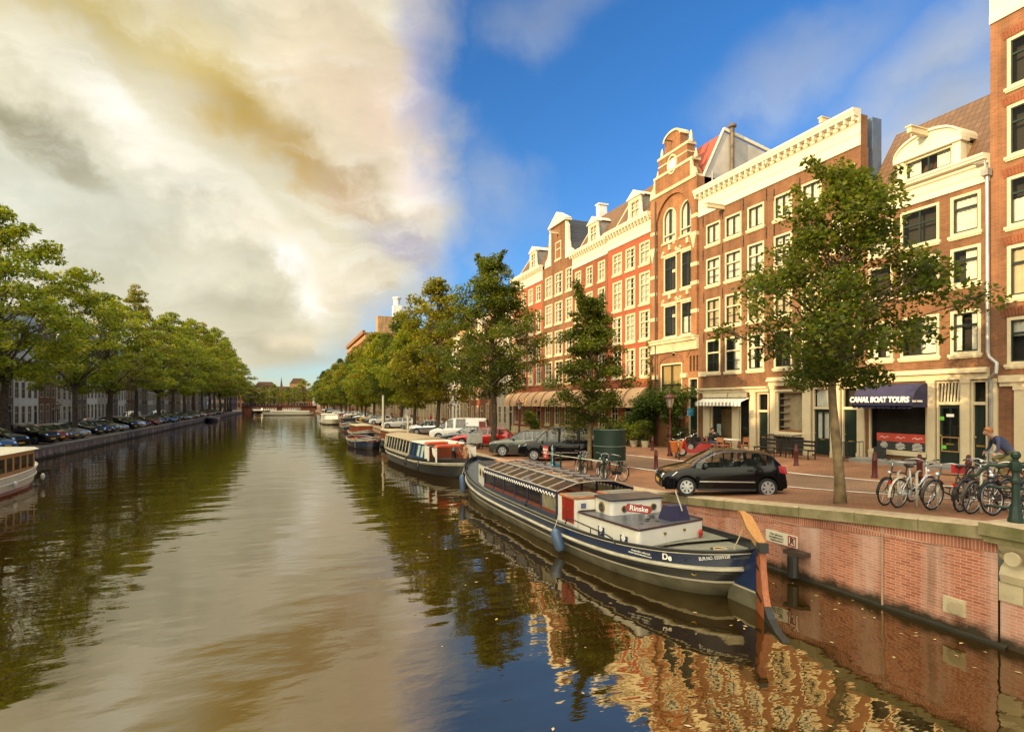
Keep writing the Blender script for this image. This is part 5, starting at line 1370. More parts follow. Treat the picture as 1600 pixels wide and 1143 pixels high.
def make_car(kind, name, paint_key, label, cat, plate='front', wheel='alloy', blind=False):
    S = CARS[kind]; L, W = S['L'], S['W']; t = thing(name, label, cat)
    X = lambda x: L / 2 - x
    xs = sorted(set([round(i * .085, 3) for i in range(int(L / .085) + 1)] + [p[0] for p in S['top']] + list(S['ws']) + list(S['rw']) + S['pil'] + [.01, .06, .2, L - .06, L - .02]))
    r = S['r']; Ra = r + .055; hw = W / 2
    def half(x):
        e = 1 - .10 * max(0, 1 - x / .55) ** 2 - .08 * max(0, 1 - (L - x) / .5) ** 2
        return hw * e
    body, gl = MB(), MB(); secs = []
    for x in xs:
        zt = pw(S['top'], x); w = half(x); zs = .21 if .1 < x < L - .1 else .28
        for wx in S['wx']:
            if abs(x - wx) < Ra: zs = max(zs, r + math.sqrt(Ra * Ra - (x - wx) ** 2))
        zb = min(pw(S['belt'], x), zt - .035)
        tall = max(0, zt - zb - .05); roofy = max(w * .62, w - .05 - tall * (.34 if kind not in ('van', 'bus') else .16))
        zm = max(zs + .01, min(.52, zb - .05)); zq = max(zm + .01, zb - .12)
        secs.append([(X(x), 0, max(.2, zs - .03) if zs < .3 else .3), (X(x), w * .93, zs), (X(x), w, zm), (X(x), w * .995, zq), (X(x), w * .955, zb), (X(x), roofy, zt - min(.05, tall * .3 + .012)), (X(x), roofy * .86, zt), (X(x), 0, zt + .022)])
    def inpil(xm): 
        p = S['pil']
        for a, b in zip([S['ws'][0]] + p[1::2], p[0::2]):
            if a <= xm <= b: return False
        return True
    for sy in (1, -1):
        for i in range(len(xs) - 1):
            xm = (xs[i] + xs[i + 1]) / 2
            for k in range(7):
                q = [secs[i][k], secs[i][k + 1], secs[i + 1][k + 1], secs[i + 1][k]]
                q = [(a, b * sy, c) for a, b, c in q]
                tall = pw(S['top'], xm) - pw(S['belt'], xm)
                g = False
                if k == 4 and tall > .14 and not inpil(xm) and xm < S['rw'][0] + .02: g = True
                if k in (5, 6) and (S['ws'][0] < xm < S['ws'][1] or S['rw'][0] < xm < S['rw'][1]): g = True
                if k == 4 and S['rw'][0] + .05 < xm < S['rw'][1] - .12 and kind in ('hatch', 'wagon', 'suv', 'sedan'): g = False
                if blind and k == 4 and xm > 3.3: g = False
                (gl if g else body).add(q, [(0, 1, 2, 3)], 0)
    for i in (0, len(xs) - 1):
        s = secs[i]; body.poly([(a, b, c) for a, b, c in s] + [(a, -b, c) for a, b, c in s[::-1]][1:-1])
    bo = body.build('body', PAINT[paint_key], t, 38)
    gl.build('windows', M['carglass'], t, 30)
    d = MB()   # dark underside, arches, grille, sills
    d.box(-L / 2 + .25, L / 2 - .25, -hw + .22, hw - .22, .20, .62)
    d.box(L / 2 - .02, L / 2 + .012, -.45, .45, .36, .50); d.box(L / 2 - .03, L / 2 + .006, -.55, .55, .28, .33)
    for sy in (-1, 1): d.box(X(S['wx'][1]) + Ra, X(S['wx'][0]) - Ra, sy * (hw - .06) - .01, sy * (hw - .06) + .01, .19, .27)
    d.box(-L / 2 - .008, -L / 2 + .03, -.6, .6, .28, .42)
    d.build('underside', M['plastic'], t)
    sc = MB()   # rubbing strip, handles
    for sy in (-1, 1):
        sc.box(X(S['wx'][1]) + Ra + .05, X(S['wx'][0]) - Ra - .05, sy * hw - .012, sy * hw + .012, .47, .505)
    sc.build('side_strip', M['plastic'] if paint_key != 'black' else M['metal'], t)
    for hx in ([S['pil'][2] + .18] if kind == 'hatch' else [S['pil'][2] + .1, min(S['pil'][-1], S['pil'][2] + 1.0) - .05]):
        for sy in (-1, 1):
            hm = MB(); hm.box(X(hx) - .09, X(hx) + .09, sy * (hw + .006) - .016, sy * (hw + .006) + .016, .84, .87); hm.build('handle', PAINT[paint_key], t)
    for sy in (-1, 1):
        m = MB(); zb = pw(S['belt'], S['ws'][0] + .35) + .02; x = X(S['ws'][0] + .38)
        m.sphere((x, sy * (hw + .10), zb + .04), (.07, .10, .075), 8, 6); m.box(x - .03, x + .03, sy * (hw - .02) - .06, sy * (hw - .02) + .06, zb - .02, zb + .02)
        m.build('mirror', M['plastic'], t, True)
        h = MB(); z = pw(S['top'], .15) - .09
        h.hexa([(X(.02) + .012, sy * hw * .55, z - .07), (X(.02) + .012, sy * hw * .78, z - .07), (X(.34), sy * (half(.34) + .006), z - .0), (X(.34), sy * hw * .8, z - .0), (X(.06), sy * hw * .55, z + .05), (X(.06), sy * hw * .78, z + .05), (X(.50), sy * (half(.5) - .012), z + .13), (X(.50), sy * hw * .8, z + .14)])
        h.build('headlight', M['lamp_clear'], t, 30)
        r_ = MB(); zt = pw(S['top'], L - .12)
        if kind in ('van', 'bus'): r_.box(-L / 2 - .012, -L / 2 + .10, sy * half(L - .05) * 1.0 - .07, sy * half(L - .05) * 1.0 + .012, .70, 1.10)
        else: r_.hexa([(-L / 2 - .012, sy * hw * .66, .74), (-L / 2 - .012, sy * half(L), .74), (-L / 2 + .26, sy * (half(L - .26) + .012), .80), (-L / 2 + .2, sy * hw * .66, .8), (-L / 2 + .06, sy * hw * .66, .96), (-L / 2 + .05, sy * (half(L) - .01), .98), (-L / 2 + .30, sy * (half(L - .3) + .004), 1.02), (-L / 2 + .3, sy * hw * .66, 1.0)])
        r_.build('taillight', M['lamp_red'], t, 30)
    pl = MB(); pl.box(L / 2 + .012, L / 2 + .024, -.26, .26, .38, .49); pl.build('number_plate', M['plate_yellow'], t)
    pl = MB(); pl.box(-L / 2 - .024, -L / 2 - .01, -.26, .26, .62, .73); pl.build('number_plate', M['plate_yellow'], t)
    for wx in S['wx']:
        for sy in (-1, 1):
            wm = MB(); yo = sy * (hw - .105)
            wm.lathe([(r * .66, -.09), (r * .93, -.10), (r, -.07), (r, .07), (r * .93, .10), (r * .66, .09)], (0, 0, 0), 28, 'y')
            wo = wm.build('wheel', M['rubber'], t, 35, (X(wx), yo, r))
            rm = MB(); o_ = sy * .088
            rm.ring((0, o_, 0), r * .64, .022, 28, 6, 'y'); rm.lathe([(.0, o_ - .012), (.065, o_ - .012), (.065, o_ + .012), (.0, o_ + .016)], (0, 0, 0), 12, 'y')
            ns = 7
            for k in range(ns):
                a = 2 * math.pi * k / ns + .2; ca, sa = math.cos(a), math.sin(a)
                def pt(rr, off, dy): return (rr * ca - off * sa, o_ + dy, rr * sa + off * ca)
                ww = .030 if wheel == 'alloy' else .036
                rm.hexa([pt(.05, -ww * .8, -.012), pt(.05, ww * .8, -.012), pt(r * .63, ww * 1.25, -.012), pt(r * .63, -ww * 1.25, -.012), pt(.05, -ww * .8, .012), pt(.05, ww * .8, .012), pt(r * .63, ww * 1.25, .008), pt(r * .63, -ww * 1.25, .008)])
            rm.build('rim', M['alloy'], wo)
            dk = MB(); dk.lathe([(0, o_ - .05), (r * .66, o_ - .05), (r * .66, o_ - .04), (0, o_ - .04)], (0, 0, 0), 20, 'y'); dk.build('brake_disc', M['plastic'], wo)
    it = MB()
    zf = .55
    for q in ((S['ws'][1] + .25, .35), (S['ws'][1] + .25, -.35), (S['ws'][1] + 1.15, .35), (S['ws'][1] + 1.15, -.35)):
        it.box(X(q[0]) - .28, X(q[0]) + .28, q[1] - .26, q[1] + .26, .35, .62); it.box(X(q[0]) - .32, X(q[0]) - .18, q[1] - .25, q[1] + .25, .62, 1.12 if kind not in ('van', 'bus') else 1.35)
    it.build('seats', M['plastic'], t)
    return t
def put(o, x, y, rz, z=None):
    o.location = (x, y, gz(x, y) if z is None else z); o.rotation_euler = (0, 0, rz)
HEAD = math.atan2(1.2, -2.36)      # nose toward the canal
clio = make_car('hatch', 'hatchback_car', 'black', 'black three-door hatchback parked nose to the canal under the big tree', 'car', wheel='trim')
put(clio, 13.0, 14.95, HEAD, 1.385); clio.scale = (.95, .97, .97)
bus = make_car('bus', 'parked_van', 'black', 'black passenger van parked beside the green urinal', 'van'); put(bus, 14.9, 30.3, HEAD)
suv = make_car('suv', 'suv_car', 'olive', 'dark olive grey suv parked left of the black van', 'car'); put(suv, 14.2, 34.0, HEAD)
o = make_car('hatch', 'hatchback_car', 'grey', 'dark grey car almost hidden behind the olive suv', 'car'); put(o, 15.6, 36.9, HEAD)
red = make_car('wagon', 'estate_car', 'red', 'bright red estate car parked behind the tall dark tree', 'car'); put(red, 14.3, 43.0, HEAD)
sed = make_car('sedan', 'sedan_car', 'grey', 'dark grey car between the red estate and the white van', 'car'); put(sed, 14.2, 46.4, HEAD)
van = make_car('van', 'parked_van', 'white', 'white delivery van with dark side windows and a brown graphic at its rear', 'van', blind=True); put(van, 14.6, 50.3, HEAD)
mb = MB(); mb.box(-2.5, -1.9, .965, .975, 1.15, 1.75); mb.build('side_graphic', paint('brown_graphic', (.22, .05, .03), .5), van)
text_obj('lettering', 'C...', .5, M['iron'], van, (-.95, .972, 1.42), (R(90), 0, R(180)), .004)
def cp(src, label, x, y, rz, key, group=None, name=None):
    o = copy_tree(src); o['label'] = label; o.scale = (1, 1, 1)
    if group: o['group'] = group
    if name: o.name = name
    put(o, x, y, rz)
    for ch in o.children:
        if ch.name.startswith(('body', 'handle')): ch.material_slots[0].link = 'OBJECT'; ch.material_slots[0].material = PAINT[key]
    return o
hat = clio
cp(hat, 'silver grey hatchback parked left of the white van', 14.3, 61, HEAD, 'silver')
cp(hat, 'pale hatchback just behind the silver grey one', 14.6, 63.9, HEAD, 'white')
cp(red, 'white estate car parked behind the row of bicycles on the near quay', 14.2, 77.5, HEAD, 'white', name='estate_car')
cp(sed, 'black sedan next to the white estate on the near quay', 14.3, 81, HEAD, 'black', name='sedan_car')
cp(hat, 'bright yellow hatchback on the near quay beyond the wooden boats', 14.0, 104, HEAD, 'yellow')
cp(sed, 'dark sedan in the shade right of the yellow hatchback', 14.4, 100.5, HEAD, 'grey', name='sedan_car')
cp(suv, 'cream suv parked beyond the yellow hatchback', 14.0, 126, HEAD, 'beige', name='suv_car')
rnd = random.Random(4)
GF = 'far cars along the near quay'
kinds = [(hat, 'hatchback'), (sed, 'sedan'), (red, 'estate'), (suv, 'suv')]
for k, y in enumerate((92, 95, 114, 117, 136, 147, 158, 166, 175, 184, 193, 202, 208, 214, 220, 226)):
    src, nm = kinds[k % 4]; key = ['white', 'grey', 'silver', 'black', 'white', 'maroon', 'silver', 'white'][k % 8]
    cp(src, '%s %s parked %s along the distant part of the near quay' % (key, nm, words[k] if k < 16 else ''), 14.2 + rnd.uniform(-.2, .2), y, HEAD, key, GF, {'hatchback': 'hatchback_car', 'sedan': 'sedan_car', 'estate': 'estate_car', 'suv': 'suv_car'}[nm])
# far bank: noses to the canal, four to each gap between the elms
GLC = 'cars parked nose out along the far bank'
k = 0; keys = ['navy', 'blue', 'black', 'black', 'maroon', 'grey', 'silver', 'black', 'navy', 'grey', 'silver', 'black', 'silver', 'white', 'navy', 'maroon', 'silver', 'grey']
for g in range(12):
    y0 = 42.6 + 13.9 * g
    for j in range(4):
        y = y0 + 2.75 + 2.8 * j
        if y < 47 or k >= 44: continue
        src, nm = [kinds[0], kinds[1], kinds[2], kinds[0], kinds[3], kinds[1]][(k * 5 + k // 3) % 6]; key = keys[k % len(keys)]
        q = k
        cp(src, '%s %s on the far bank, %s from the left edge of its row' % (key, nm, words[q] if q < 22 else 'number %d' % (q + 1)), -20.3 + rnd.uniform(-.25, .25), y, math.atan2(-.36, .93) + rnd.uniform(-.04, .04), key, GLC, {'hatchback': 'hatchback_car', 'sedan': 'sedan_car', 'estate': 'estate_car', 'suv': 'suv_car'}[nm])
        k += 1
for k, (x, y, key, src, nm) in enumerate([(-23.8, 88, 'red', hat, 'hatchback'), (-24, 112, 'white', van, 'van'), (-23.5, 131, 'blue', van, 'van')]):
    cp(src, '%s %s standing behind the row of cars on the far bank' % (key, nm), x, y, R(-92), key, name='parked_van' if nm == 'van' else 'hatchback_car')
# ------------------------------------------------------------------ boats
M['navy'] = paint('navy_hull_paint', (.010, .026, .085), .28, var=.15, scale=1.2, coat=.3)
M['navydark'] = paint('dark_hull_paint', (.008, .010, .018), .35, var=.2, coat=.2)
M['bottom'] = paint('weathered_olive_hull', (.115, .105, .065), .6, var=.35, scale=1.5)
M['rail'] = paint('cream_rubbing_rail', (.50, .46, .35), .5, var=.15, scale=2)
M['deck'] = paint('grey_green_deck', (.17, .165, .125), .8, var=.15, scale=1.5)
M['deckdark'] = paint('blue_grey_deck', (.06, .07, .075), .6, var=.15)
M['cabinwhite'] = paint('ivory_cabin_paint', (.78, .74, .64), .4, var=.05, scale=1)
M['reddoor'] = paint('red_door_paint', (.30, .020, .012), .35, var=.08, coat=.3)
M['mahogany'] = wood('mahogany', (.16, .035, .015), (.28, .07, .025), .3, (1, 6, 6))
M['oak'] = wood('varnished_oak', (.30, .12, .035), (.52, .26, .08), .35, (8, 8, 1.2), 4)
M['rudderwood'] = wood('orange_rudder_wood', (.22, .055, .018), (.42, .13, .04), .5, (9, 9, .8), 4)
M['roofgrey'] = paint('dark_roof_paint', (.05, .05, .055), .35, var=.2)
def hull_sections(L, hb, sheer, pe, q, levels, n=44, tl=.90, wl=.90, b0=-.35):
    """levels: fractions of the sheer height; returns sections of one side list [(x,y,z)..] per station for y>0"""
    secs = []
    for i in range(n + 1):
        u = -1 + 2 * i / n; u = math.copysign(abs(u) ** .75, u); zs = sheer(u)
        ex = pe[0] if u < 0 else pe[1]
        w = hb * max(0.0, 1 - abs(u) ** ex) ** q
        sec = []
        for f in levels:
            z = zs * f if f >= 0 else b0; ff = max(0, f)
            k = tl + (1 - tl) * ff ** .8; kw = wl + (1 - wl) * ff ** .7
            if f < 0: k -= .05; kw -= .1
            sec.append((u * L / 2 * k, max(.012, w * kw), z))
        secs.append(sec)
    return secs
def build_hull(t, secs, mats, mi, name='hull'):
    mb = MB()
    mb.loft(secs, mi); mb.loft([[(x, -y, z) for x, y, z in s] for s in secs], mi)
    for s in (secs[0], secs[-1]):
        for a, b, m in zip(s, s[1:], mi): mb.add([a, b, (b[0], -b[1], b[2]), (a[0], -a[1], a[2])], [(0, 1, 2, 3)], m)
    return mb.build(name, mats, t, 50)
def rail_along(t, secs, k, r, mat, name, off=.0, n0=0, n1=None, parent=None):
    mb = MB(); n1 = n1 or len(secs)
    p = [(s[k][0], s[k][1] + off, s[k][2]) for s in secs[n0:n1]]
    mb.tube(p, r, 6); mb.tube([(x, -y, z) for x, y, z in p], r, 6)
    return mb.build(name, mat, parent or t, True)
def build_deck(t, secs, k, drop, inset, mat, name='deck', f=None):
    mb = MB(); 
    mb.loft([[(s[k][0], -(max(.01, s[k][1] - inset)), s[k][2] - drop), (s[k][0], 0, s[k][2] - drop + .03), (s[k][0], max(.01, s[k][1] - inset), s[k][2] - drop)] for s in secs])
    return mb.build(name, mat, t, True)
def rounded_box(mb, pts, z0, z1, mi=0, cap=None):
    """vertical walls over a plan outline; z may be functions of (x, y)"""
    f0 = z0 if callable(z0) else (lambda x, y: z0); f1 = z1 if callable(z1) else (lambda x, y: z1)
    n = len(pts)
    for i in range(n):
        (xa, ya), (xb, yb) = pts[i], pts[(i + 1) % n]
        mb.add([(xa, ya, f0(xa, ya)), (xb, yb, f0(xb, yb)), (xb, yb, f1(xb, yb)), (xa, ya, f1(xa, ya))], [(0, 1, 2, 3)], mi)
    if cap is not None: mb.poly([(x, y, f1(x, y)) for x, y in pts], cap)
def porthole(mb, c, nrm, r, mi_ring=0, mi_glass=1):
    n = Vector(nrm).normalized(); up = Vector((0, 0, 1)); s = n.cross(up)
    k = 18; c = Vector(c)
    out = [c + n * .02 + (s * math.cos(2 * math.pi * i / k) + up * math.sin(2 * math.pi * i / k)) * r for i in range(k)]
    inn = [c + n * .025 + (s * math.cos(2 * math.pi * i / k) + up * math.sin(2 * math.pi * i / k)) * r * .78 for i in range(k)]
    bas = [p - n * .03 for p in out]
    for i in range(k):
        j = (i + 1) % k
        mb.add([out[i], out[j], inn[j], inn[i]], [(0, 1, 2, 3)], mi_ring); mb.add([bas[i], bas[j], out[j], out[i]], [(0, 1, 2, 3)], mi_ring)
    mb.add([p - n * .012 for p in inn], [tuple(range(k))], mi_glass)

# the long navy barge in front: local x points to its bow (away), +y to the open canal
BX, BY = 9.15, 18.85
barge = thing('canal_barge', 'long navy blue barge with glazed awning roof, red doors and wooden rudder, moored in front', 'barge', (BX, BY, 0), R(90))
def BL(X, Y, z): return (Y - BY, BX - X, z)
bs = lambda u: .80 + (.43 * abs(u) ** 4.2 if u < 0 else .74 * abs(u) ** 2.6)
LV = [-1, .0, .30, .345, .52, .60, .66, .93, 1.0]
secs = hull_sections(19.0, 1.82, bs, (4.2, 3.6), .62, LV, 64, .905, .90)
build_hull(barge, secs, [M['bottom'], M['rail'], M['navydark'], M['navy'], M['iron']], [0, 0, 1, 2, 2, 1, 3, 4])
rail_along(barge, secs, 5, .045, M['rail'], 'rubbing_rail', .02); rail_along(barge, secs, 4, .04, M['iron'], 'lower_rail', .02)
rail_along(barge, secs, 8, .03, M['iron'], 'gunwale_cap', -.01); rail_along(barge, secs, 7, .012, M['rail'], 'pinstripe', .008)
mb = MB(); iw = [[(s[8][0] * .992, max(.01, s[8][1] - .07), s[8][2]), (s[8][0] * .992, max(.01, s[8][1] - .07), s[8][2] - .20)] for s in secs]
mb.loft(iw); mb.loft([[(x, -y, z) for x, y, z in s] for s in iw]); mb.build('bulwark', M['navydark'], barge)
def deckpart(name, mat, xa, xb, drop):
    s2 = [s for s in secs if xa <= s[8][0] <= xb]; build_deck(barge, s2, 8, drop, .06, mat, name)
deckpart('foredeck', M['deckdark'], 3.6, 9.5, .20); deckpart('side_deck', M['deck'], -7.2, 4.0, .10); deckpart('afterdeck', M['deck'], -9.45, -6.6, .17)
# fore cabin
mb = MB(); p = [BL(7.78, 22.9, 0)[:2], BL(7.95, 24.4, 0)[:2], BL(8.25, 24.65, 0)[:2], BL(10.2, 24.65, 0)[:2], BL(10.45, 24.4, 0)[:2], BL(10.5, 22.9, 0)[:2]]
rounded_box(mb, p, .72, 1.64, 0, 1)
fc = mb.build('fore_cabin', [M['cabinwhite'], M['roofgrey']], barge)
mb = MB(); porthole(mb, BL(7.90, 23.95, 1.28), (.1, 1, 0), .17); porthole(mb, BL(7.83, 23.35, 1.28), (.1, 1, 0), .17); mb.build('porthole', [M['brass'], M['pane_dark']], fc)
mb = MB(); a = BL(8.7, 23.2, 1.66); mb.box(a[0], a[0] + 1.2, a[1] - 1.3, a[1], 1.645, 1.73); mb.build('hatch', M['terracotta'], fc)
mb = MB(); rounded_box(mb, [(x * 1.0 + (.04 if x > 5 else -.0), y * 1.03) for x, y in p], 1.645, 1.69, 0, 0); mb.build('roof_edge', M['roofgrey'], fc)
# glazed awning over the saloon
cx0, cx1 = BL(0, 16.0, 0)[0], BL(0, 22.9, 0)[0]; yL, yA, yB, yR = BX - 7.74, BX - 8.42, BX - 9.75, BX - 10.45
prof = [(yL, 1.56), (yA, 1.78), ((yA + yB) / 2, 1.83), (yB, 1.79), (yR, 1.56)]
n = 9; mb = MB(); gl = MB(); cl = MB()
for k in range(n + 1):
    x = cx0 + (cx1 - cx0) * k / n; cl.tube([(x, y, z + .012) for y, z in prof], .017, 5)
for y, z in prof: mb.tube([(cx0, y, z + .015), (cx1, y, z + .015)], .026 if y in (yL, yR) else .02, 5)
for y in (yL + .03, yR - .03):
    mb.box(cx0, cx1, y - .02, y + .02, .74, .86)
aw = mb.build('awning_frame', M['navy'] if False else paint('blue_grey_frame', (.05, .055, .09), .5), barge)
for k in range(n):
    a, b = cx0 + (cx1 - cx0) * k / n, cx0 + (cx1 - cx0) * (k + 1) / n
    for (ya, za), (yb, zb) in zip(prof, prof[1:]): gl.poly([(a, ya, za), (b, ya, za), (b, yb, zb), (a, yb, zb)])
ro = gl.build('glass_roof', glass('awning_roof_glass', (.09, .055, .04), .25, .05), aw); cl.build('roof_bar', paint('weathered_roof_bar', (.34, .28, .24), .5), ro)
mb = MB(); mb.box(cx0, cx1, yA - .06, yA - .02, 1.80, 1.835); mb.box(cx0, cx1, yL - .012, yL + .028, 1.575, 1.60); mb.build('ridge_strip', M['rail'], aw)
nb = 6; post = MB(); pn = MB(); sl = MB()
for y in (yL, yR):
    for k in range(nb + 1):
        x = cx0 + (cx1 - cx0) * k / nb; post.box(x - .04, x + .04, y - .025, y + .025, .86, 1.55)
    for k in range(nb):
        a, b = cx0 + (cx1 - cx0) * k / nb + .04, cx0 + (cx1 - cx0) * (k + 1) / nb - .04
        pn.poly([(a, y, .95), (b, y, .95), (b, y, 1.54), (a, y, 1.54)], 1 if (k == 0 and y == yL) else 0); sl.box(a, b, y - .02, y + .02, .86, .95)
po = post.build('awning_post', M['cloth_navy'], aw)
pn.build('side_pane', [glass('smoked_side_glass', (.03, .03, .04), .5), paint('clear_plastic_curtain', (.28, .25, .16), .25, var=.3)], po); sl.build('lower_board', M['mahogany'], po)
mb = MB()
for y, sg in ((yL + .045, 1), (yR - .045, -1)):     # scalloped valance with white edging
    m = 30
    for k in range(m):
        a, b = cx0 + (cx1 - cx0) * k / m, cx0 + (cx1 - cx0) * (k + 1) / m; c = (a + b) / 2; zl = 1.49
        mb.poly([(a, y, 1.57), (b, y, 1.57), (b, y, zl), (c, y, zl - .10), (a, y, zl)], 0)
        mb.tube([(a, y + sg * .006, zl), (c, y + sg * .006, zl - .10), (b, y + sg * .006, zl)], .016, 4, 1, False)
mb.build('valance', [M['cloth_navy'], M['letter']], aw)
mb = MB()   # benches and tables glimpsed inside
mb.box(cx0 + .3, cx1 - .3, yR + .2, yR + .6, .7, 1.05); mb.box(cx0 + .3, cx1 - .3, yL - .5, yL - .15, .7, 1.0); mb.box(cx0 + .6, cx1 - .6, -.6, .3, .95, 1.0); mb.build('saloon_bench', M['mahogany'], aw)
# white deckhouse: doors, stepped-in wheelhouse, low aft house
P_ = lambda X, Y: BL(X, Y, 0)[:2]
mb = MB(); p = [P_(7.76, 14.75), P_(7.76, 16.0), P_(10.3, 16.0), P_(10.3, 14.75)]
rounded_box(mb, p, .72, 1.50, 0, 1)
dh = mb.build('deckhouse', [M['cabinwhite'], M['roofgrey']], barge)
for ya, yb in ((15.62, 15.26), (15.25, 14.90)):
    mb = MB(); a = BL(7.755, ya, 0); b = BL(7.755, yb, 0); mb.box(b[0], a[0], b[1] - .01, b[1] + .028, .80, 1.485)
    for z0, z1 in ((.88, 1.12), (1.18, 1.42)): mb.box(b[0] + .06, a[0] - .06, b[1] + .028, b[1] + .04, z0, z1)
    d = mb.build('red_door', M['reddoor'], dh); d.name = 'door'
    mb = MB(); mb.box(a[0] - .14, a[0] - .05, b[1] + .042, b[1] + .06, 1.16, 1.19); mb.build('handle', M['brass'], d)
mb = MB(); a = BL(7.7, 14.85, 0)
for X0, X1 in ((7.70, 8.72), (9.0, 10.15)):
    q0, q1 = BL(X0, 14.86, 0), BL(X1, 15.75, 0); mb.box(q0[0], q1[0], q1[1], q0[1], 1.50, 1.56, 0)
    w = (q1[0] - q0[0]); mb.box(q0[0] + .08, q0[0] + w / 2 - .04, q1[1] + .08, q0[1] - .08, 1.56, 1.572, 1); mb.box(q0[0] + w / 2 + .04, q1[0] - .08, q1[1] + .08, q0[1] - .08, 1.56, 1.572, 1)
mb.build('roof_hatch', [M['terracotta'], M['deck']], dh)
def smooth_plan(pts, r=.18):
    out = []
    n = len(pts)
    for i in range(n):
        a, b, c = Vector(pts[i - 1]), Vector(pts[i]), Vector(pts[(i + 1) % n])
        p0 = b + (a - b).normalized() * r; p1 = b + (c - b).normalized() * r
        for k in range(6):
            t = k / 5; out.append(tuple(p0 * (1 - t) ** 2 + b * 2 * t * (1 - t) + p1 * t * t))
    return out
wh = smooth_plan([P_(8.30, 13.75), P_(8.34, 14.74), P_(10.1, 14.74), P_(10.0, 13.75)], .12)
mb = MB(); rounded_box(mb, wh, 1.0, 1.60, 0, 1); wo = mb.build('wheelhouse', [M['cabinwhite'], M['roofgrey']], barge)
mb = MB(); rounded_box(mb, [(x + (-.05 if x < -4.5 else 0), y * 1.0 + (.05 if y > 0 else -.05)) for x, y in wh], 1.585, 1.63, 0, 0); mb.build('roof_edge', M['roofgrey'], wo)
mb = MB(); porthole(mb, BL(8.30, 14.25, 1.36), (0, 1, 0), .15)
for X in (8.72, 9.25, 9.68): porthole(mb, BL(X, 13.745, 1.36), (-1, 0, 0), .095)
mb.build('porthole', [M['brass'], M['pane_dark']], wo)
mb = MB(); a = BL(7.98, 14.74, 1.32); mb.box(a[0] - .015, a[0] + .0, a[1] - .08, a[1] + .08, 1.26, 1.40); mb.build('emblem_plate', paint('blue_emblem', (.10, .12, .22), .5), dh)
ah = smooth_plan([P_(7.78, 11.65), P_(7.76, 14.72), P_(10.25, 14.72), P_(10.2, 12.25)], .14)
zt = lambda x, y: 1.16 + .09 * max(0, (-3.9 - x) / 3.2)
mb = MB(); rounded_box(mb, ah, .66, zt, 0, 1); ao = mb.build('aft_house', [M['cabinwhite'], paint('blue_grey_roof', (.075, .08, .095), .3, var=.2)], barge)
mb = MB(); 
for i in range(len(ah)):
    a, b = ah[i], ah[(i + 1) % len(ah)]; mb.tube([(a[0], a[1], zt(*a) + .012), (b[0], b[1], zt(*b) + .012)], .03, 5)
mb.build('roof_edge', paint('dark_red_brown_edge', (.05, .02, .018), .4), ao)
for Y in (13.35, 12.25):
    mb = MB(); a = BL(7.765, Y, 0); mb.box(a[0] - .15, a[0] + .15, a[1] - .01, a[1] + .02, .70, 1.02, 0)
    mb.prism([(a[0], a[1] + .021, .83), (a[0] + .10, a[1] + .021, .965), (a[0], a[1] + .021, 1.10), (a[0] - .10, a[1] + .021, .965)], (0, .006, 0), 1); mb.build('diamond_shutter', [M['navy'], M['letter']], ao)
mb = MB()
for f in (.38, .68):
    X = 7.78 + 2.4 * f; Y = 11.65 + .6 * f
    for z in (.80, 1.08): a = BL(X, Y - .025, z); mb.box(a[0] - .012, a[0] + .012, a[1] - .035, a[1] + .035, z - .03, z + .03)
mb.build('hinge', M['brass'], ao)
mb = MB(); a = BL(9.95, 12.13, .9); mb.tube([(a[0] - .02, a[1], .74), (a[0] - .05, a[1], .95)], .03, 6); mb.sphere((a[0] - .06, a[1], .95), (.05, .06, .10), 8, 6); mb.build('fire_extinguisher', paint('red_extinguisher', (.45, .02, .015), .3), ao)
# navigator's hood on the aft house
mb = MB(); a = BL(9.25, 12.6, 1.1)
mb.hexa([(a[0] - .25, a[1] - .62, 1.18), (a[0] + .35, a[1] - .62, 1.18), (a[0] + .35, a[1], 1.18), (a[0] - .25, a[1], 1.18), (a[0] - .10, a[1] - .58, 1.60), (a[0] + .16, a[1] - .58, 1.60), (a[0] + .16, a[1] - .04, 1.60), (a[0] - .10, a[1] - .04, 1.60)])
mb.build('steering_hood', M['cloth_navy'], barge)
mb = MB(); a = BL(9.55, 12.3, 1.4); mb.tube([(a[0], a[1], 1.5), (a[0] + .15, a[1] + .1, 2.0)], .018, 5); mb.build('flag_stick', M['rail'], barge)
# name board
nb_ = MB(); a = BL(8.66, 12.95, 1.5)
mb = MB(); hw_, hh = .30, .105
mb.prism([(-hw_, -hh), (hw_, -hh), (hw_ + .07, 0), (hw_, hh), (-hw_, hh), (-hw_ - .07, 0)] and [(-hw_, 0, -hh), (hw_, 0, -hh), (hw_ + .07, 0, -.0), (hw_, 0, hh), (-hw_, 0, hh), (-hw_ - .07, 0, 0)], (0, .03, 0))
no = mb.build('name_board', M['reddoor'], barge, False, a); no.rotation_euler = (R(-4), R(8), R(-90 - 18))
text_obj('lettering', 'Rinske', .19, M['letter'], no, (0, -.006, 0), (R(90), 0, 0), .004, bold=.004)
mb = MB(); mb.tube([(a[0] + .02, a[1] + .2, 1.10), (a[0] + .02, a[1] + .2, 1.45)], .012, 5); mb.tube([(a[0] - .05, a[1] - .2, 1.10), (a[0] - .03, a[1] - .2, 1.45)], .012, 5); mb.build('board_post', M['metal'], no if False else barge)
mb = MB(); rr = random.Random(2)
for k in range(7):
    X, Y = 8.3 + rr.random() * 1.0, 12.3 + rr.random() * 1.0; q = BL(X, Y, 1.1); mb.sphere((q[0], q[1], 1.22), (.06, .08, .035), 8, 5)
mb.build('deck_gear', M['iron'], ao)
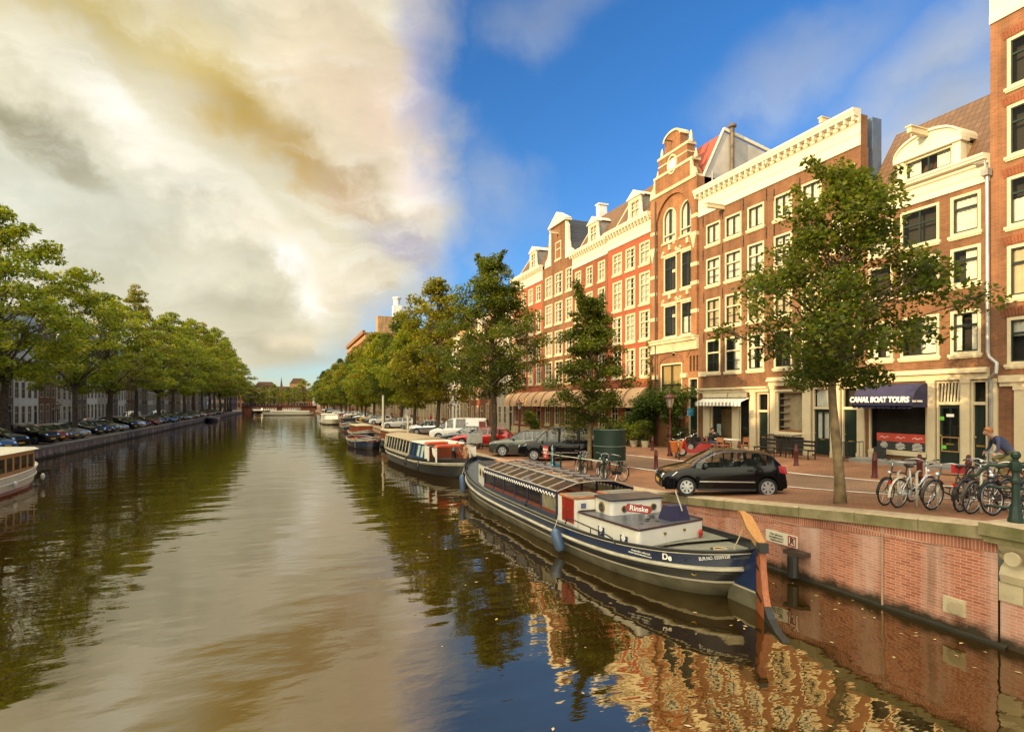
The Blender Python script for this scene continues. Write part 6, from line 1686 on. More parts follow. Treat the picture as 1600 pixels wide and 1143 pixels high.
# rails, fairleads, bollards
mb = MB(); 
for sg in (1,):
    pts = [BL(7.47, 14.9, .82), BL(7.47, 14.75, .98), BL(7.47, 14.5, 1.03), BL(7.46, 12.6, 1.0), BL(7.46, 12.3, .97), BL(7.46, 12.1, .82)]
    mb.tube(pts, .018, 6); mb.tube([BL(7.465, 13.4, 1.02), BL(7.465, 13.4, .82)], .014, 5)
mb.build('grab_rail', M['iron'], barge, True)
for X, Y, z in ((7.55, 18.0, .80), (7.95, 26.1, 1.15), (10.2, 26.5, 1.2)):
    mb = MB(); q = BL(X, Y, z); mb.tube([q, (q[0], q[1], z + .16)], .035, 8); mb.sphere((q[0], q[1], z + .18), (.055, .055, .035), 8, 5); mb.build('bollard', M['iron'], barge, True)
mb = MB(); q = BL(8.05, 11.0, .80); mb.box(q[0] - .12, q[0] + .12, q[1] - .05, q[1] + .05, .78, .82); 
for s in (-.07, .07): mb.tube([(q[0] + s, q[1], .8), (q[0] + s * 1.4, q[1] - .03, .97)], .035, 7)
mb.build('mooring_bitts', M['iron'], barge)
mb = MB()
for k in range(5):
    q = BL(8.35 + .28 * k, 10.45 + .12 * k, .835); mb.box(q[0] - .03, q[0] + .03, q[1] - .16, q[1] + .16, .805 + .01 * k, .84 + .012 * k)
mb.build('foot_batten', M['roofgrey'], barge)
# sternpost, rudder, tiller
sx = -9.42
mb = MB()
for za, zb, xa, xb, mi_ in ((-.6, .34, .85, .62, 0), (.34, .38, .62, .60, 1), (.38, 1.24, .60, .06, 2)):
    mb.hexa([(sx - .13, -.075, za), (sx + xa, -.075, za), (sx + xa, .075, za), (sx - .13, .075, za), (sx - .13, -.075, zb), (sx + xb, -.075, zb), (sx + xb, .075, zb), (sx - .13, .075, zb)], mi_)
mb.build('sternpost', [M['bottom'], M['rail'], M['navy']], barge)
mb = MB(); y0 = .06
bl = [(.0, 1.32), (-.26, 1.32), (-.34, .9), (-.46, .5), (-.60, .28), (-.62, -.4), (.0, -.4)]
PV = Vector((sx - .14, 0, 0))
rud = bpy.data.objects.new('rudder', None)
mb.prism([(x, -y0, z) for x, z in bl], (0, 2 * y0, 0)); bpy.data.objects.remove(rud); ru = mb.build('rudder', M['rudderwood'], barge, False, PV); ru.rotation_euler = (0, 0, R(-29))
mb = MB(); mb.prism([(-.60, -y0 - .01, .27), (-.85, -y0 - .01, .12), (-1.3, -y0 - .01, .03), (-1.68, -y0 - .01, .03), (-1.70, -y0 - .01, -.10), (-.6, -y0 - .01, -.3)], (0, 2 * y0 + .02, 0)); mb.build('rudder_foot', M['iron'], ru)
sx0 = sx; sx = 0.0
mb = MB(); 
for z, zz in ((.98, .90), (.42, .30), (1.22, 1.18)):
    x1 = pw([(.28, -.60), (.5, -.46), (.9, -.34), (1.32, -.26)], z)
    mb.hexa([(sx - .0, -y0 - .015, z - .03), (sx + x1 - .012, -y0 - .015, zz - .03), (sx + x1 - .012, y0 + .015, zz - .03), (sx - .0, y0 + .015, z - .03), (sx - .0, -y0 - .015, z + .03), (sx + x1 - .012, -y0 - .015, zz + .03), (sx + x1 - .012, y0 + .015, zz + .03), (sx - .0, y0 + .015, z + .03)])
mb.build('rudder_strap', M['iron'], ru)
mb = MB(); mb.hexa([(sx - .36, -.09, 1.26), (sx - .12, -.09, 1.26), (sx - .12, .09, 1.26), (sx - .36, .09, 1.26), (sx - .36, -.09, 1.46), (sx - .12, -.09, 1.44), (sx - .12, .09, 1.44), (sx - .36, .09, 1.46)]); mb.build('rudder_head', M['iron'], ru); ru.children[-1].location = (.12, 0, 0)
ti = [(sx - .22, 0, 1.38), (sx + .12, .0, 1.44), (sx + .5, .0, 1.56), (sx + .85, .02, 1.74), (sx + 1.15, .05, 1.80), (sx + 1.4, .08, 1.78)]
hw2 = [.075, .10, .125, .10, .06, .02]; hh2 = [.07, .07, .065, .05, .035, .02]
mb = MB(); mb.loft([[(x, y - w, z - h), (x, y + w, z - h), (x, y + w, z + h), (x, y - w, z + h)] for (x, y, z), w, h in zip(ti, hw2, hh2)], closed=True, caps=True); ti_ = mb.build('tiller', M['oak'], barge, 40, PV); ti_.rotation_euler = (0, 0, R(-29)); sx = sx0
mb = MB(); mb.tube([(sx + 1.0, -.62, 1.76), (sx + .95, -.6, 1.4), (sx + .9, -.3, 1.0), (sx + .7, -.2, .98)], .015, 5)
for k in range(3): mb.ring((sx + .75 + .1 * k, .25 - .1 * k, .97 + .02 * k), .14, .018, 16, 5, 'z')
mb.build('mooring_rope', paint('hemp_rope', (.45, .33, .17), .9), barge)
mb = MB(); mb.tube([(sx - .05, -.1, .30), (sx - .42, .02, -.3)], .02, 5); mb.build('rudder_stay', M['metal'], barge)
mb = MB(); mb.lathe([(0, 0), (.05, 0), (.06, .10), (.05, .13), (0, .14)], (sx + .25, -.35, 1.25), 10); mb.build('stern_light', M['zinc'], barge)
mb = MB()   # hawse ring low on the quarter
def on_hull(u_x, f, off=.012, sg=1):
    """point on the hull side at local x and height fraction"""
    best = min(range(len(secs)), key=lambda i: abs(secs[i][8][0] - u_x)); s = secs[best]
    k = max(j for j in range(len(LV)) if LV[j] <= f); k = min(k, len(LV) - 2); t_ = (f - LV[k]) / (LV[k + 1] - LV[k]); a, b = Vector(s[k]), Vector(s[k + 1]); q = a.lerp(b, t_)
    s2 = secs[min(best + 1, len(secs) - 1)]; s1 = secs[max(best - 1, 0)]; tg = Vector(s2[k]) - Vector(s1[k]); nn = Vector((-tg.y, tg.x, 0)).normalized() 
    if nn.y < 0: nn = -nn
    return q + nn * off, math.atan2(nn.y, nn.x)
q, an = on_hull(-8.75, .5); mb.ring((0, 0, 0), .055, .018, 14, 6, 'x'); o = mb.build('hawse_ring', M['brass'], barge, True, q); o.rotation_euler = (0, 0, an)
q, an = on_hull(-8.15, .80, .02); o = text_obj('lettering', 'De', .20, M['letter'], barge, q, (R(90), 0, an + R(90)), .004, bold=.006)
q, an = on_hull(-7.45, .83, .02); o = text_obj('lettering', 'Amsterdam elektrisch', .065, M['letter'], barge, q, (R(90), 0, an + R(90)), .003)
q, an = on_hull(-7.45, .76, .02); o = text_obj('lettering', 'amsterdamboatcentre.com', .065, M['letter'], barge, q, (R(90), 0, an + R(90)), .003)
q, an = on_hull(-9.1, .86, .02); o = text_obj('lettering', 'EUR.NO. 02009338', .10, M['letter'], barge, q, (R(90), R(-12), an + R(90)), .003, sx=.8)
def fender(label, X, Y, z0, z1, r, mat, lean=.0, group=None):
    t = thing('boat_fender', label, 'fender', (X, Y, z1), 0, group); mb = MB(); L = z1 - z0
    mb.lathe([(.02, .02), (r * .55, 0), (r, -.10), (r, -L + .10), (r * .55, -L), (.02, -L - .01)], (0, 0, 0), 14); o = mb.build('fender_body', mat, t, 40); o.rotation_euler = (lean, lean * .3, 0)
    mb = MB(); mb.tube([(0, 0, 0), (.12, .02, .30)], .012, 5); mb.build('fender_rope', M['rail'], t)
    return t
fm = paint('blue_fender_vinyl', (.045, .08, .15), .45, var=.1)
fender('fat blue fender hanging amidships against the navy barge', 7.17, 15.0, .02, .66, .15, fm, R(-28))
fender('dark blue fender hanging at the bow of the navy barge', 7.35, 25.0, .25, 1.05, .13, fm, R(-8))

# passenger boat with cream roof
M['bluecabin'] = paint('blue_cabin_paint', (.02, .06, .16), .35)
def cruise():
    t = thing('passenger_boat', 'passenger boat with cream roof, slanting windows and blue cabin behind the navy barge', 'boat', (8.95, 39.3, 0), R(-90 + 3.5))
    sh = lambda u: .80 + (.10 * u * u if u < 0 else .38 * u ** 2.2)
    s = hull_sections(16.4, 1.75, sh, (5, 2.6), .7, [-1, 0, .2, .62, .74, .92, 1.0], 44, .9, .88)
    build_hull(t, s, [M['navydark'], M['rail'], M['iron']], [0, 0, 0, 1, 0, 2])
    rail_along(t, s, 4, .035, M['rail'], 'rubbing_rail', .015); build_deck(t, s, 6, .05, .03, M['deckdark'])
    # saloon: local -x is its stern (far), +x the bow (near); -y faces the open canal... both sides alike
    x0, x1, x2, x3 = -7.4, .9, 4.4, 5.6; zt, zb = 1.78, .82
    def w(x, z): k = (1.48 - .30 * max(0, (-x - 5.5) / 2) ** 1.3); return k * (1.0 - .14 * (z - zb) / (zt - zb))
    fr = MB(); gl = MB()
    nm = 10
    for sy in (-1, 1):
        for k in range(nm + 1):
            x = x0 + (x1 - x0) * k / nm; fr.hexa([(x - .05, sy * w(x, zb) - .03, zb), (x + .05, sy * w(x, zb) - .03, zb), (x + .05, sy * w(x, zb) + .03, zb), (x - .05, sy * w(x, zb) + .03, zb), (x - .23, sy * w(x, zt) - .03, zt), (x - .13, sy * w(x, zt) - .03, zt), (x - .13, sy * w(x, zt) + .03, zt), (x - .23, sy * w(x, zt) + .03, zt)])
        for k in range(nm):
            a, b = x0 + (x1 - x0) * k / nm, x0 + (x1 - x0) * (k + 1) / nm; gl.poly([(a, sy * w(a, zb), zb + .1), (b, sy * w(b, zb), zb + .1), (b - .18, sy * w(b, zt), zt), (a - .18, sy * w(a, zt), zt)])
        fr.loft([[(x, sy * (w(x, zb) + .03), zb - .1), (x, sy * (w(x, zb) + .03), zb + .12)] for x in [x0 + (x1 - x0) * k / nm for k in range(nm + 1)]])
    gl.poly([(x0, -w(x0, zb), zb), (x0, w(x0, zb), zb), (x0 - .18, w(x0, zt), zt), (x0 - .18, -w(x0, zt), zt)])
    fo = fr.build('saloon_frame', M['cream'], t); gl.build('saloon_window', M['pane_dark'], fo)
    rf = MB(); rf.loft([[(x, -w(x, zt) - .10, zt), (x, -w(x, zt) * .6, zt + .10), (x, 0, zt + .15), (x, w(x, zt) * .6, zt + .10), (x, w(x, zt) + .10, zt)] for x in [x0 - .35 + (x1 + .3 - x0) * k / 10 for k in range(11)]], caps=True)
    rf.loft([[(x, -w(x, zt) - .10, zt - .07), (x, -w(x, zt) - .10, zt)] for x in (x0 - .35, x1 - .05)]); rf.loft([[(x, w(x, zt) + .10, zt - .07), (x, w(x, zt) + .10, zt)] for x in (x0 - .35, x1 - .05)])
    rf.build('roof', paint('tan_boat_roof', (.36, .27, .16), .7, var=.1), t, True)
    mb = MB(); mb.loft([[(x, -1.42, zb), (x + .0, -1.25, zt - .05), (x, 1.25, zt - .05), (x, 1.42, zb)] for x in (x1, x2)], caps=True); ca = mb.build('blue_cabin', M['bluecabin'], t)
    rc = MB(); rc.box(x1 - .1, x2 + .15, -1.32, 1.32, zt - .06, zt + .0); rc.build('cabin_roof', M['cabinwhite'], ca)
    mb = MB()
    for sy in (-1, 1):
        for k in range(4):
            a = x1 + .25 + k * .82; mb.poly([(a, sy * 1.418, zb + .10), (a + .5, sy * 1.418, zb + .10), (a + .5, sy * 1.275, zt - .16), (a, sy * 1.275, zt - .16)], 1 if k in (2, 3) else 0)
    mb.build('cabin_window', [M['pane_dark'], paint('pale_blind', (.42, .50, .42), .5)], ca)
    mb = MB(); 
    for sy in (-1, 1):
        mb.box(x2 + .02, x2 + .85, sy * 1.34 - .03, sy * 1.34 + .03, zb, zt - .1); mb.box(x3 + .7, x3 + .78, sy * 1.22 - .04, sy * 1.22 + .04, zb, zt - .1); mb.hexa([(x3 + .1, sy * 1.22 - .02, zt - .55), (x3 + .7, sy * 1.22 - .02, zt - .75), (x3 + .7, sy * 1.22 + .02, zt - .75), (x3 + .1, sy * 1.22 + .02, zt - .55), (x3 - .1, sy * 1.22 - .02, zt - .15), (x3 + .7, sy * 1.22 - .02, zt - .15), (x3 + .7, sy * 1.22 + .02, zt - .15), (x3 - .1, sy * 1.22 + .02, zt - .15)])
    mb.build('windbreak', M['cabinwhite'], t)
    mb = MB(); mb.box(x2, x3 + .6, -.95, .95, zb - .04, zb + .02); mb.box(x2 + .02, x2 + .1, -1.3, 1.3, zb, zt - .1); mb.box(x3 - .3, x3 + .4, .3, .95, zb, zb + .4); mb.build('cockpit', M['mahogany'], t)
    mb = MB(); mb.loft([[(x, -1.35, zt + .0), (x, -1.2, zt + .10), (x, .0, zt + .12), (x, 0, zt + .0)] for x in (x2 - .3, x2 + .5)], closed=True, caps=True); mb.loft([[(x, -1.25, zt - .08), (x, -1.1, zt + .02), (x, .3, zt + .04), (x, .3, zt - .08)] for x in (x3 + .2, x3 + .8)], closed=True, caps=True); mb.build('folded_sunshade', paint('orange_red_canvas', (.55, .07, .02), .8), t)
    mb = MB()
    for sy in (-1, 1): mb.tube([(x2, sy * 1.3, zt - .05), (x3 + .75, sy * 1.2, zt - .08)], .025, 5)
    mb.build('hood_frame', M['metal'], t)
    for k, x in enumerate((1.6, 4.6, -6.2)):
        mb = MB(); mb.tube([(x, -1.80, .75), (x + .08, -1.86, .22)], .07, 8); mb.build('fender', M['iron'], t, True)
    return t
cruise()
def wood_boat(label, X, Y, L, rz=0, hullm='navydark', cabin=True, rim='rail', hb=1.35, flatroof=False, cab=('mahogany', 'cream')):
    t = thing('wooden_boat' if cabin else 'open_boat', label, 'boat', (X, Y, 0), R(-90) + rz)
    sh = lambda u: .72 + (.16 * u * u if u < 0 else .40 * u * u)
    s = hull_sections(L, hb, sh, (4, 2.8), .65, [-1, 0, .25, .75, .86, 1.0], 30, .9, .88)
    build_hull(t, s, [M[hullm], M[rim], M['navy']], [0, 0, 2, 1, 2]); rail_along(t, s, 4, .035, M[rim], 'rubbing_rail', .015); rail_along(t, s, 5, .028, M['rail'], 'gunwale_cap', 0)
    if cabin:
        build_deck(t, s, 5, .06, .03, M['mahogany'])
        mb = MB(); pl = smooth_plan([(-L * .36, -hb * .72), (L * .22, -hb * .75), (L * .22, hb * .75), (-L * .36, hb * .72)], .3); rounded_box(mb, pl, .6, 1.55, 0, 1); c = mb.build('cabin', [M[cab[0]], M[cab[1]]], t)
        mb = MB(); pl2 = [(x * 1.03, y * 1.06) for x, y in pl]; rounded_box(mb, pl2, 1.5, 1.6, 0, 0); mb.build('roof', M[cab[1]], c)
        mb = MB()
        for k in range(5):
            for sy in (-1, 1): porthole(mb, (-L * .30 + k * L * .11, sy * hb * .74, 1.22), (0, sy, 0), .12)
        mb.build('porthole', [M['brass'], M['pane']], c)
    else:
        build_deck(t, s, 5, .45, .05, M['mahogany'], 'floor')
        mb = MB(); i_ = [[(q[5][0] * .98, max(.01, q[5][1] - .12), q[5][2] + .02), (q[5][0] * .98, max(.01, q[5][1] - .12), q[5][2] - .45)] for q in s]; mb.loft(i_); mb.loft([[(x, -y, z) for x, y, z in q] for q in i_]); mb.build('inner_planking', M['mahogany'], t)
        mb = MB(); mb.box(L * .05, L * .3, -hb * .5, hb * .5, .5, .95); mb.build('engine_cover', M['cloth_navy'], t, False)
        mb = MB(); mb.box(-L * .3, -L * .24, -hb * .8, hb * .8, .6, .68); mb.box(-L * .1, -L * .04, -hb * .85, hb * .85, .6, .68); mb.box(L * .36, L * .46, -hb * .4, hb * .4, .7, .98); mb.build('thwart', M['oak'], t)
        mb = MB(); mb.tube([(-L * .46, -.5, .8), (-L * .46, -.5, 1.1), (-L * .3, -.8, 1.12), (L * .1, -1.0, 1.05)], .03, 5); mb.tube([(L * .3, -hb * .98, .95), (L * .3, -hb * .98, .1)], .05, 6); mb.build('rail', M['metal'], t)
    return t
wood_boat('open dark blue steel boat with wooden inside, moored outside the cabin boats', 7.1, 58.5, 9.0, R(4), 'navydark', False)
wood_boat('mahogany cabin boat moored against the quay behind the cream-roofed boat', 10.1, 57.5, 8.5, R(2))
wood_boat('mahogany cabin boat with pale roof, further off beyond the open blue boat', 8.6, 73, 9.5, R(3))
wood_boat('small varnished open boat moored beyond the cabin boats', 9.2, 92, 7, R(2), 'mahogany', False)
wood_boat('dark covered boat moored far along the near quay', 10, 104, 8, R(1), 'iron', True, cab=('cloth_navy', 'iron'))
wood_boat('little dark boat tied up far along the far quay', -16.2, 152, 9, R(0), 'iron', False)
def white_launch(label, X, Y, L, rz, zt=1.9, wcab='mahogany', hb=1.7, flip=False):
    t = thing('cruise_boat', label, 'boat', (X, Y, 0), rz)
    sh = lambda u: .85 + (.1 * u * u if u < 0 else .25 * u * u)
    s = hull_sections(L, hb, sh, (5, 3.2), .6, [-1, 0, .22, .60, .72, 1.0], 36, .93, .92)
    build_hull(t, s, [M['reddoor'] if wcab == 'oakcabin' else M['iron'], M['white'], M['rail']], [0, 0, 1, 2, 1]); rail_along(t, s, 3, .05, M['white'], 'rubbing_rail', .02); rail_along(t, s, 5, .04, M['white'], 'gunwale_cap', 0)
    build_deck(t, s, 5, .04, .03, M['cabinwhite'])
    x0, x1 = -L * .40, L * .30; zb = .85; mb = MB(); gl = MB(); n = max(6, int(L / 1.1))
    for sy in (-1, 1):
        y = sy * (hb - .25)
        mb.box(x0, x1, y - .03, y + .03, zb - .05, zb + .18); mb.box(x0, x1, y - .03, y + .03, zt - .22, zt)
        for k in range(n + 1):
            x = x0 + (x1 - x0) * k / n; mb.box(x - .09, x + .09, y - .032, y + .032, zb + .18, zt - .22)
        gl.poly([(x0, y, zb + .1), (x1, y, zb + .1), (x1, y, zt - .1), (x0, y, zt - .1)])
    for x in (x0, x1): mb.box(x - .03, x + .03, -hb + .25, hb - .25, zb - .05, zb + .3); gl.poly([(x, -hb + .25, zb + .2), (x, hb - .25, zb + .2), (x, hb - .25, zt), (x, -hb + .25, zt)])
    c = mb.build('cabin', M['oak'] if wcab == 'oakcabin' else M['cabinwhite'], t); gl.build('cabin_window', M['pane'], c)
    rf = MB(); rf.loft([[(x, -hb + .1, zt), (x, -hb + .3, zt + .10), (x, 0, zt + .14), (x, hb - .3, zt + .10), (x, hb - .1, zt)] for x in (x0 - .3, x1 + .35)], caps=True); rf.build('roof', M['white'], t)
    w = MB(); w.hexa([(x1 + .03, -hb + .28, zb), (x1 + .9, -hb + .5, zb), (x1 + .9, hb - .5, zb), (x1 + .03, hb - .28, zb), (x1 + .03, -hb + .28, zt - .05), (x1 + .5, -hb + .5, zt - .05), (x1 + .5, hb - .5, zt - .05), (x1 + .03, hb - .28, zt - .05)]); w.build('foredeck_house', M['cabinwhite'], t)
    for k in range(4):
        x = -L * .35 + k * L * .22
        for sy in (-1, 1): f = MB(); f.sphere((x, sy * (hb + .1), .45), (.14, .10, .18), 8, 6); f.build('fender', M['white'], t, True)
    return t
white_launch('white saloon boat with varnished orange wood cabin entering at the left edge', -13.75, 32.4, 15, R(90), 1.9, 'oakcabin', 1.75)
white_launch('white-roofed cruise boat moored far down the near quay', 8.3, 124, 14, R(-90))
white_launch('long white tour boat lying across the canal in front of the far bridge', .5, 214, 17, R(174), 1.4)
white_launch('white tour boat passing under the far bridge', -4, 284, 20, R(176), 2.1)
for X, Y, lab in ((9.35, 60.8, 'tall white mooring pole behind the cream-roofed boat, left one'), (10.9, 55.5, 'shorter white mooring pole behind the cream-roofed boat, right one')):
    t = thing('mooring_pole', lab, 'pole', (X, Y, 0), 0, 'white mooring poles'); mb = MB(); h_ = 5.0 if Y > 60 else 3.1; mb.tube([(0, 0, -1), (0, 0, h_)], .11, 8); mb.build('pole', M['white'], t, 40); mb = MB(); mb.tube([(0, 0, h_), (0, 0, h_ + .12)], .12, 8); mb.build('cap', M['zinc'], t)
# ------------------------------------------------------------------ street furniture, bicycles, plants, people
def bike_proto(name, label, key, white=False, crate=False):
    """upright city bicycle; local x forward, standing on z = 0, slightly leaning on its stand"""
    fm_ = paint(key + '_bike_frame', {'white': (.72, .72, .70), 'black': (.012, .012, .013), 'brown': (.06, .045, .03), 'green': (.02, .05, .03), 'red': (.22, .02, .015)}[key], .35, var=.08)
    t = thing(name, label, 'bicycle'); r = .34; wb = .56
    for i, x in enumerate((wb, -wb)):
        w = MB(); w.ring((0, 0, 0), r - .018, .019, 32, 6, 'y'); wo = w.build('wheel', M['rubber'], t, True, (x, 0, r))
        m = MB(); m.ring((0, 0, 0), r - .045, .011, 32, 5, 'y'); m.tube([(0, -.05, 0), (0, .05, 0)], .022, 8); m.build('rim', M['metal'], wo, True)
        s = MB()
        for k in range(18):
            a = 2 * math.pi * k / 18; s.tube([(.02 * math.cos(a + .9), .02 * (-1) ** k, .02 * math.sin(a + .9)), ((r - .05) * math.cos(a), 0, (r - .05) * math.sin(a))], .0028, 3, caps=False)
        s.build('spokes', M['metal'], wo)
        f = MB(); a0, a1 = (-.1, 2.5) if i == 0 else (.5, 3.35)
        n = 12; f.loft([[(x + (r + .022) * math.cos(a0 + (a1 - a0) * k / n), dy, r + (r + .022 + (.008 if dy == 0 else 0)) * math.sin(a0 + (a1 - a0) * k / n)) for dy in (-.028, 0, .028)] for k in range(n + 1)]); f.build('mudguard', fm_ if key != 'white' or i == 0 else M['white'], t, True)
    f = MB(); head0, head1 = (.40, 0, .92), (.46, 0, .62); bb = (-.06, 0, .29); seat = (-.20, 0, .80)
    f.tube([head0, head1, (.52, .0, .50), (wb, .05, r)], [.016, .018, .014, .010], 6); f.tube([(.52, 0, .5), (wb, -.05, r)], [.012, .010], 6)
    f.tube([bb, (-.24, 0, .92)], .016, 6); f.tube([(.45, 0, .66), (.25, 0, .40), bb], .018, 6)
    if white: f.tube([(.44, 0, .74), (.22, 0, .50), (-.09, 0, .40)], .015, 6)
    else: f.tube([(.43, 0, .80), (-.18, 0, .74)], .016, 6)
    for y in (-.05, .05): f.tube([bb, (-wb, y, r)], .010, 5); f.tube([(-.19, 0, .74), (-wb, y, r)], .009, 5)
    f.build('frame', fm_, t, True)
    h = MB(); h.tube([(-.00, .29, 1.03), (.20, .31, 1.05), (.38, .20, 1.07), (.41, 0, 1.02), (.38, -.20, 1.07), (.20, -.31, 1.05), (-.00, -.29, 1.03)], .011, 6); h.tube([(.41, 0, 1.02), (.39, 0, .90)], .013, 6); ho = h.build('handlebar', M['metal'], t, True)
    g = MB(); 
    for y in (.295, -.295): g.tube([(-.02, y, 1.03), (.10, y * 1.03, 1.042)], .017, 6)
    g.build('grip', M['rubber'], ho, True)
    s = MB(); s.loft([[(-.36, -.10, .955), (-.36, 0, .985), (-.36, .10, .955)], [(-.24, -.09, .96), (-.24, 0, .98), (-.24, .09, .96)], [(-.10, -.025, .955), (-.10, 0, .97), (-.10, .025, .955)]]); s.box(-.34, -.14, -.04, .04, .925, .955); s.build('saddle', M['plastic'], t, True)
    c = MB(); c.prism([(-.52, .045, .30), (-.50, .045, .40), (.0, .045, .37), (.06, .045, .29), (.0, .045, .21), (-.5, .045, .27)], (0, .025, 0)); c.build('chain_guard', fm_, t)
    p = MB(); p.tube([(-.06, .09, .29), (-.02, .10, .14)], .010, 5); p.box(-.07, .03, .10, .19, .125, .145); p.tube([(-.06, -.06, .29), (-.10, -.08, .44)], .010, 5); p.box(-.15, -.05, -.17, -.08, .43, .45); p.build('pedal', M['plastic'], t)
    k = MB(); 
    for y in (-.06, .06): k.tube([(-.24, y, .72), (-.78, y, .74), (-wb, y, r)], .007, 5)
    for x in (-.4, -.55, -.7): k.tube([(x, -.06, .73), (x, .06, .73)], .006, 5)
    k.build('luggage_rack', M['iron'] if key != 'white' else M['white'], t, True)
    l = MB(); l.sphere((.50, 0, .80), (.05, .045, .045), 8, 6); l.build('headlamp', M['lamp_clear'], t, True)
    b = MB(); b.box(-.93, -.90, -.03, .03, .58, .64); b.build('rear_light', M['lamp_red'], t)
    d = MB(); d.tube([(-.30, .06, .28), (-.38, .22, .0)], .010, 5); d.build('kickstand', M['metal'], t)
    if crate:
        q = MB()
        for z in (.80, .92, 1.04):
            q.box(.45, .80, -.19, -.17, z, z + .09); q.box(.45, .80, .17, .19, z, z + .09); q.box(.45, .47, -.17, .17, z, z + .09); q.box(.78, .80, -.17, .17, z, z + .09)
        q.box(.45, .80, -.19, .19, .78, .80); q.build('front_crate', M['oak'], t)
    return t
bw = bike_proto('bicycle', 'white step-through bicycle in the rack by the quay edge', 'white', True)
bk = bike_proto('bicycle', 'black bicycle at the left end of the rack, behind the white one', 'black')
bb_ = bike_proto('bicycle', 'dark brown bicycle with upright handlebars right of the white one', 'brown')
GB = 'bicycles in the rack on the quay'
def putb(o, x, y, rz, lean=0, label=None):
    o.location = (x, y, gz(x, y)); o.rotation_euler = (lean, 0, rz); o['group'] = GB
    if label: o['label'] = label
putb(bw, 13.62, 9.12, R(4), R(4)); putb(bk, 13.85, 9.62, R(186), R(-5)); putb(bb_, 13.75, 8.42, R(179), R(-6))
for src, x, y, rz, ln, lab in ((bk, 13.9, 8.0, R(6), R(6), 'black bicycle standing back to front between the brown one and the railing'), (bb_, 13.7, 7.62, R(181), R(-5), 'dark bicycle just left of the green railing post'),
                               (bk, 13.75, 7.2, R(176), R(5), 'black bicycle directly behind the green railing post'), (bb_, 13.85, 6.8, R(184), R(-7), 'brown bicycle right of the green railing post'), (bk, 13.9, 6.35, R(5), R(5), 'black bicycle at the right edge behind the railing')):
    o = copy_tree(src); putb(o, x, y, rz, ln, lab)
mb = MB(); mb.box(-.14, .14, -.11, .11, .78, .96); bag = mb.build('saddle_bag', paint('red_bag', (.50, .02, .02), .6), None, False, (14.08, 8.42, gz(14.08, 8.42))); tag(bag, 'small red bag on the carrier of the brown bicycle', 'bag'); bag.rotation_euler = (0, 0, R(25))
for k, (x, y) in enumerate(((13.42, 9.33), (13.5, 8.95), (13.38, 8.42), (13.30, 7.52))):
    t = thing('rack_post', '%s pale post of the bicycle rack from the left' % words[k], 'post', (x, y, gz(x, y)), 0, 'posts of the bicycle rack'); mb = MB(); mb.tube([(0, 0, -.1), (0, 0, .78)], .028, 8); mb.build('post', M['rail'], t, True); mb = MB(); mb.tube([(0, 0, .78), (.25, .12, .80), (.5, .24, .78)], .02, 6); mb.build('arm', M['rail'], t, True)
# iron railing on its stone pier
px_, py_ = 12.0, 6.15; pz = 2.17
t = thing('stone_pier', 'carved sandstone pier carrying the green railing at the right edge', 'pier', (px_, py_, 0))
mb = MB(); mb.box(-.42, 6, -1.6, .36, pz - .34, pz - .22); mb.box(-.46, 6, -1.7, .42, pz - .22, pz + .0); mb.build('capstone', M['coping'], t)
mb = MB(); mb.box(-.28, 6, -.16, .2, .82, 1.15); mb.build('block', M['stone'], t)
mb = MB(); pr = [(-.30, 1.16), (-.34, 1.3), (-.30, 1.42), (-.20, 1.5), (-.22, 1.62), (-.36, 1.74), (-.40, 1.83)]
mb.prism([(a, .16, z) for a, z in pr] + [(.1, .16, 1.83), (.1, .16, 1.16)], (0, -.5, 0)); mb.lathe([(.0, 0), (.13, 0), (.13, .05), (.05, .07), (0, .07)], (-.12, .16, 1.62), 14, 'y'); mb.lathe([(.0, 0), (.12, 0), (.12, .05), (0, .06)], (-.44, -.08, 1.62), 14, 'x'); mb.build('scroll_corbel', M['stone'], t, 30)
mb = MB(); mb.box(-.25, 6, -6, -.17, -1, 1.83); mb.box(-.26, 6, -.168, .185, -1, .82); mb.build('brick_body', M['quaybrick'], t)
t = thing('bridge_railing', 'dark green cast iron railing with knobbed post at the right edge', 'railing', (12.12, 6.30, pz)); t.scale = (.82, .82, .97)
mb = MB(); mb.lathe([(.15, 0), (.15, .06), (.13, .10), (.115, .22), (.10, .26), (.085, .30), (.075, .70), (.10, .73), (.10, .78), (.075, .82), (.07, .92), (.11, .96), (.12, 1.03), (.11, 1.10), (.05, 1.13), (.05, 1.16), (.09, 1.20), (.095, 1.25), (.06, 1.30), (.0, 1.31)], (0, 0, 0), 8); mb.build('post', M['greenpaint'], t, 30)
mb = MB(); d = Vector((.86, -.5, 0)).normalized()
for z, rr_ in ((1.03, .035), (.62, .028), (.26, .028)): mb.tube([(0, 0, z), tuple(d * 5 + Vector((0, 0, z)))], rr_, 8)
e = Vector((-.45, .9, 0)).normalized()
mb.tube([(0, 0, 1.04), tuple(e * .45 + Vector((0, 0, 1.03))), tuple(e * .58 + Vector((0, 0, .92))), tuple(e * .66 + Vector((0, 0, .82))), tuple(e * .82 + Vector((0, 0, .80)))], .035, 8); mb.tube([(0, 0, .62), tuple(e * .5 + Vector((0, 0, .62)))], .026, 6); mb.tube([(0, 0, .26), tuple(e * .5 + Vector((0, 0, .26)))], .026, 6)
mb.build('rail', M['greenpaint'], t, True)
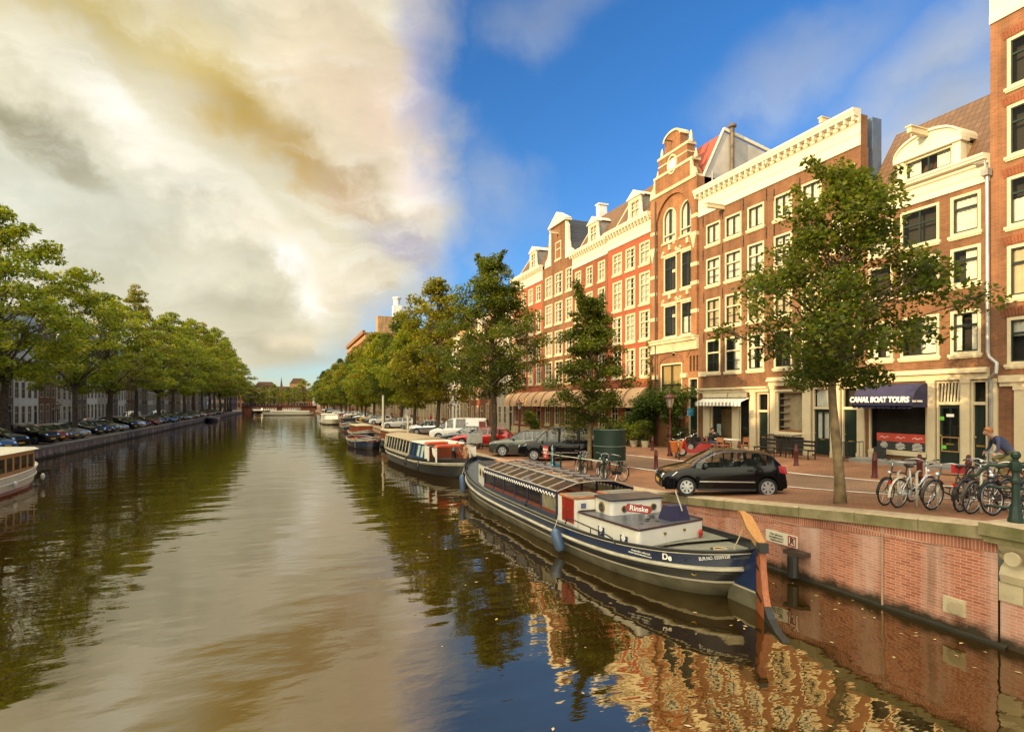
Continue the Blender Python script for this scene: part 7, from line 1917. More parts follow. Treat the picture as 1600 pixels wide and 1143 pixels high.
# green urinal
ux, uy = 14.35, 23.9
t = thing('public_urinal', 'round dark green iron urinal on legs beside the black van', 'urinal', (ux, uy, gz(ux, uy)), R(170))
mb = MB(); n = 28; a0, a1 = R(-70), R(215)
def ur(zs, r, inner=False): return [[(r * math.cos(a0 + (a1 - a0) * k / n), r * math.sin(a0 + (a1 - a0) * k / n), z) for z in zs] for k in range(n + 1)]
for z0, z1 in ((.52, 1.20), (1.22, 2.0)):
    mb.loft(ur((z0, z1), .76)); mb.loft(ur((z0, z1), .73))
mb.loft([[(r * math.cos(a0 + (a1 - a0) * k / n), r * math.sin(a0 + (a1 - a0) * k / n), 2.0) for r in (.72, .78)] for k in range(n + 1)])
mb.build('curved_screen', M['greenpaint'], t, 40)
mb = MB()
for z in (1.21, .53, 1.99): mb.tube([(.77 * math.cos(a0 + (a1 - a0) * k / n), .77 * math.sin(a0 + (a1 - a0) * k / n), z) for k in range(n + 1)], .02, 5)
mb.build('band', paint('pale_green_trim', (.16, .22, .17), .5), t, True)
for a in (-65, 30, 120, 210):
    mb = MB(); mb.box(-.05, .05, -.02, .02, 0, .53); o = mb.build('leg', M['greenpaint'], t, False, (.74 * math.cos(R(a)), .74 * math.sin(R(a)), 0)); o.rotation_euler = (0, 0, R(a + 90))
mb = MB(); mb.tube([(0, 0, 0), (0, 0, 2.1)], .05, 8); mb.tube([(.0, .0, 2.02), (0, .5, 2.06)], .03, 6); mb.build('pipe', M['greenpaint'], t, True)
# lamps
def lamp(label, x, y, h=3.55, s=1.0, key='redbrown'):
    t = thing('street_lamp', label, 'street lamp', (x, y, gz(x, y) if x > 0 else .88), .3, 'lantern street lamps'); k = h / 3.55; m = M[key]
    mb = MB(); mb.lathe([(.16, 0), (.16, .10), (.12, .18), (.11, .75), (.13, .80), (.09, .86), (.075, 1.2), (.085, 1.22), (.06, 1.28), (.05, 2.3 * k), (.07, 2.34 * k), (.045, 2.4 * k), (.05, 2.62 * k)], (0, 0, 0), 10); mb.build('pole', m, t, 40)
    zz = 2.62 * k
    mb = MB(); mb.tube([(-.18, 0, zz - .12), (.18, 0, zz - .12)], .015, 5); 
    for q in range(6):
        a = 2 * math.pi * q / 6; mb.tube([(.13 * math.cos(a), .13 * math.sin(a), zz), (.25 * math.cos(a), .25 * math.sin(a), zz + .52)], .012, 4)
    mb.lathe([(.13, zz - .02), (.13, zz + .02)], (0, 0, 0), 6); mb.lathe([(.27, zz + .51), (.36, zz + .54), (.36, zz + .57), (.20, zz + .66), (.10, zz + .72), (.07, zz + .78), (.09, zz + .82), (.04, zz + .88), (.02, zz + .98)], (0, 0, 0), 12)
    for q in range(12):
        a = 2 * math.pi * q / 12; mb.sphere((.34 * math.cos(a), .34 * math.sin(a), zz + .60), .035, 6, 4)
    lo = mb.build('lantern', m, t, 30)
    mb = MB(); mb.lathe([(.12, zz + .02), (.24, zz + .51)], (0, 0, 0), 6); mb.build('lantern_glass', glass('frosted_lamp_glass', (.5, .45, .35), .35, .2), lo); return t
lamp('maroon lantern lamp post in front of the stepped gable house', 19.9, 26.7, 3.65)
lamp('maroon lantern lamp post at the far end of the hotel awnings', 20.6, 50.8, 3.7)
lamp('distant maroon lamp post on the near quay beyond the white van', 18.8, 88, 3.7)
lamp('distant maroon lamp post right of the white van', 22.4, 82, 3.4)
lamp('dark lamp post between the first elms on the far bank', -22.8, 75, 3.6, key='iron'); lamp('dark lamp post farther along the far bank', -22.8, 104, 3.6, key='iron')
# bollards
GBo = 'small maroon bollards along the street'
bo = None
for k, (x, y, lab) in enumerate([(16.2, 22.8, 'at the road edge right of the urinal'), (22.2, 36.3, 'before the hotel steps'), (21.2, 30.2, 'left of the lamp post'), (22.4, 27.0, 'beside the parked motorbike'), (20.6, 18.8, 'in front of the railed shopfront'), (19.5, 14.4, 'left of the boat tour window'), (19.9, 11.6, 'before the shop doors behind the bicycles'), (20.9, 33.4, 'beside the potted plants'), (20.8, 22.4, 'in front of the cafe'), (19.6, 12.9, 'in front of the boat tour door')]):
    if bo is None:
        bo = thing('street_bollard', '', 'bollard'); mb = MB(); mb.lathe([(.11, -.1), (.11, .05), (.09, .09), (.085, .60), (.095, .62), (.095, .66), (.075, .70), (.07, .82), (.05, .90), (.0, .92)], (0, 0, 0), 8); mb.build('post', M['redbrown'], bo, 30); o = bo
        mb = MB(); mb.ring((0, 0, .64), .09, .012, 12, 5, 'z'); mb.build('collar', M['redbrown'], bo, True)
    else: o = copy_tree(bo)
    o.location = (x, y, gz(x, y)); o['label'] = 'maroon iron bollard ' + lab; o['group'] = GBo
# signs
t = thing('mooring_sign', 'dark mooring board lettered 6012 in pale blue on the quay rail', 'sign', (12.15, 25.55, .95))
mb = MB(); mb.box(-.03, .03, -.2, .2, 0, 1.30); mb.build('board', M['iron'], t); 
for k, ch in enumerate('6012'): text_obj('lettering', ch, .36, paint('pale_blue_lettering', (.40, .62, .70), .6), t, (-.04, .0, 1.13 - k * .30), (R(90), 0, R(-90)), .006, bold=.012)
t = thing('notice_sign', 'small red notice sign with white lettering left of the 6012 board', 'sign', (12.1, 26.3, .93))
mb = MB(); mb.box(-.02, .02, -.28, .28, .58, 1.2); mb.build('panel', paint('red_sign', (.52, .05, .035), .5), t); mb = MB(); mb.tube([(0, 0, 0), (0, 0, .6)], .025, 6); mb.build('post', M['iron'], t)
for z, tx, sz in ((1.02, 'BOTEN', .16), (.86, 'BLUE', .16), (.70, 'info', .09)): text_obj('lettering', tx, sz, M['letter'], t, (-.026, 0, z), (R(90), 0, R(-90)), .004, bold=.005)
t = thing('no_mooring_sign', 'white board with a crossed out letter R in a red square on the quay wall', 'sign', (11.40, 10.85, .95))
mb = MB(); mb.box(-.015, .015, -.48, .48, -.14, .14); mb.build('board', M['white'], t)
mb = MB(); 
for q in ((-.46, -.22, -.12, -.095), (-.46, -.22, .095, .12), (-.46, -.435, -.095, .095), (-.245, -.22, -.095, .095)): mb.box(-.022, -.016, q[0], q[1], q[2], q[3])
mb.prism([(-.023, -.44, .10), (-.023, -.42, .10), (-.023, -.24, -.10), (-.023, -.26, -.10)], (-.004, 0, 0)); mb.build('red_square', paint('sign_red', (.35, .02, .04), .5), t)
text_obj('letter', 'R', .20, M['iron'], t, (-.02, -.34, 0), (R(90), 0, R(-90)), .002, bold=.008)
for z, tx in ((.06, 'Niet afmeren'), (-.01, 'passagiersvaart'), (-.08, 'uitgezonderd')): text_obj('lettering', tx, .075, M['iron'], t, (-.02, .14, z), (R(90), 0, R(-90)), .002)
mb = MB(); mb.box(.0, .32, -.03, .03, -.05, .05); mb.build('bracket', M['iron'], t)
t = thing('mooring_timber', 'short dark mooring timber fixed to the quay wall under the R sign', 'timber', (11.5, 10.7, .6)); mb = MB(); mb.box(-.1, .2, -.45, .1, .0, .10); mb.build('beam', paint('dark_tarred_timber', (.05, .03, .02), .8), t); mb = MB(); mb.tube([(-.1, -.2, -.5), (-.1, -.2, 0)], .13, 10); mb.build('fender', M['iron'], t)
# low quay rail with leaning bicycles by the urinal
t = thing('quay_rail', 'low iron rail with knobbed posts on the quay beside the barge roof', 'railing', (12.2, 22.3, 0))
PP = [(12.1, 24.6), (12.1, 22.6), (12.15, 20.7)]
for x, y in PP: mb = MB(); mb.lathe([(.07, 0), (.06, .1), (.045, .2), (.045, .8), (.07, .84), (.05, .88), (.06, .95), (.0, 1.0)], (0, 0, 0), 8); mb.build('post', M['greenpaint'], t, True, (x - 12.2, y - 22.3, gz(x, y)))
mb = MB(); pts = [(PP[0][0] - 12.2, 4.0, gz(12.2, 26) + .82)] + [(x - 12.2, y - 22.3, gz(x, y) + .82) for x, y in PP]; mb.tube(pts, .028, 6); mb.build('rail', M['rail'], t, True)
for k, (x, y, rz, lab) in enumerate([(12.6, 23.6, R(80), 'dark bicycle leaning on the quay rail nearest the 6012 board'), (12.65, 21.8, R(75), 'dark bicycle leaning on the quay rail in front of the urinal'), (12.7, 20.9, R(100), 'dark bicycle at the near end of the quay rail')]):
    o = copy_tree(bb_ if k % 2 else bk); putb(o, x, y, rz, R(8), lab); o['group'] = 'bicycles leaning on the quay rail'
for k, (x, y) in enumerate([(13.2, 66.5), (13.3, 67.4), (13.1, 68.3), (13.4, 69.2), (13.2, 70.2)]):
    o = copy_tree([bw, bk, bb_][k % 3]); putb(o, x, y, R(200 + 9 * k), 0, '%s bicycle in the cluster under the trees beyond the silver hatchback' % words[k]); o['group'] = 'bicycles under the far trees'
t = thing('rubbish_heap', 'blue and red bag lying by the red notice sign', 'bag', (12.35, 25.9, .96)); mb = MB(); mb.sphere((0, 0, .2), (.3, .35, .24), 10, 7); mb.build('bag', paint('cyan_plastic', (.03, .25, .38), .4), t, True); mb = MB(); mb.sphere((.1, .55, .16), (.22, .2, .18), 10, 7); mb.build('cloth', paint('red_white_cloth', (.5, .2, .15), .7), t, True)
t = thing('cargo_box', 'grey wheeled box standing on the quay in front of the red estate', 'cart', (12.9, 40.6, .88)); mb = MB(); mb.box(-.5, .5, -.35, .35, .45, 1.15); mb.build('box', paint('grey_box', (.42, .42, .38), .6), t); mb = MB()
for sx in (-.35, .35): mb.ring((sx, -.36, .25), .2, .04, 16, 6, 'y'); mb.ring((sx, .36, .25), .2, .04, 16, 6, 'y')
mb.build('wheel', M['rubber'], t)

# motor scooters and cargo bicycle by the lamp
def moto(label, x, y, rz, key, topcase=True):
    t = thing('motor_scooter', label, 'scooter', (x, y, gz(x, y)), rz); pm = paint(key + '_scooter', {'black': (.015, .015, .017), 'red': (.35, .03, .03)}[key], .25, coat=.6)
    for xx in (.62, -.62):
        w = MB(); w.lathe([(.10, -.05), (.24, -.06), (.27, -.03), (.27, .03), (.24, .06), (.10, .05)], (0, 0, 0), 18, 'y'); wo = w.build('wheel', M['rubber'], t, True, (xx, 0, .27)); m = MB(); m.lathe([(0, -.062), (.16, -.062), (.16, .062), (0, .062)], (0, 0, 0), 12, 'y'); m.build('rim', M['metal'], wo)
    b = MB(); b.loft([[(x_, -w_, z0), (x_, -w_, z1), (x_, 0, z1 + .04), (x_, w_, z1), (x_, w_, z0)] for x_, w_, z0, z1 in ((-.85, .06, .55, .72), (-.6, .14, .40, .74), (-.25, .16, .25, .72), (-.05, .17, .22, .40), (.25, .17, .22, .36), (.38, .16, .25, .60), (.48, .12, .35, .95), (.62, .05, .5, .80))], caps=True); b.build('body', pm, t, 40)
    s = MB(); s.loft([[(-.80, -.10, .76), (-.80, 0, .84), (-.80, .10, .76)], [(-.45, -.14, .78), (-.45, 0, .82), (-.45, .14, .78)], [(-.12, -.10, .74), (-.12, 0, .78), (-.12, .10, .74)]]); s.box(-.8, -.12, -.09, .09, .70, .76); s.build('seat', M['plastic'], t, True)
    h = MB(); h.tube([(.62, 0, .30), (.45, 0, .95), (.40, 0, 1.05)], .03, 6); h.tube([(.32, .34, 1.08), (.42, .1, 1.04), (.42, -.1, 1.04), (.32, -.34, 1.08)], .016, 6); h.build('handlebar', M['metal'], t, True)
    for sy in (-1, 1): m = MB(); m.tube([(.38, sy * .24, 1.05), (.36, sy * .30, 1.25)], .008, 4); m.sphere((.36, sy * .31, 1.28), (.02, .07, .05), 8, 5); m.build('mirror', M['iron'], t, True)
    l = MB(); l.sphere((.56, 0, .88), (.06, .08, .08), 8, 6); l.build('headlamp', M['lamp_clear'], t, True)
    e = MB(); e.tube([(-.1, -.16, .30), (-.9, -.18, .42)], [.03, .06], 8); e.build('exhaust', M['metal'], t, True)
    if topcase: c = MB(); c.sphere((-.85, 0, .98), (.24, .22, .16), 12, 8); c.build('top_case', M['plastic'], t, True)
moto('black motor scooter with round top case beside the lamp post', 22.6, 27.4, R(160), 'black'); moto('red and silver motor scooter in front of the lamp post', 20.4, 25.3, R(150), 'red', False); moto('black motor scooter among the leaves behind the lamp post', 23.2, 29.4, R(120), 'black', False)
t = thing('cargo_bicycle', 'cargo bicycle with a bright orange box at the foot of the lamp post', 'cargo bicycle', (19.55, 25.7, gz(19.5, 25.7)), R(60))
mb = MB(); mb.hexa([(-.28, -.22, .30), (.28, -.22, .30), (.28, .22, .30), (-.28, .22, .30), (-.42, -.32, .88), (.42, -.32, .88), (.42, .32, .88), (-.42, .32, .88)]); mb.build('box', paint('orange_box', (.62, .17, .03), .5), t)
for x_ in (0, -1.15): w = MB(); w.ring((0, 0, 0), .24 if x_ == 0 else .31, .022, 24, 6, 'y'); w.build('wheel', M['rubber'], t, True, (x_, .0, .25 if x_ == 0 else .33))
f = MB(); f.tube([(-.3, 0, .35), (-.8, 0, .35), (-1.15, 0, .33)], .022, 6); f.tube([(-.8, 0, .35), (-.9, 0, .95)], .02, 6); f.tube([(-.45, 0, .4), (-.5, 0, 1.0), (-.6, .28, 1.05)], .018, 6); f.tube([(-.5, 0, 1.0), (-.6, -.28, 1.05)], .018, 6); f.box(-1.02, -.80, -.08, .08, .95, 1.0); f.build('frame', M['metal'], t, True)

# plants
rngp = np.random.default_rng(9)
def bush(name, label, x, y, h, r, mat, z=None, pot=None, n=14, leaf=.16, cat='plant', group=None, flat=.8, per=260):
    z = gz(x, y) if z is None else z
    t = thing(name, label, cat, (x, y, z), 0, group); pz_ = 0
    if pot:
        pz_ = .45; mb = MB(); mb.lathe([(.20, 0), (.26, .25), (.29, .45), (.24, .45), (.22, .38)], (0, 0, 0), 12); mb.build('pot', M[pot], t, 40)
    rr = random.Random(int(x * 31 + y * 7)); cl = []
    for k in range(n):
        a = k * 2.4; q = r * rr.uniform(.15, .85); zz = pz_ + h * rr.uniform(.15, .9); cl.append(((q * math.cos(a), q * math.sin(a), zz), r * rr.uniform(.35, .55)))
    s = MB()
    for c, _ in cl: s.tube([(0, 0, pz_ - .05), (c[0] * .5, c[1] * .5, (c[2] + pz_) * .5), c], [.025, .015, .006], 4)
    s.build('stem', M['bark'], t)
    link('foliage', leaf_cloud('foliage', M[mat], cl, per, leaf, rngp, flat, .1), t); return t
bush('potted_shrub', 'large dark shrub spreading in front of the hotel corner', 22.9, 36.6, 2.2, 1.3, 'leaf_dark', n=22, leaf=.17)
bush('potted_shrub', 'feathery olive shrub in a stone pot left of the lamp post', 22.6, 34.4, 1.3, .75, 'leaf_elm', pot='stone', leaf=.11)
bush('potted_shrub', 'small round shrub in a white pot by the hotel corner', 22.2, 35.6, .7, .5, 'leaf_elm', pot='white', leaf=.10)
bush('potted_shrub', 'dark green shrub in a stone pot nearest the lamp post', 22.7, 33.2, 1.5, .7, 'leaf_dark', pot='stone', leaf=.13)
bush('potted_shrub', 'leafy shrub behind the black scooter', 23.6, 30.8, 1.4, .7, 'leaf_bush', leaf=.14)
bush('potted_shrub', 'low grasses in a grey trough beside the cafe table', 23.5, 27.2, .4, .5, 'leaf_pale', pot='zinc', leaf=.08)
bush('potted_shrub', 'tall evergreen shrub in a tub at the far end of the hotel terrace', 21.6, 50.0, 2.2, 1.0, 'leaf_dark', n=20, leaf=.18, pot='terracotta')
for k in range(6): bush('window_box', '%s planter of dark leaves along the hotel terrace' % words[k], 23.2, 38.2 + k * 2.1, .55, .5, 'leaf_dark', gz(23.2, 38 + 2 * k) + .75, leaf=.12, n=8, cat='planter', group='planters on the hotel terrace')
# climber over the porch of the stepped gable house
t = thing('climbing_plant', 'leafy climber arching over the entrance of the stepped gable house', 'climber', (FACE_X - .3, 32.0, 0)); cl = []; rr = random.Random(77)
def sw(pts, r, step=.28):
    for (a, b) in zip(pts, pts[1:]):
        a, b = Vector(a), Vector(b); n = max(1, int((b - a).length / step))
        for k in range(n): p_ = a.lerp(b, k / n); cl.append(((p_.x + rr.uniform(-.25, .1), p_.y + rr.uniform(-.3, .3), p_.z + rr.uniform(-.25, .25)), r * rr.uniform(.6, 1.15)))
sw([(-.4, 3.3, 2.0), (-.5, 3.0, 3.3), (-.7, 2.6, 4.2), (-.7, 1.6, 4.6), (-.7, .6, 4.4), (-.7, -.2, 4.4), (-.7, -1.2, 4.7), (-.6, -2.0, 4.6), (-.4, -2.7, 4.9)], .85); sw([(-.6, -.9, 4.2), (-.5, -.6, 3.2), (-.4, -.5, 2.2), (-.3, -.5, 1.5)], .7); sw([(-.4, 2.6, 3.8), (-.5, 1.8, 3.4)], .7); sw([(-.5, 2.9, 4.2), (-.6, 2.4, 3.2), (-.5, 2.2, 2.2)], .7); sw([(-.6, 1.2, 4.3), (-.6, .2, 4.0), (-.6, -1.4, 4.1)], .7)
s = MB(); s.tube([(0, 3.2, 1.2), (-.2, 3.1, 3), (-.4, 2.5, 4.2), (-.5, 0, 4.4), (-.3, -2.5, 4.7)], .05, 6); s.tube([(0, -.6, 1.3), (-.3, -.7, 3), (-.4, -.9, 4.3)], .045, 6); s.build('stem', M['bark'], t); link('foliage', leaf_cloud('foliage', M['leaf_bush'], cl, 330, .17, rngp, .9, .1), t)
t = thing('climbing_plant', 'pale yellow green creeper climbing the drainpipe of the red hotel house', 'climber', (FACE_X - .12, 34.9, 0)); cl = []
for k in range(26): cl.append(((rr.uniform(-.2, .0), rr.uniform(-.3, .3), 2.2 + k * .26), .30 * rr.uniform(.6, 1.2) * (1.3 - k / 40)))
s = MB(); s.tube([(0, 0, 1.2), (-.05, .05, 5), (0, 0, 9)], .03, 5); s.build('stem', M['bark'], t); link('foliage', leaf_cloud('foliage', M['leaf_pale'], cl, 420, .13, rngp, 1, 0), t)
# porch of that house, blue hanging sign, cafe seating
t = thing('hanging_sign', 'bright blue scroll-shaped sign hanging beside the cafe', 'sign', (FACE_X - .75, FY(1092) - .15, 3.72), R(28))
mb = MB(); mb.prism([(-.42, 0, -.26), (-.34, 0, -.22), (.34, 0, -.22), (.42, 0, -.26), (.38, 0, 0), (.42, 0, .26), (.34, 0, .22), (-.34, 0, .22), (-.42, 0, .26), (-.38, 0, 0)], (0, .04, 0)); mb.build('board', paint('sky_blue_sign', (.02, .26, .50), .4), t)
text_obj('lettering', 'SMALL TALK', .12, paint('pale_sign_text', (.35, .62, .70), .5), t, (0, -.008, .05), (R(90), 0, 0), .003); mb = MB(); mb.tube([(0, .02, .26), (0, .02, .4), (.5, .4, .4)], .015, 5); mb.build('bracket', M['iron'], t)
def table(label, x, y, w=.75, l=1.3, h=.74, m='cabinwhite'):
    t = thing('cafe_table', label, 'table', (x, y, gz(x, y))); mb = MB(); mb.box(-w / 2, w / 2, -l / 2, l / 2, h - .04, h); mb.build('table_top', M[m], t)
    for sx in (-1, 1):
        for sy in (-1, 1): mb = MB(); mb.box(sx * (w / 2 - .06) - .025, sx * (w / 2 - .06) + .025, sy * (l / 2 - .06) - .025, sy * (l / 2 - .06) + .025, 0, h - .04); mb.build('leg', M['terracotta'], t)
def chair(label, x, y, rz, m='terracotta', group=None):
    t = thing('cafe_chair', label, 'chair', (x, y, gz(x, y)), rz, group); mb = MB(); mb.box(-.22, .22, -.22, .22, .42, .46); mb.build('seat', M[m], t); mb = MB(); mb.box(-.22, -.19, -.22, .22, .62, .88); mb.build('backrest', M[m], t)
    for sx in (-1, 1):
        for sy in (-1, 1): mb = MB(); mb.box(sx * .2 - .02, sx * .2 + .02, sy * .2 - .02, sy * .2 + .02, 0, .42 if sx > 0 else .88); mb.build('leg', M[m], t)
table('white cafe table under the striped awning where a man sits', 23.3, 26.0); chair('orange wooden chair at the cafe table, nearer the road', 22.6, 25.6, R(10), group='chairs at the cafe'); chair('orange wooden chair at the cafe table, nearer the lamp post', 22.7, 26.7, R(-30), group='chairs at the cafe'); chair('orange wooden chair beside the cafe door', 23.4, 24.9, R(95), group='chairs at the cafe')
def bench(label, x, y, rz, m='iron', L=1.5):
    t = thing('street_bench', label, 'bench', (x, y, gz(x, y)), rz, None); mb = MB()
    for k in range(3): mb.box(-.2 + k * .15, -.08 + k * .15, -L / 2, L / 2, .43, .46)
    mb.build('seat', M[m], t); mb = MB(); mb.box(-.27, -.24, -L / 2, L / 2, .6, .7); mb.box(-.27, -.24, -L / 2, L / 2, .78, .88); mb.build('backrest', M[m], t)
    for sy in (-1, 1): mb = MB(); mb.box(-.26, -.22, sy * (L / 2 - .1) - .02, sy * (L / 2 - .1) + .02, 0, .43); mb.box(.18, .22, sy * (L / 2 - .1) - .02, sy * (L / 2 - .1) + .02, 0, .43); mb.box(-.22, .18, sy * (L / 2 - .1) - .02, sy * (L / 2 - .1) + .02, .39, .43); mb.box(-.28, -.22, sy * (L / 2 - .1) - .02, sy * (L / 2 - .1) + .02, .43, .9); mb.build('leg', M['iron'], t)
bench('dark bench on the hotel terrace under the awnings', 23.0, 41.5, R(180), 'greygreen'); bench('dark green bench farther along the hotel terrace', 23.0, 43.6, R(180), 'greygreen'); bench('dark bench before the railed shopfront', 22.9, 22.7, R(180)); bench('second dark bench between the shopfront railings and the road', 22.8, 20.6, R(180)); bench('bench at the foot of the hotel plants', 22.2, 38.0, R(180), 'mahogany')
def fence_(label, pts, h, n, mat='iron'):
    t = thing('iron_fence', label, 'fence', (pts[0][0], pts[0][1], 0)); x0, y0 = pts[0]; P3 = [(x - x0, y - y0, gz(x, y)) for x, y in pts]
    mb = MB(); 
    for q in (h, .15): mb.tube([(x, y, z + q) for x, y, z in P3], .022, 5)
    mb.build('rail', M[mat], t); mb = MB()
    for (a, b) in zip(P3, P3[1:]):
        for k in range(n + 1): p = Vector(a).lerp(Vector(b), k / n); mb.tube([(p.x, p.y, p.z), (p.x, p.y, p.z + h)], .013, 4)
    o = mb.build('bars', M[mat], t)
fence_('iron cellar railing under the white bay window', [(24.3, FY(1214)), (23.3, FY(1216) - .3), (23.3, FY(1256) - .4), (24.3, FY(1258))], 1.05, 9); fence_('iron railing with pickets along the hotel terrace', [(21.9, 50.5), (21.9, 40.5)], .95, 40); fence_('short iron railing beside the boat tour steps', [(24.2, FY(1356)), (23.2, FY(1356)), (23.2, FY(1348))], .85, 4)
t = thing('stone_terrace', 'low raised stone terrace along the hotel front', 'terrace', (23.2, 44.5, 0)); mb = MB(); mb.box(-1.1, 1.28, -8.5, 8, 0, 1.62); mb.build('wall', M['stone'], t); mb = MB(); mb.box(-1.45, -1.1, 4, 8, 0, 1.4); mb.box(-1.8, -1.45, 4, 8, 0, 1.2); mb.build('steps', M['stone'], t)
t = thing('stone_stoop', 'grey stone doorstep slab before the boat tour shop', 'doorstep', (23.8, 16.2, 0)); mb = MB(); mb.box(-.5, .65, -2.6, 2.2, 1.2, gz(23.8, 16) + .14); mb.build('slab', M['coping'] if False else M['zinc'], t)
t = thing('sandwich_board', 'black chalk board leaning under the boat tour window', 'sign board', (24.0, FY(1385), gz(24, 17)), R(90)); mb = MB(); mb.hexa([(-.28, -.05, .05), (.28, -.05, .05), (.28, -.02, .05), (-.28, -.02, .05), (-.28, -.12, .66), (.28, -.12, .66), (.28, -.09, .66), (-.28, -.09, .66)]); mb.build('board', M['iron'], t)
# far bridge
t = thing('stone_bridge', 'low brick bridge with two openings far down the canal', 'bridge', (-2.8, 272, 0))
mb = MB(); 
for x0, x1 in ((-15, -11.2), (-1.2, 1.0), (8.6, 15)): mb.box(x0, x1, -3, 3, -1, 2.5)
mb.box(-15, 15, -3, 3, 2.0, 2.9); mb.build('piers', M['br_redbrown'], t); mb = MB(); mb.box(-15, 15, -3.1, -2.9, 2.88, 3.05); mb.box(-15, 15, 2.9, 3.1, 2.88, 3.05)
for k in range(16): mb.box(-15 + 2 * k - .06, -15 + 2 * k + .06, -3.05, -2.95, 3.05, 4.0)
for z in (3.5, 3.95): mb.box(-15, 15, -3.04, -2.96, z, z + .07)
mb.build('railing', M['iron'], t)
tag(bpy.data.objects.new('tmp', None)) if False else None
mb = MB(); mb.poly([(-40, 275, .86), (40, 275, .86), (40, 560, .86), (-40, 560, .86)]); tag(mb.build('ground', M['greystreet']), 'street and ground beyond the far bridge', 'ground', kind='structure')

# fallen leaves on the water and along the kerb
rr = random.Random(12); mb = MB()
def leaf_at(x, y, z, s):
    a = rr.random() * 6.28; c, q = math.cos(a) * s, math.sin(a) * s; mb.poly([(x + c, y + q, z), (x - q * .5, y + c * .5, z + .002), (x - c, y - q, z), (x + q * .5, y - c * .5, z + .002)])
for k in range(150): leaf_at(rr.uniform(2, 11.4) if k % 3 else rr.uniform(10.6, 11.5), rr.uniform(5, 30) if k % 4 else rr.uniform(5, 11), .006, rr.uniform(.025, .06))
tag(mb.build('floating_leaves', paint('pale_dead_leaf', (.50, .36, .16), .7, var=.3)), 'pale fallen leaves drifting on the dark water', 'leaves', kind='stuff')
mb = MB()
for k in range(700):
    x = QUAY_X + .3 + rr.random() ** 1.6 * 7; y = rr.uniform(6.5, 45); leaf_at(x, y, gz(x, y) + .016, rr.uniform(.02, .045))
tag(mb.build('fallen_leaves', paint('brown_dead_leaf', (.28, .16, .05), .8, var=.4)), 'brown fallen leaves scattered over the street bricks', 'leaves', kind='stuff')
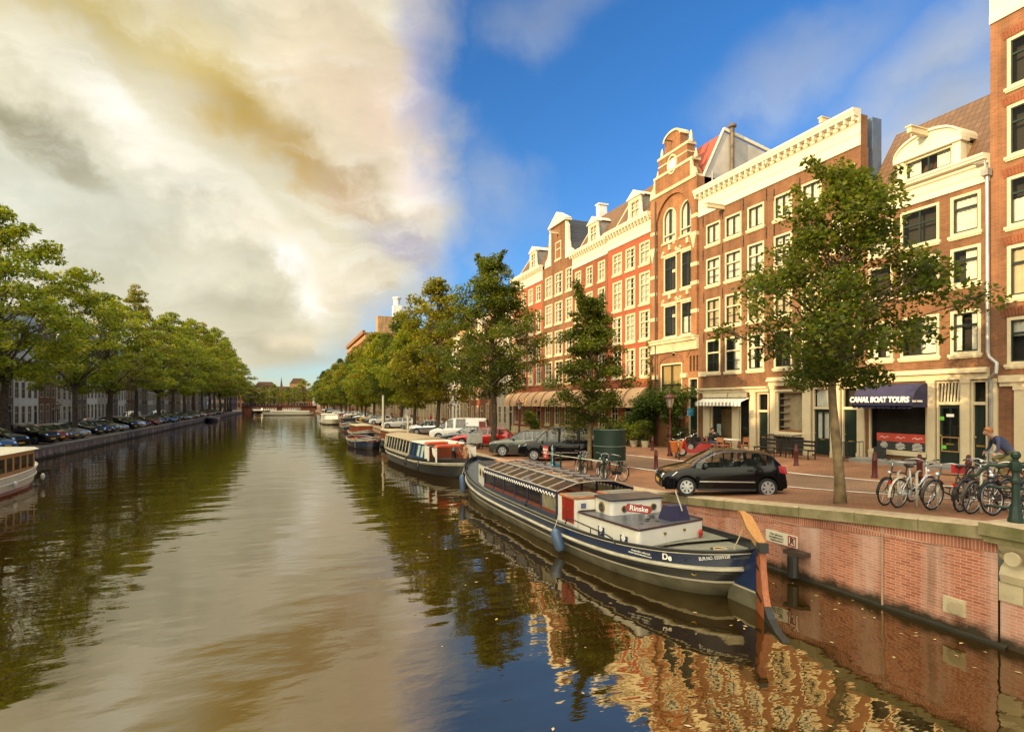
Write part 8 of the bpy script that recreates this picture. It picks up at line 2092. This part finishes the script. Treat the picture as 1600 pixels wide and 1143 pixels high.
# ------------------------------------------------------------------ people
def person(name, label, J, mats, loc, rz=0, group=None, hair=(.10, .05, .02), scale=1.0, short_hair=True, male=True):
    """one continuous body grown over a posed skeleton; J maps joints to points; mats = shirt, trousers, shoes"""
    t = thing(name, label, 'person', loc, rz, group); t.scale = (scale,) * 3
    V, Ed, Rd = [], [], []
    idx = {}
    def v(k, p, r): idx[k] = len(V); V.append(Vector(p)); Rd.append(r if isinstance(r, tuple) else (r, r))
    def e(a, b): Ed.append((idx[a], idx[b]))
    pel, ch, nk, hd = Vector(J['pelvis']), Vector(J['chest']), Vector(J['neck']), Vector(J['head'])
    up = Vector(J.get('up', hd - nk)).normalized(); f = Vector(J.get('face', (1, 0, 0))).normalized(); side = Vector((-f.y, f.x, 0)).normalized()
    v('pelvis', pel, (.125, .15)); v('waist', pel.lerp(ch, .45), (.11, .14)); v('chest', ch, (.125, .165)); v('sh', ch.lerp(nk, .75), (.085, .12)); v('neck', nk, .055)
    v('jaw', nk.lerp(hd, .45) + f * .025, .065); v('head', hd, (.085, .095)); v('crown', hd + up * .085, .07)
    for a, b in (('pelvis', 'waist'), ('waist', 'chest'), ('chest', 'sh'), ('sh', 'neck'), ('neck', 'jaw'), ('jaw', 'head'), ('head', 'crown')): e(a, b)
    v('nose', hd + f * .115 - up * .02, .016); e('head', 'nose')
    for s in 'lr':
        sg = 1 if s == 'l' else -1
        v('ear' + s, hd + side * sg * .088 - up * .01, .018); e('head', 'ear' + s)
        v('shoulder' + s, J['shoulder' + s], .06); v('elbow' + s, J['elbow' + s], .042); v('wrist' + s, J['wrist' + s], .028)
        w, el = Vector(J['wrist' + s]), Vector(J['elbow' + s]); d = (w - el).normalized(); n_ = d.cross(Vector((0, 0, 1))); n_ = n_.normalized() if n_.length > .1 else side
        v('palm' + s, w + d * .06, (.034, .022)); e('sh', 'shoulder' + s); e('shoulder' + s, 'elbow' + s); e('elbow' + s, 'wrist' + s); e('wrist' + s, 'palm' + s)
        dn = n_.cross(d)
        for k in range(4):
            b = w + d * (.085 + .004 * (1 - abs(k - 1.5))) + n_ * (k - 1.5) * .02; L = (.062, .072, .068, .052)[k]
            v('kn%s%d' % (s, k), b, .010); v('ft%s%d' % (s, k), b + d * L * .75 + dn * L * .5 * (-1 if dn.z > 0 else 1), .007); e('palm' + s, 'kn%s%d' % (s, k)); e('kn%s%d' % (s, k), 'ft%s%d' % (s, k))
        v('th' + s, w + d * .05 + n_ * .045 * (1 if s == 'r' else -1), .010); v('tt' + s, w + d * .09 + n_ * .06 * (1 if s == 'r' else -1), .008); e('wrist' + s, 'th' + s); e('th' + s, 'tt' + s)
        v('hip' + s, J['hip' + s], .095); v('knee' + s, J['knee' + s], .062); v('ankle' + s, J['ankle' + s], .042)
        a_ = Vector(J['ankle' + s]); fd = Vector(J.get('foot' + s, f)); fd.z = 0; fd = fd.normalized(); v('heel' + s, a_ + fd * .01 + Vector((0, 0, -.05)), .040); v('toe' + s, a_ + fd * .17 + Vector((0, 0, -.055)), (.040, .028))
        e('pelvis', 'hip' + s); e('hip' + s, 'knee' + s); e('knee' + s, 'ankle' + s); e('ankle' + s, 'heel' + s); e('heel' + s, 'toe' + s)
    me = bpy.data.meshes.new('skeleton'); me.from_pydata(V, Ed, []); o = bpy.data.objects.new('tmp', me); COL.objects.link(o)
    md = o.modifiers.new('s', 'SKIN'); md.use_smooth_shade = True
    for i, r in enumerate(Rd): me.skin_vertices[0].data[i].radius = r
    me.skin_vertices[0].data[0].use_root = True
    ms = o.modifiers.new('u', 'SUBSURF'); ms.levels = 2; ms.render_levels = 2
    bpy.context.view_layer.update(); bm_ = bpy.data.meshes.new_from_object(o.evaluated_get(bpy.context.evaluated_depsgraph_get())); bpy.data.objects.remove(o)
    for m_ in (M['skin'], mats[0], mats[1], mats[2]): bm_.materials.append(m_)
    reg = [0 if k.startswith(('neck', 'jaw', 'head', 'crown', 'nose', 'ear', 'palm', 'kn', 'ft', 'th', 'tt')) and not k.startswith('knee') else 1 if k.startswith(('waist', 'chest', 'sh', 'elbow', 'wrist')) else 3 if k.startswith(('heel', 'toe')) else 2 for k in idx]
    if not male: pass
    segs = []
    for a, b in Ed: segs.append((V[a], V[b], reg[a], reg[b]))
    for p in bm_.polygons:
        c = p.center; best, bd = 0, 9
        for a, b, ra, rb in segs:
            ab = b - a; tt = max(0, min(1, (c - a).dot(ab) / max(ab.length_squared, 1e-9))); d_ = (c - a - ab * tt).length
            if d_ < bd: bd = d_; best = ra if tt < .5 else rb
        p.material_index = best
    bm_.name = 'body'; link('body', bm_, t)
    hm = MB(); hc = hd + up * .035 - f * .02; k = 12
    rings = []
    for i in range(7):
        ph = math.pi * .62 * i / 6; rr_ = .112 * math.sin(ph) if i else .004
        rings.append([tuple(hc + up * .115 * math.cos(ph) + (f * math.cos(2 * math.pi * j / k) * (.86 if math.cos(2 * math.pi * j / k) > .3 and i > 3 else 1.08) + side * math.sin(2 * math.pi * j / k)) * rr_ + (up * .035 if (math.cos(2 * math.pi * j / k) > .3 and i > 3) else Vector((0, 0, 0)))) for j in range(k)])
    hm.loft(rings, 0, True); hm.build('hair', paint('hair_%d' % int(hair[0] * 1000), hair, .7), t, True)
    ey = MB()
    for sg in (-1, 1): ey.sphere(tuple(hd + f * .088 + side * sg * .034 + up * .012), .012, 6, 5)
    ey.build('eyes', M['iron'], t, True); mo = MB(); q = hd + f * .090 - up * .055; mo.tube([tuple(q + side * -.022), tuple(q + f * .004), tuple(q + side * .022)], .006, 5); mo.build('mouth', paint('lips', (.36, .12, .09), .5), t)
    return t
navyshirt = paint('dusty_navy_pullover', (.045, .055, .11), .9); khaki = paint('olive_trousers', (.16, .15, .06), .9); dark = paint('dark_cloth', (.02, .02, .022), .9); red_ = paint('red_jacket', (.45, .03, .02), .8); denim = paint('denim', (.05, .07, .13), .9); tan_ = paint('tan_shirt', (.40, .20, .10), .9); grey_ = paint('grey_shirt', (.25, .25, .25), .9)
# cyclist leaning forward, riding towards the canal's far end
cx_, cy_ = 18.75, 10.05; cz = gz(cx_, cy_)
rb = copy_tree(bk); rb['label'] = 'black bicycle being ridden past the shop doors by the stooping cyclist'; rb['group'] = 'ridden bicycle'; rb.location = (cx_, cy_, cz); rb.rotation_euler = (0, 0, R(140)); del rb['group']
person('person', 'cyclist in a dusty navy pullover and olive trousers leaning forward over the handlebar', dict(pelvis=(-.24, 0, 1.05), chest=(.08, 0, 1.38), neck=(.24, 0, 1.50), head=(.36, 0, 1.62), face=(.95, 0, -.12), up=(.12, 0, .99),
       shoulderl=(.18, .19, 1.42), elbowl=(.22, .27, 1.17), wristl=(.16, .29, 1.08) if False else (.30, .29, 1.07), shoulderr=(.18, -.19, 1.42), elbowr=(.22, -.27, 1.17), wristr=(.30, -.29, 1.07),
       hipl=(-.20, .10, 1.0), kneel=(.16, .12, .70), anklel=(-.02, .13, .27), hipr=(-.20, -.10, 1.0), kneer=(.20, -.12, .88), ankler=(-.06, -.13, .53)), (navyshirt, khaki, dark), (cx_, cy_, cz), R(140), hair=(.30, .11, .03))
# man seated at the cafe
sx_, sy_ = 23.0, 27.0; sz_ = gz(sx_, sy_)
SIT = dict(pelvis=(0, 0, .55), chest=(.03, 0, .92), neck=(.05, 0, 1.10), head=(.09, 0, 1.25), shoulderl=(.03, .2, 1.02), elbowl=(.12, .25, .80), wristl=(.34, .14, .80), shoulderr=(.03, -.2, 1.02), elbowr=(.20, -.24, .82), wristr=(.22, -.08, 1.02), hipl=(.04, .1, .53), kneel=(.45, .12, .54), anklel=(.47, .12, .09), hipr=(.04, -.1, .53), kneer=(.45, -.12, .54), ankler=(.42, -.12, .09))
person('person', 'man in a dark waistcoat sitting at the cafe table with a hand to his chin', SIT, (dark, denim, dark), (sx_, sy_, sz_), R(-75), hair=(.03, .02, .015))
chair('orange wooden chair under the seated man', sx_, sy_, R(-75), group='chairs at the cafe')
STAND = dict(pelvis=(0, 0, .95), chest=(.01, 0, 1.30), neck=(.02, 0, 1.50), head=(.05, 0, 1.65), shoulderl=(0, .2, 1.42), elbowl=(-.03, .25, 1.14), wristl=(.06, .24, .90), shoulderr=(0, -.2, 1.42), elbowr=(-.02, -.25, 1.14), wristr=(.08, -.24, .92), hipl=(0, .1, .92), kneel=(.06, .1, .50), anklel=(.0, .1, .08), hipr=(0, -.1, .92), kneer=(.02, -.1, .50), ankler=(-.10, -.1, .09))
person('person', 'pedestrian in a red jacket walking by the building with red pilasters', STAND, (red_, denim, dark), (19.8, 83.5, gz(19.8, 83.5)), R(200))
person('person', 'pedestrian in dark clothes beside the one in red', STAND, (dark, dark, dark), (20.8, 83.2, gz(20.8, 83.2)), R(190))
CRE = dict(STAND); CRE.update(pelvis=(-.05, 0, .92), chest=(.16, 0, 1.22), neck=(.26, 0, 1.38), head=(.34, 0, 1.50), shoulderl=(.18, .2, 1.33), elbowl=(.32, .24, 1.10), wristl=(.50, .18, 1.0), shoulderr=(.18, -.2, 1.33), elbowr=(.34, -.24, 1.12), wristr=(.52, -.16, 1.02))
person('person', 'blond person in grey stooping in the open cockpit of the passenger boat', CRE, (grey_, dark, dark), (9.45, 33.9, .55), R(-60), hair=(.45, .28, .10), scale=.85)
person('person', 'person in a tan shirt standing on the bow of the passenger boat', STAND, (tan_, tan_, dark), (9.6, 31.9, .70), R(-150), hair=(.06, .03, .02), scale=.72)
GP = 'people walking near the far bridge'
for k, (x, y, s_) in enumerate([(17.5, 170, red_), (18.3, 176, dark), (19, 186, red_), (17, 150, grey_), (18, 196, tan_), (17.4, 205, red_), (2.5, 271.5, dark), (-4, 271.0, red_), (-8, 272, grey_), (6, 271.5, denim)]):
    person('person', '%s walker %s' % ({red_: 'red-jacketed', dark: 'dark-clothed', grey_: 'grey-clothed', tan_: 'tan-shirted', denim: 'blue-clothed'}[s_], ['far along the near quay, first of its bunch', 'far along the near quay beside the first red jacket', 'farther along the near quay', 'nearest on the shaded far stretch of the near quay', 'well along the near quay', 'just before the far bridge', 'on the middle of the far bridge', 'on the left half of the far bridge', 'at the left end of the far bridge', 'on the right half of the far bridge'][k]), STAND, (s_, dark, dark), (x, y, .88 if y < 260 else 2.9), k * .9, GP)
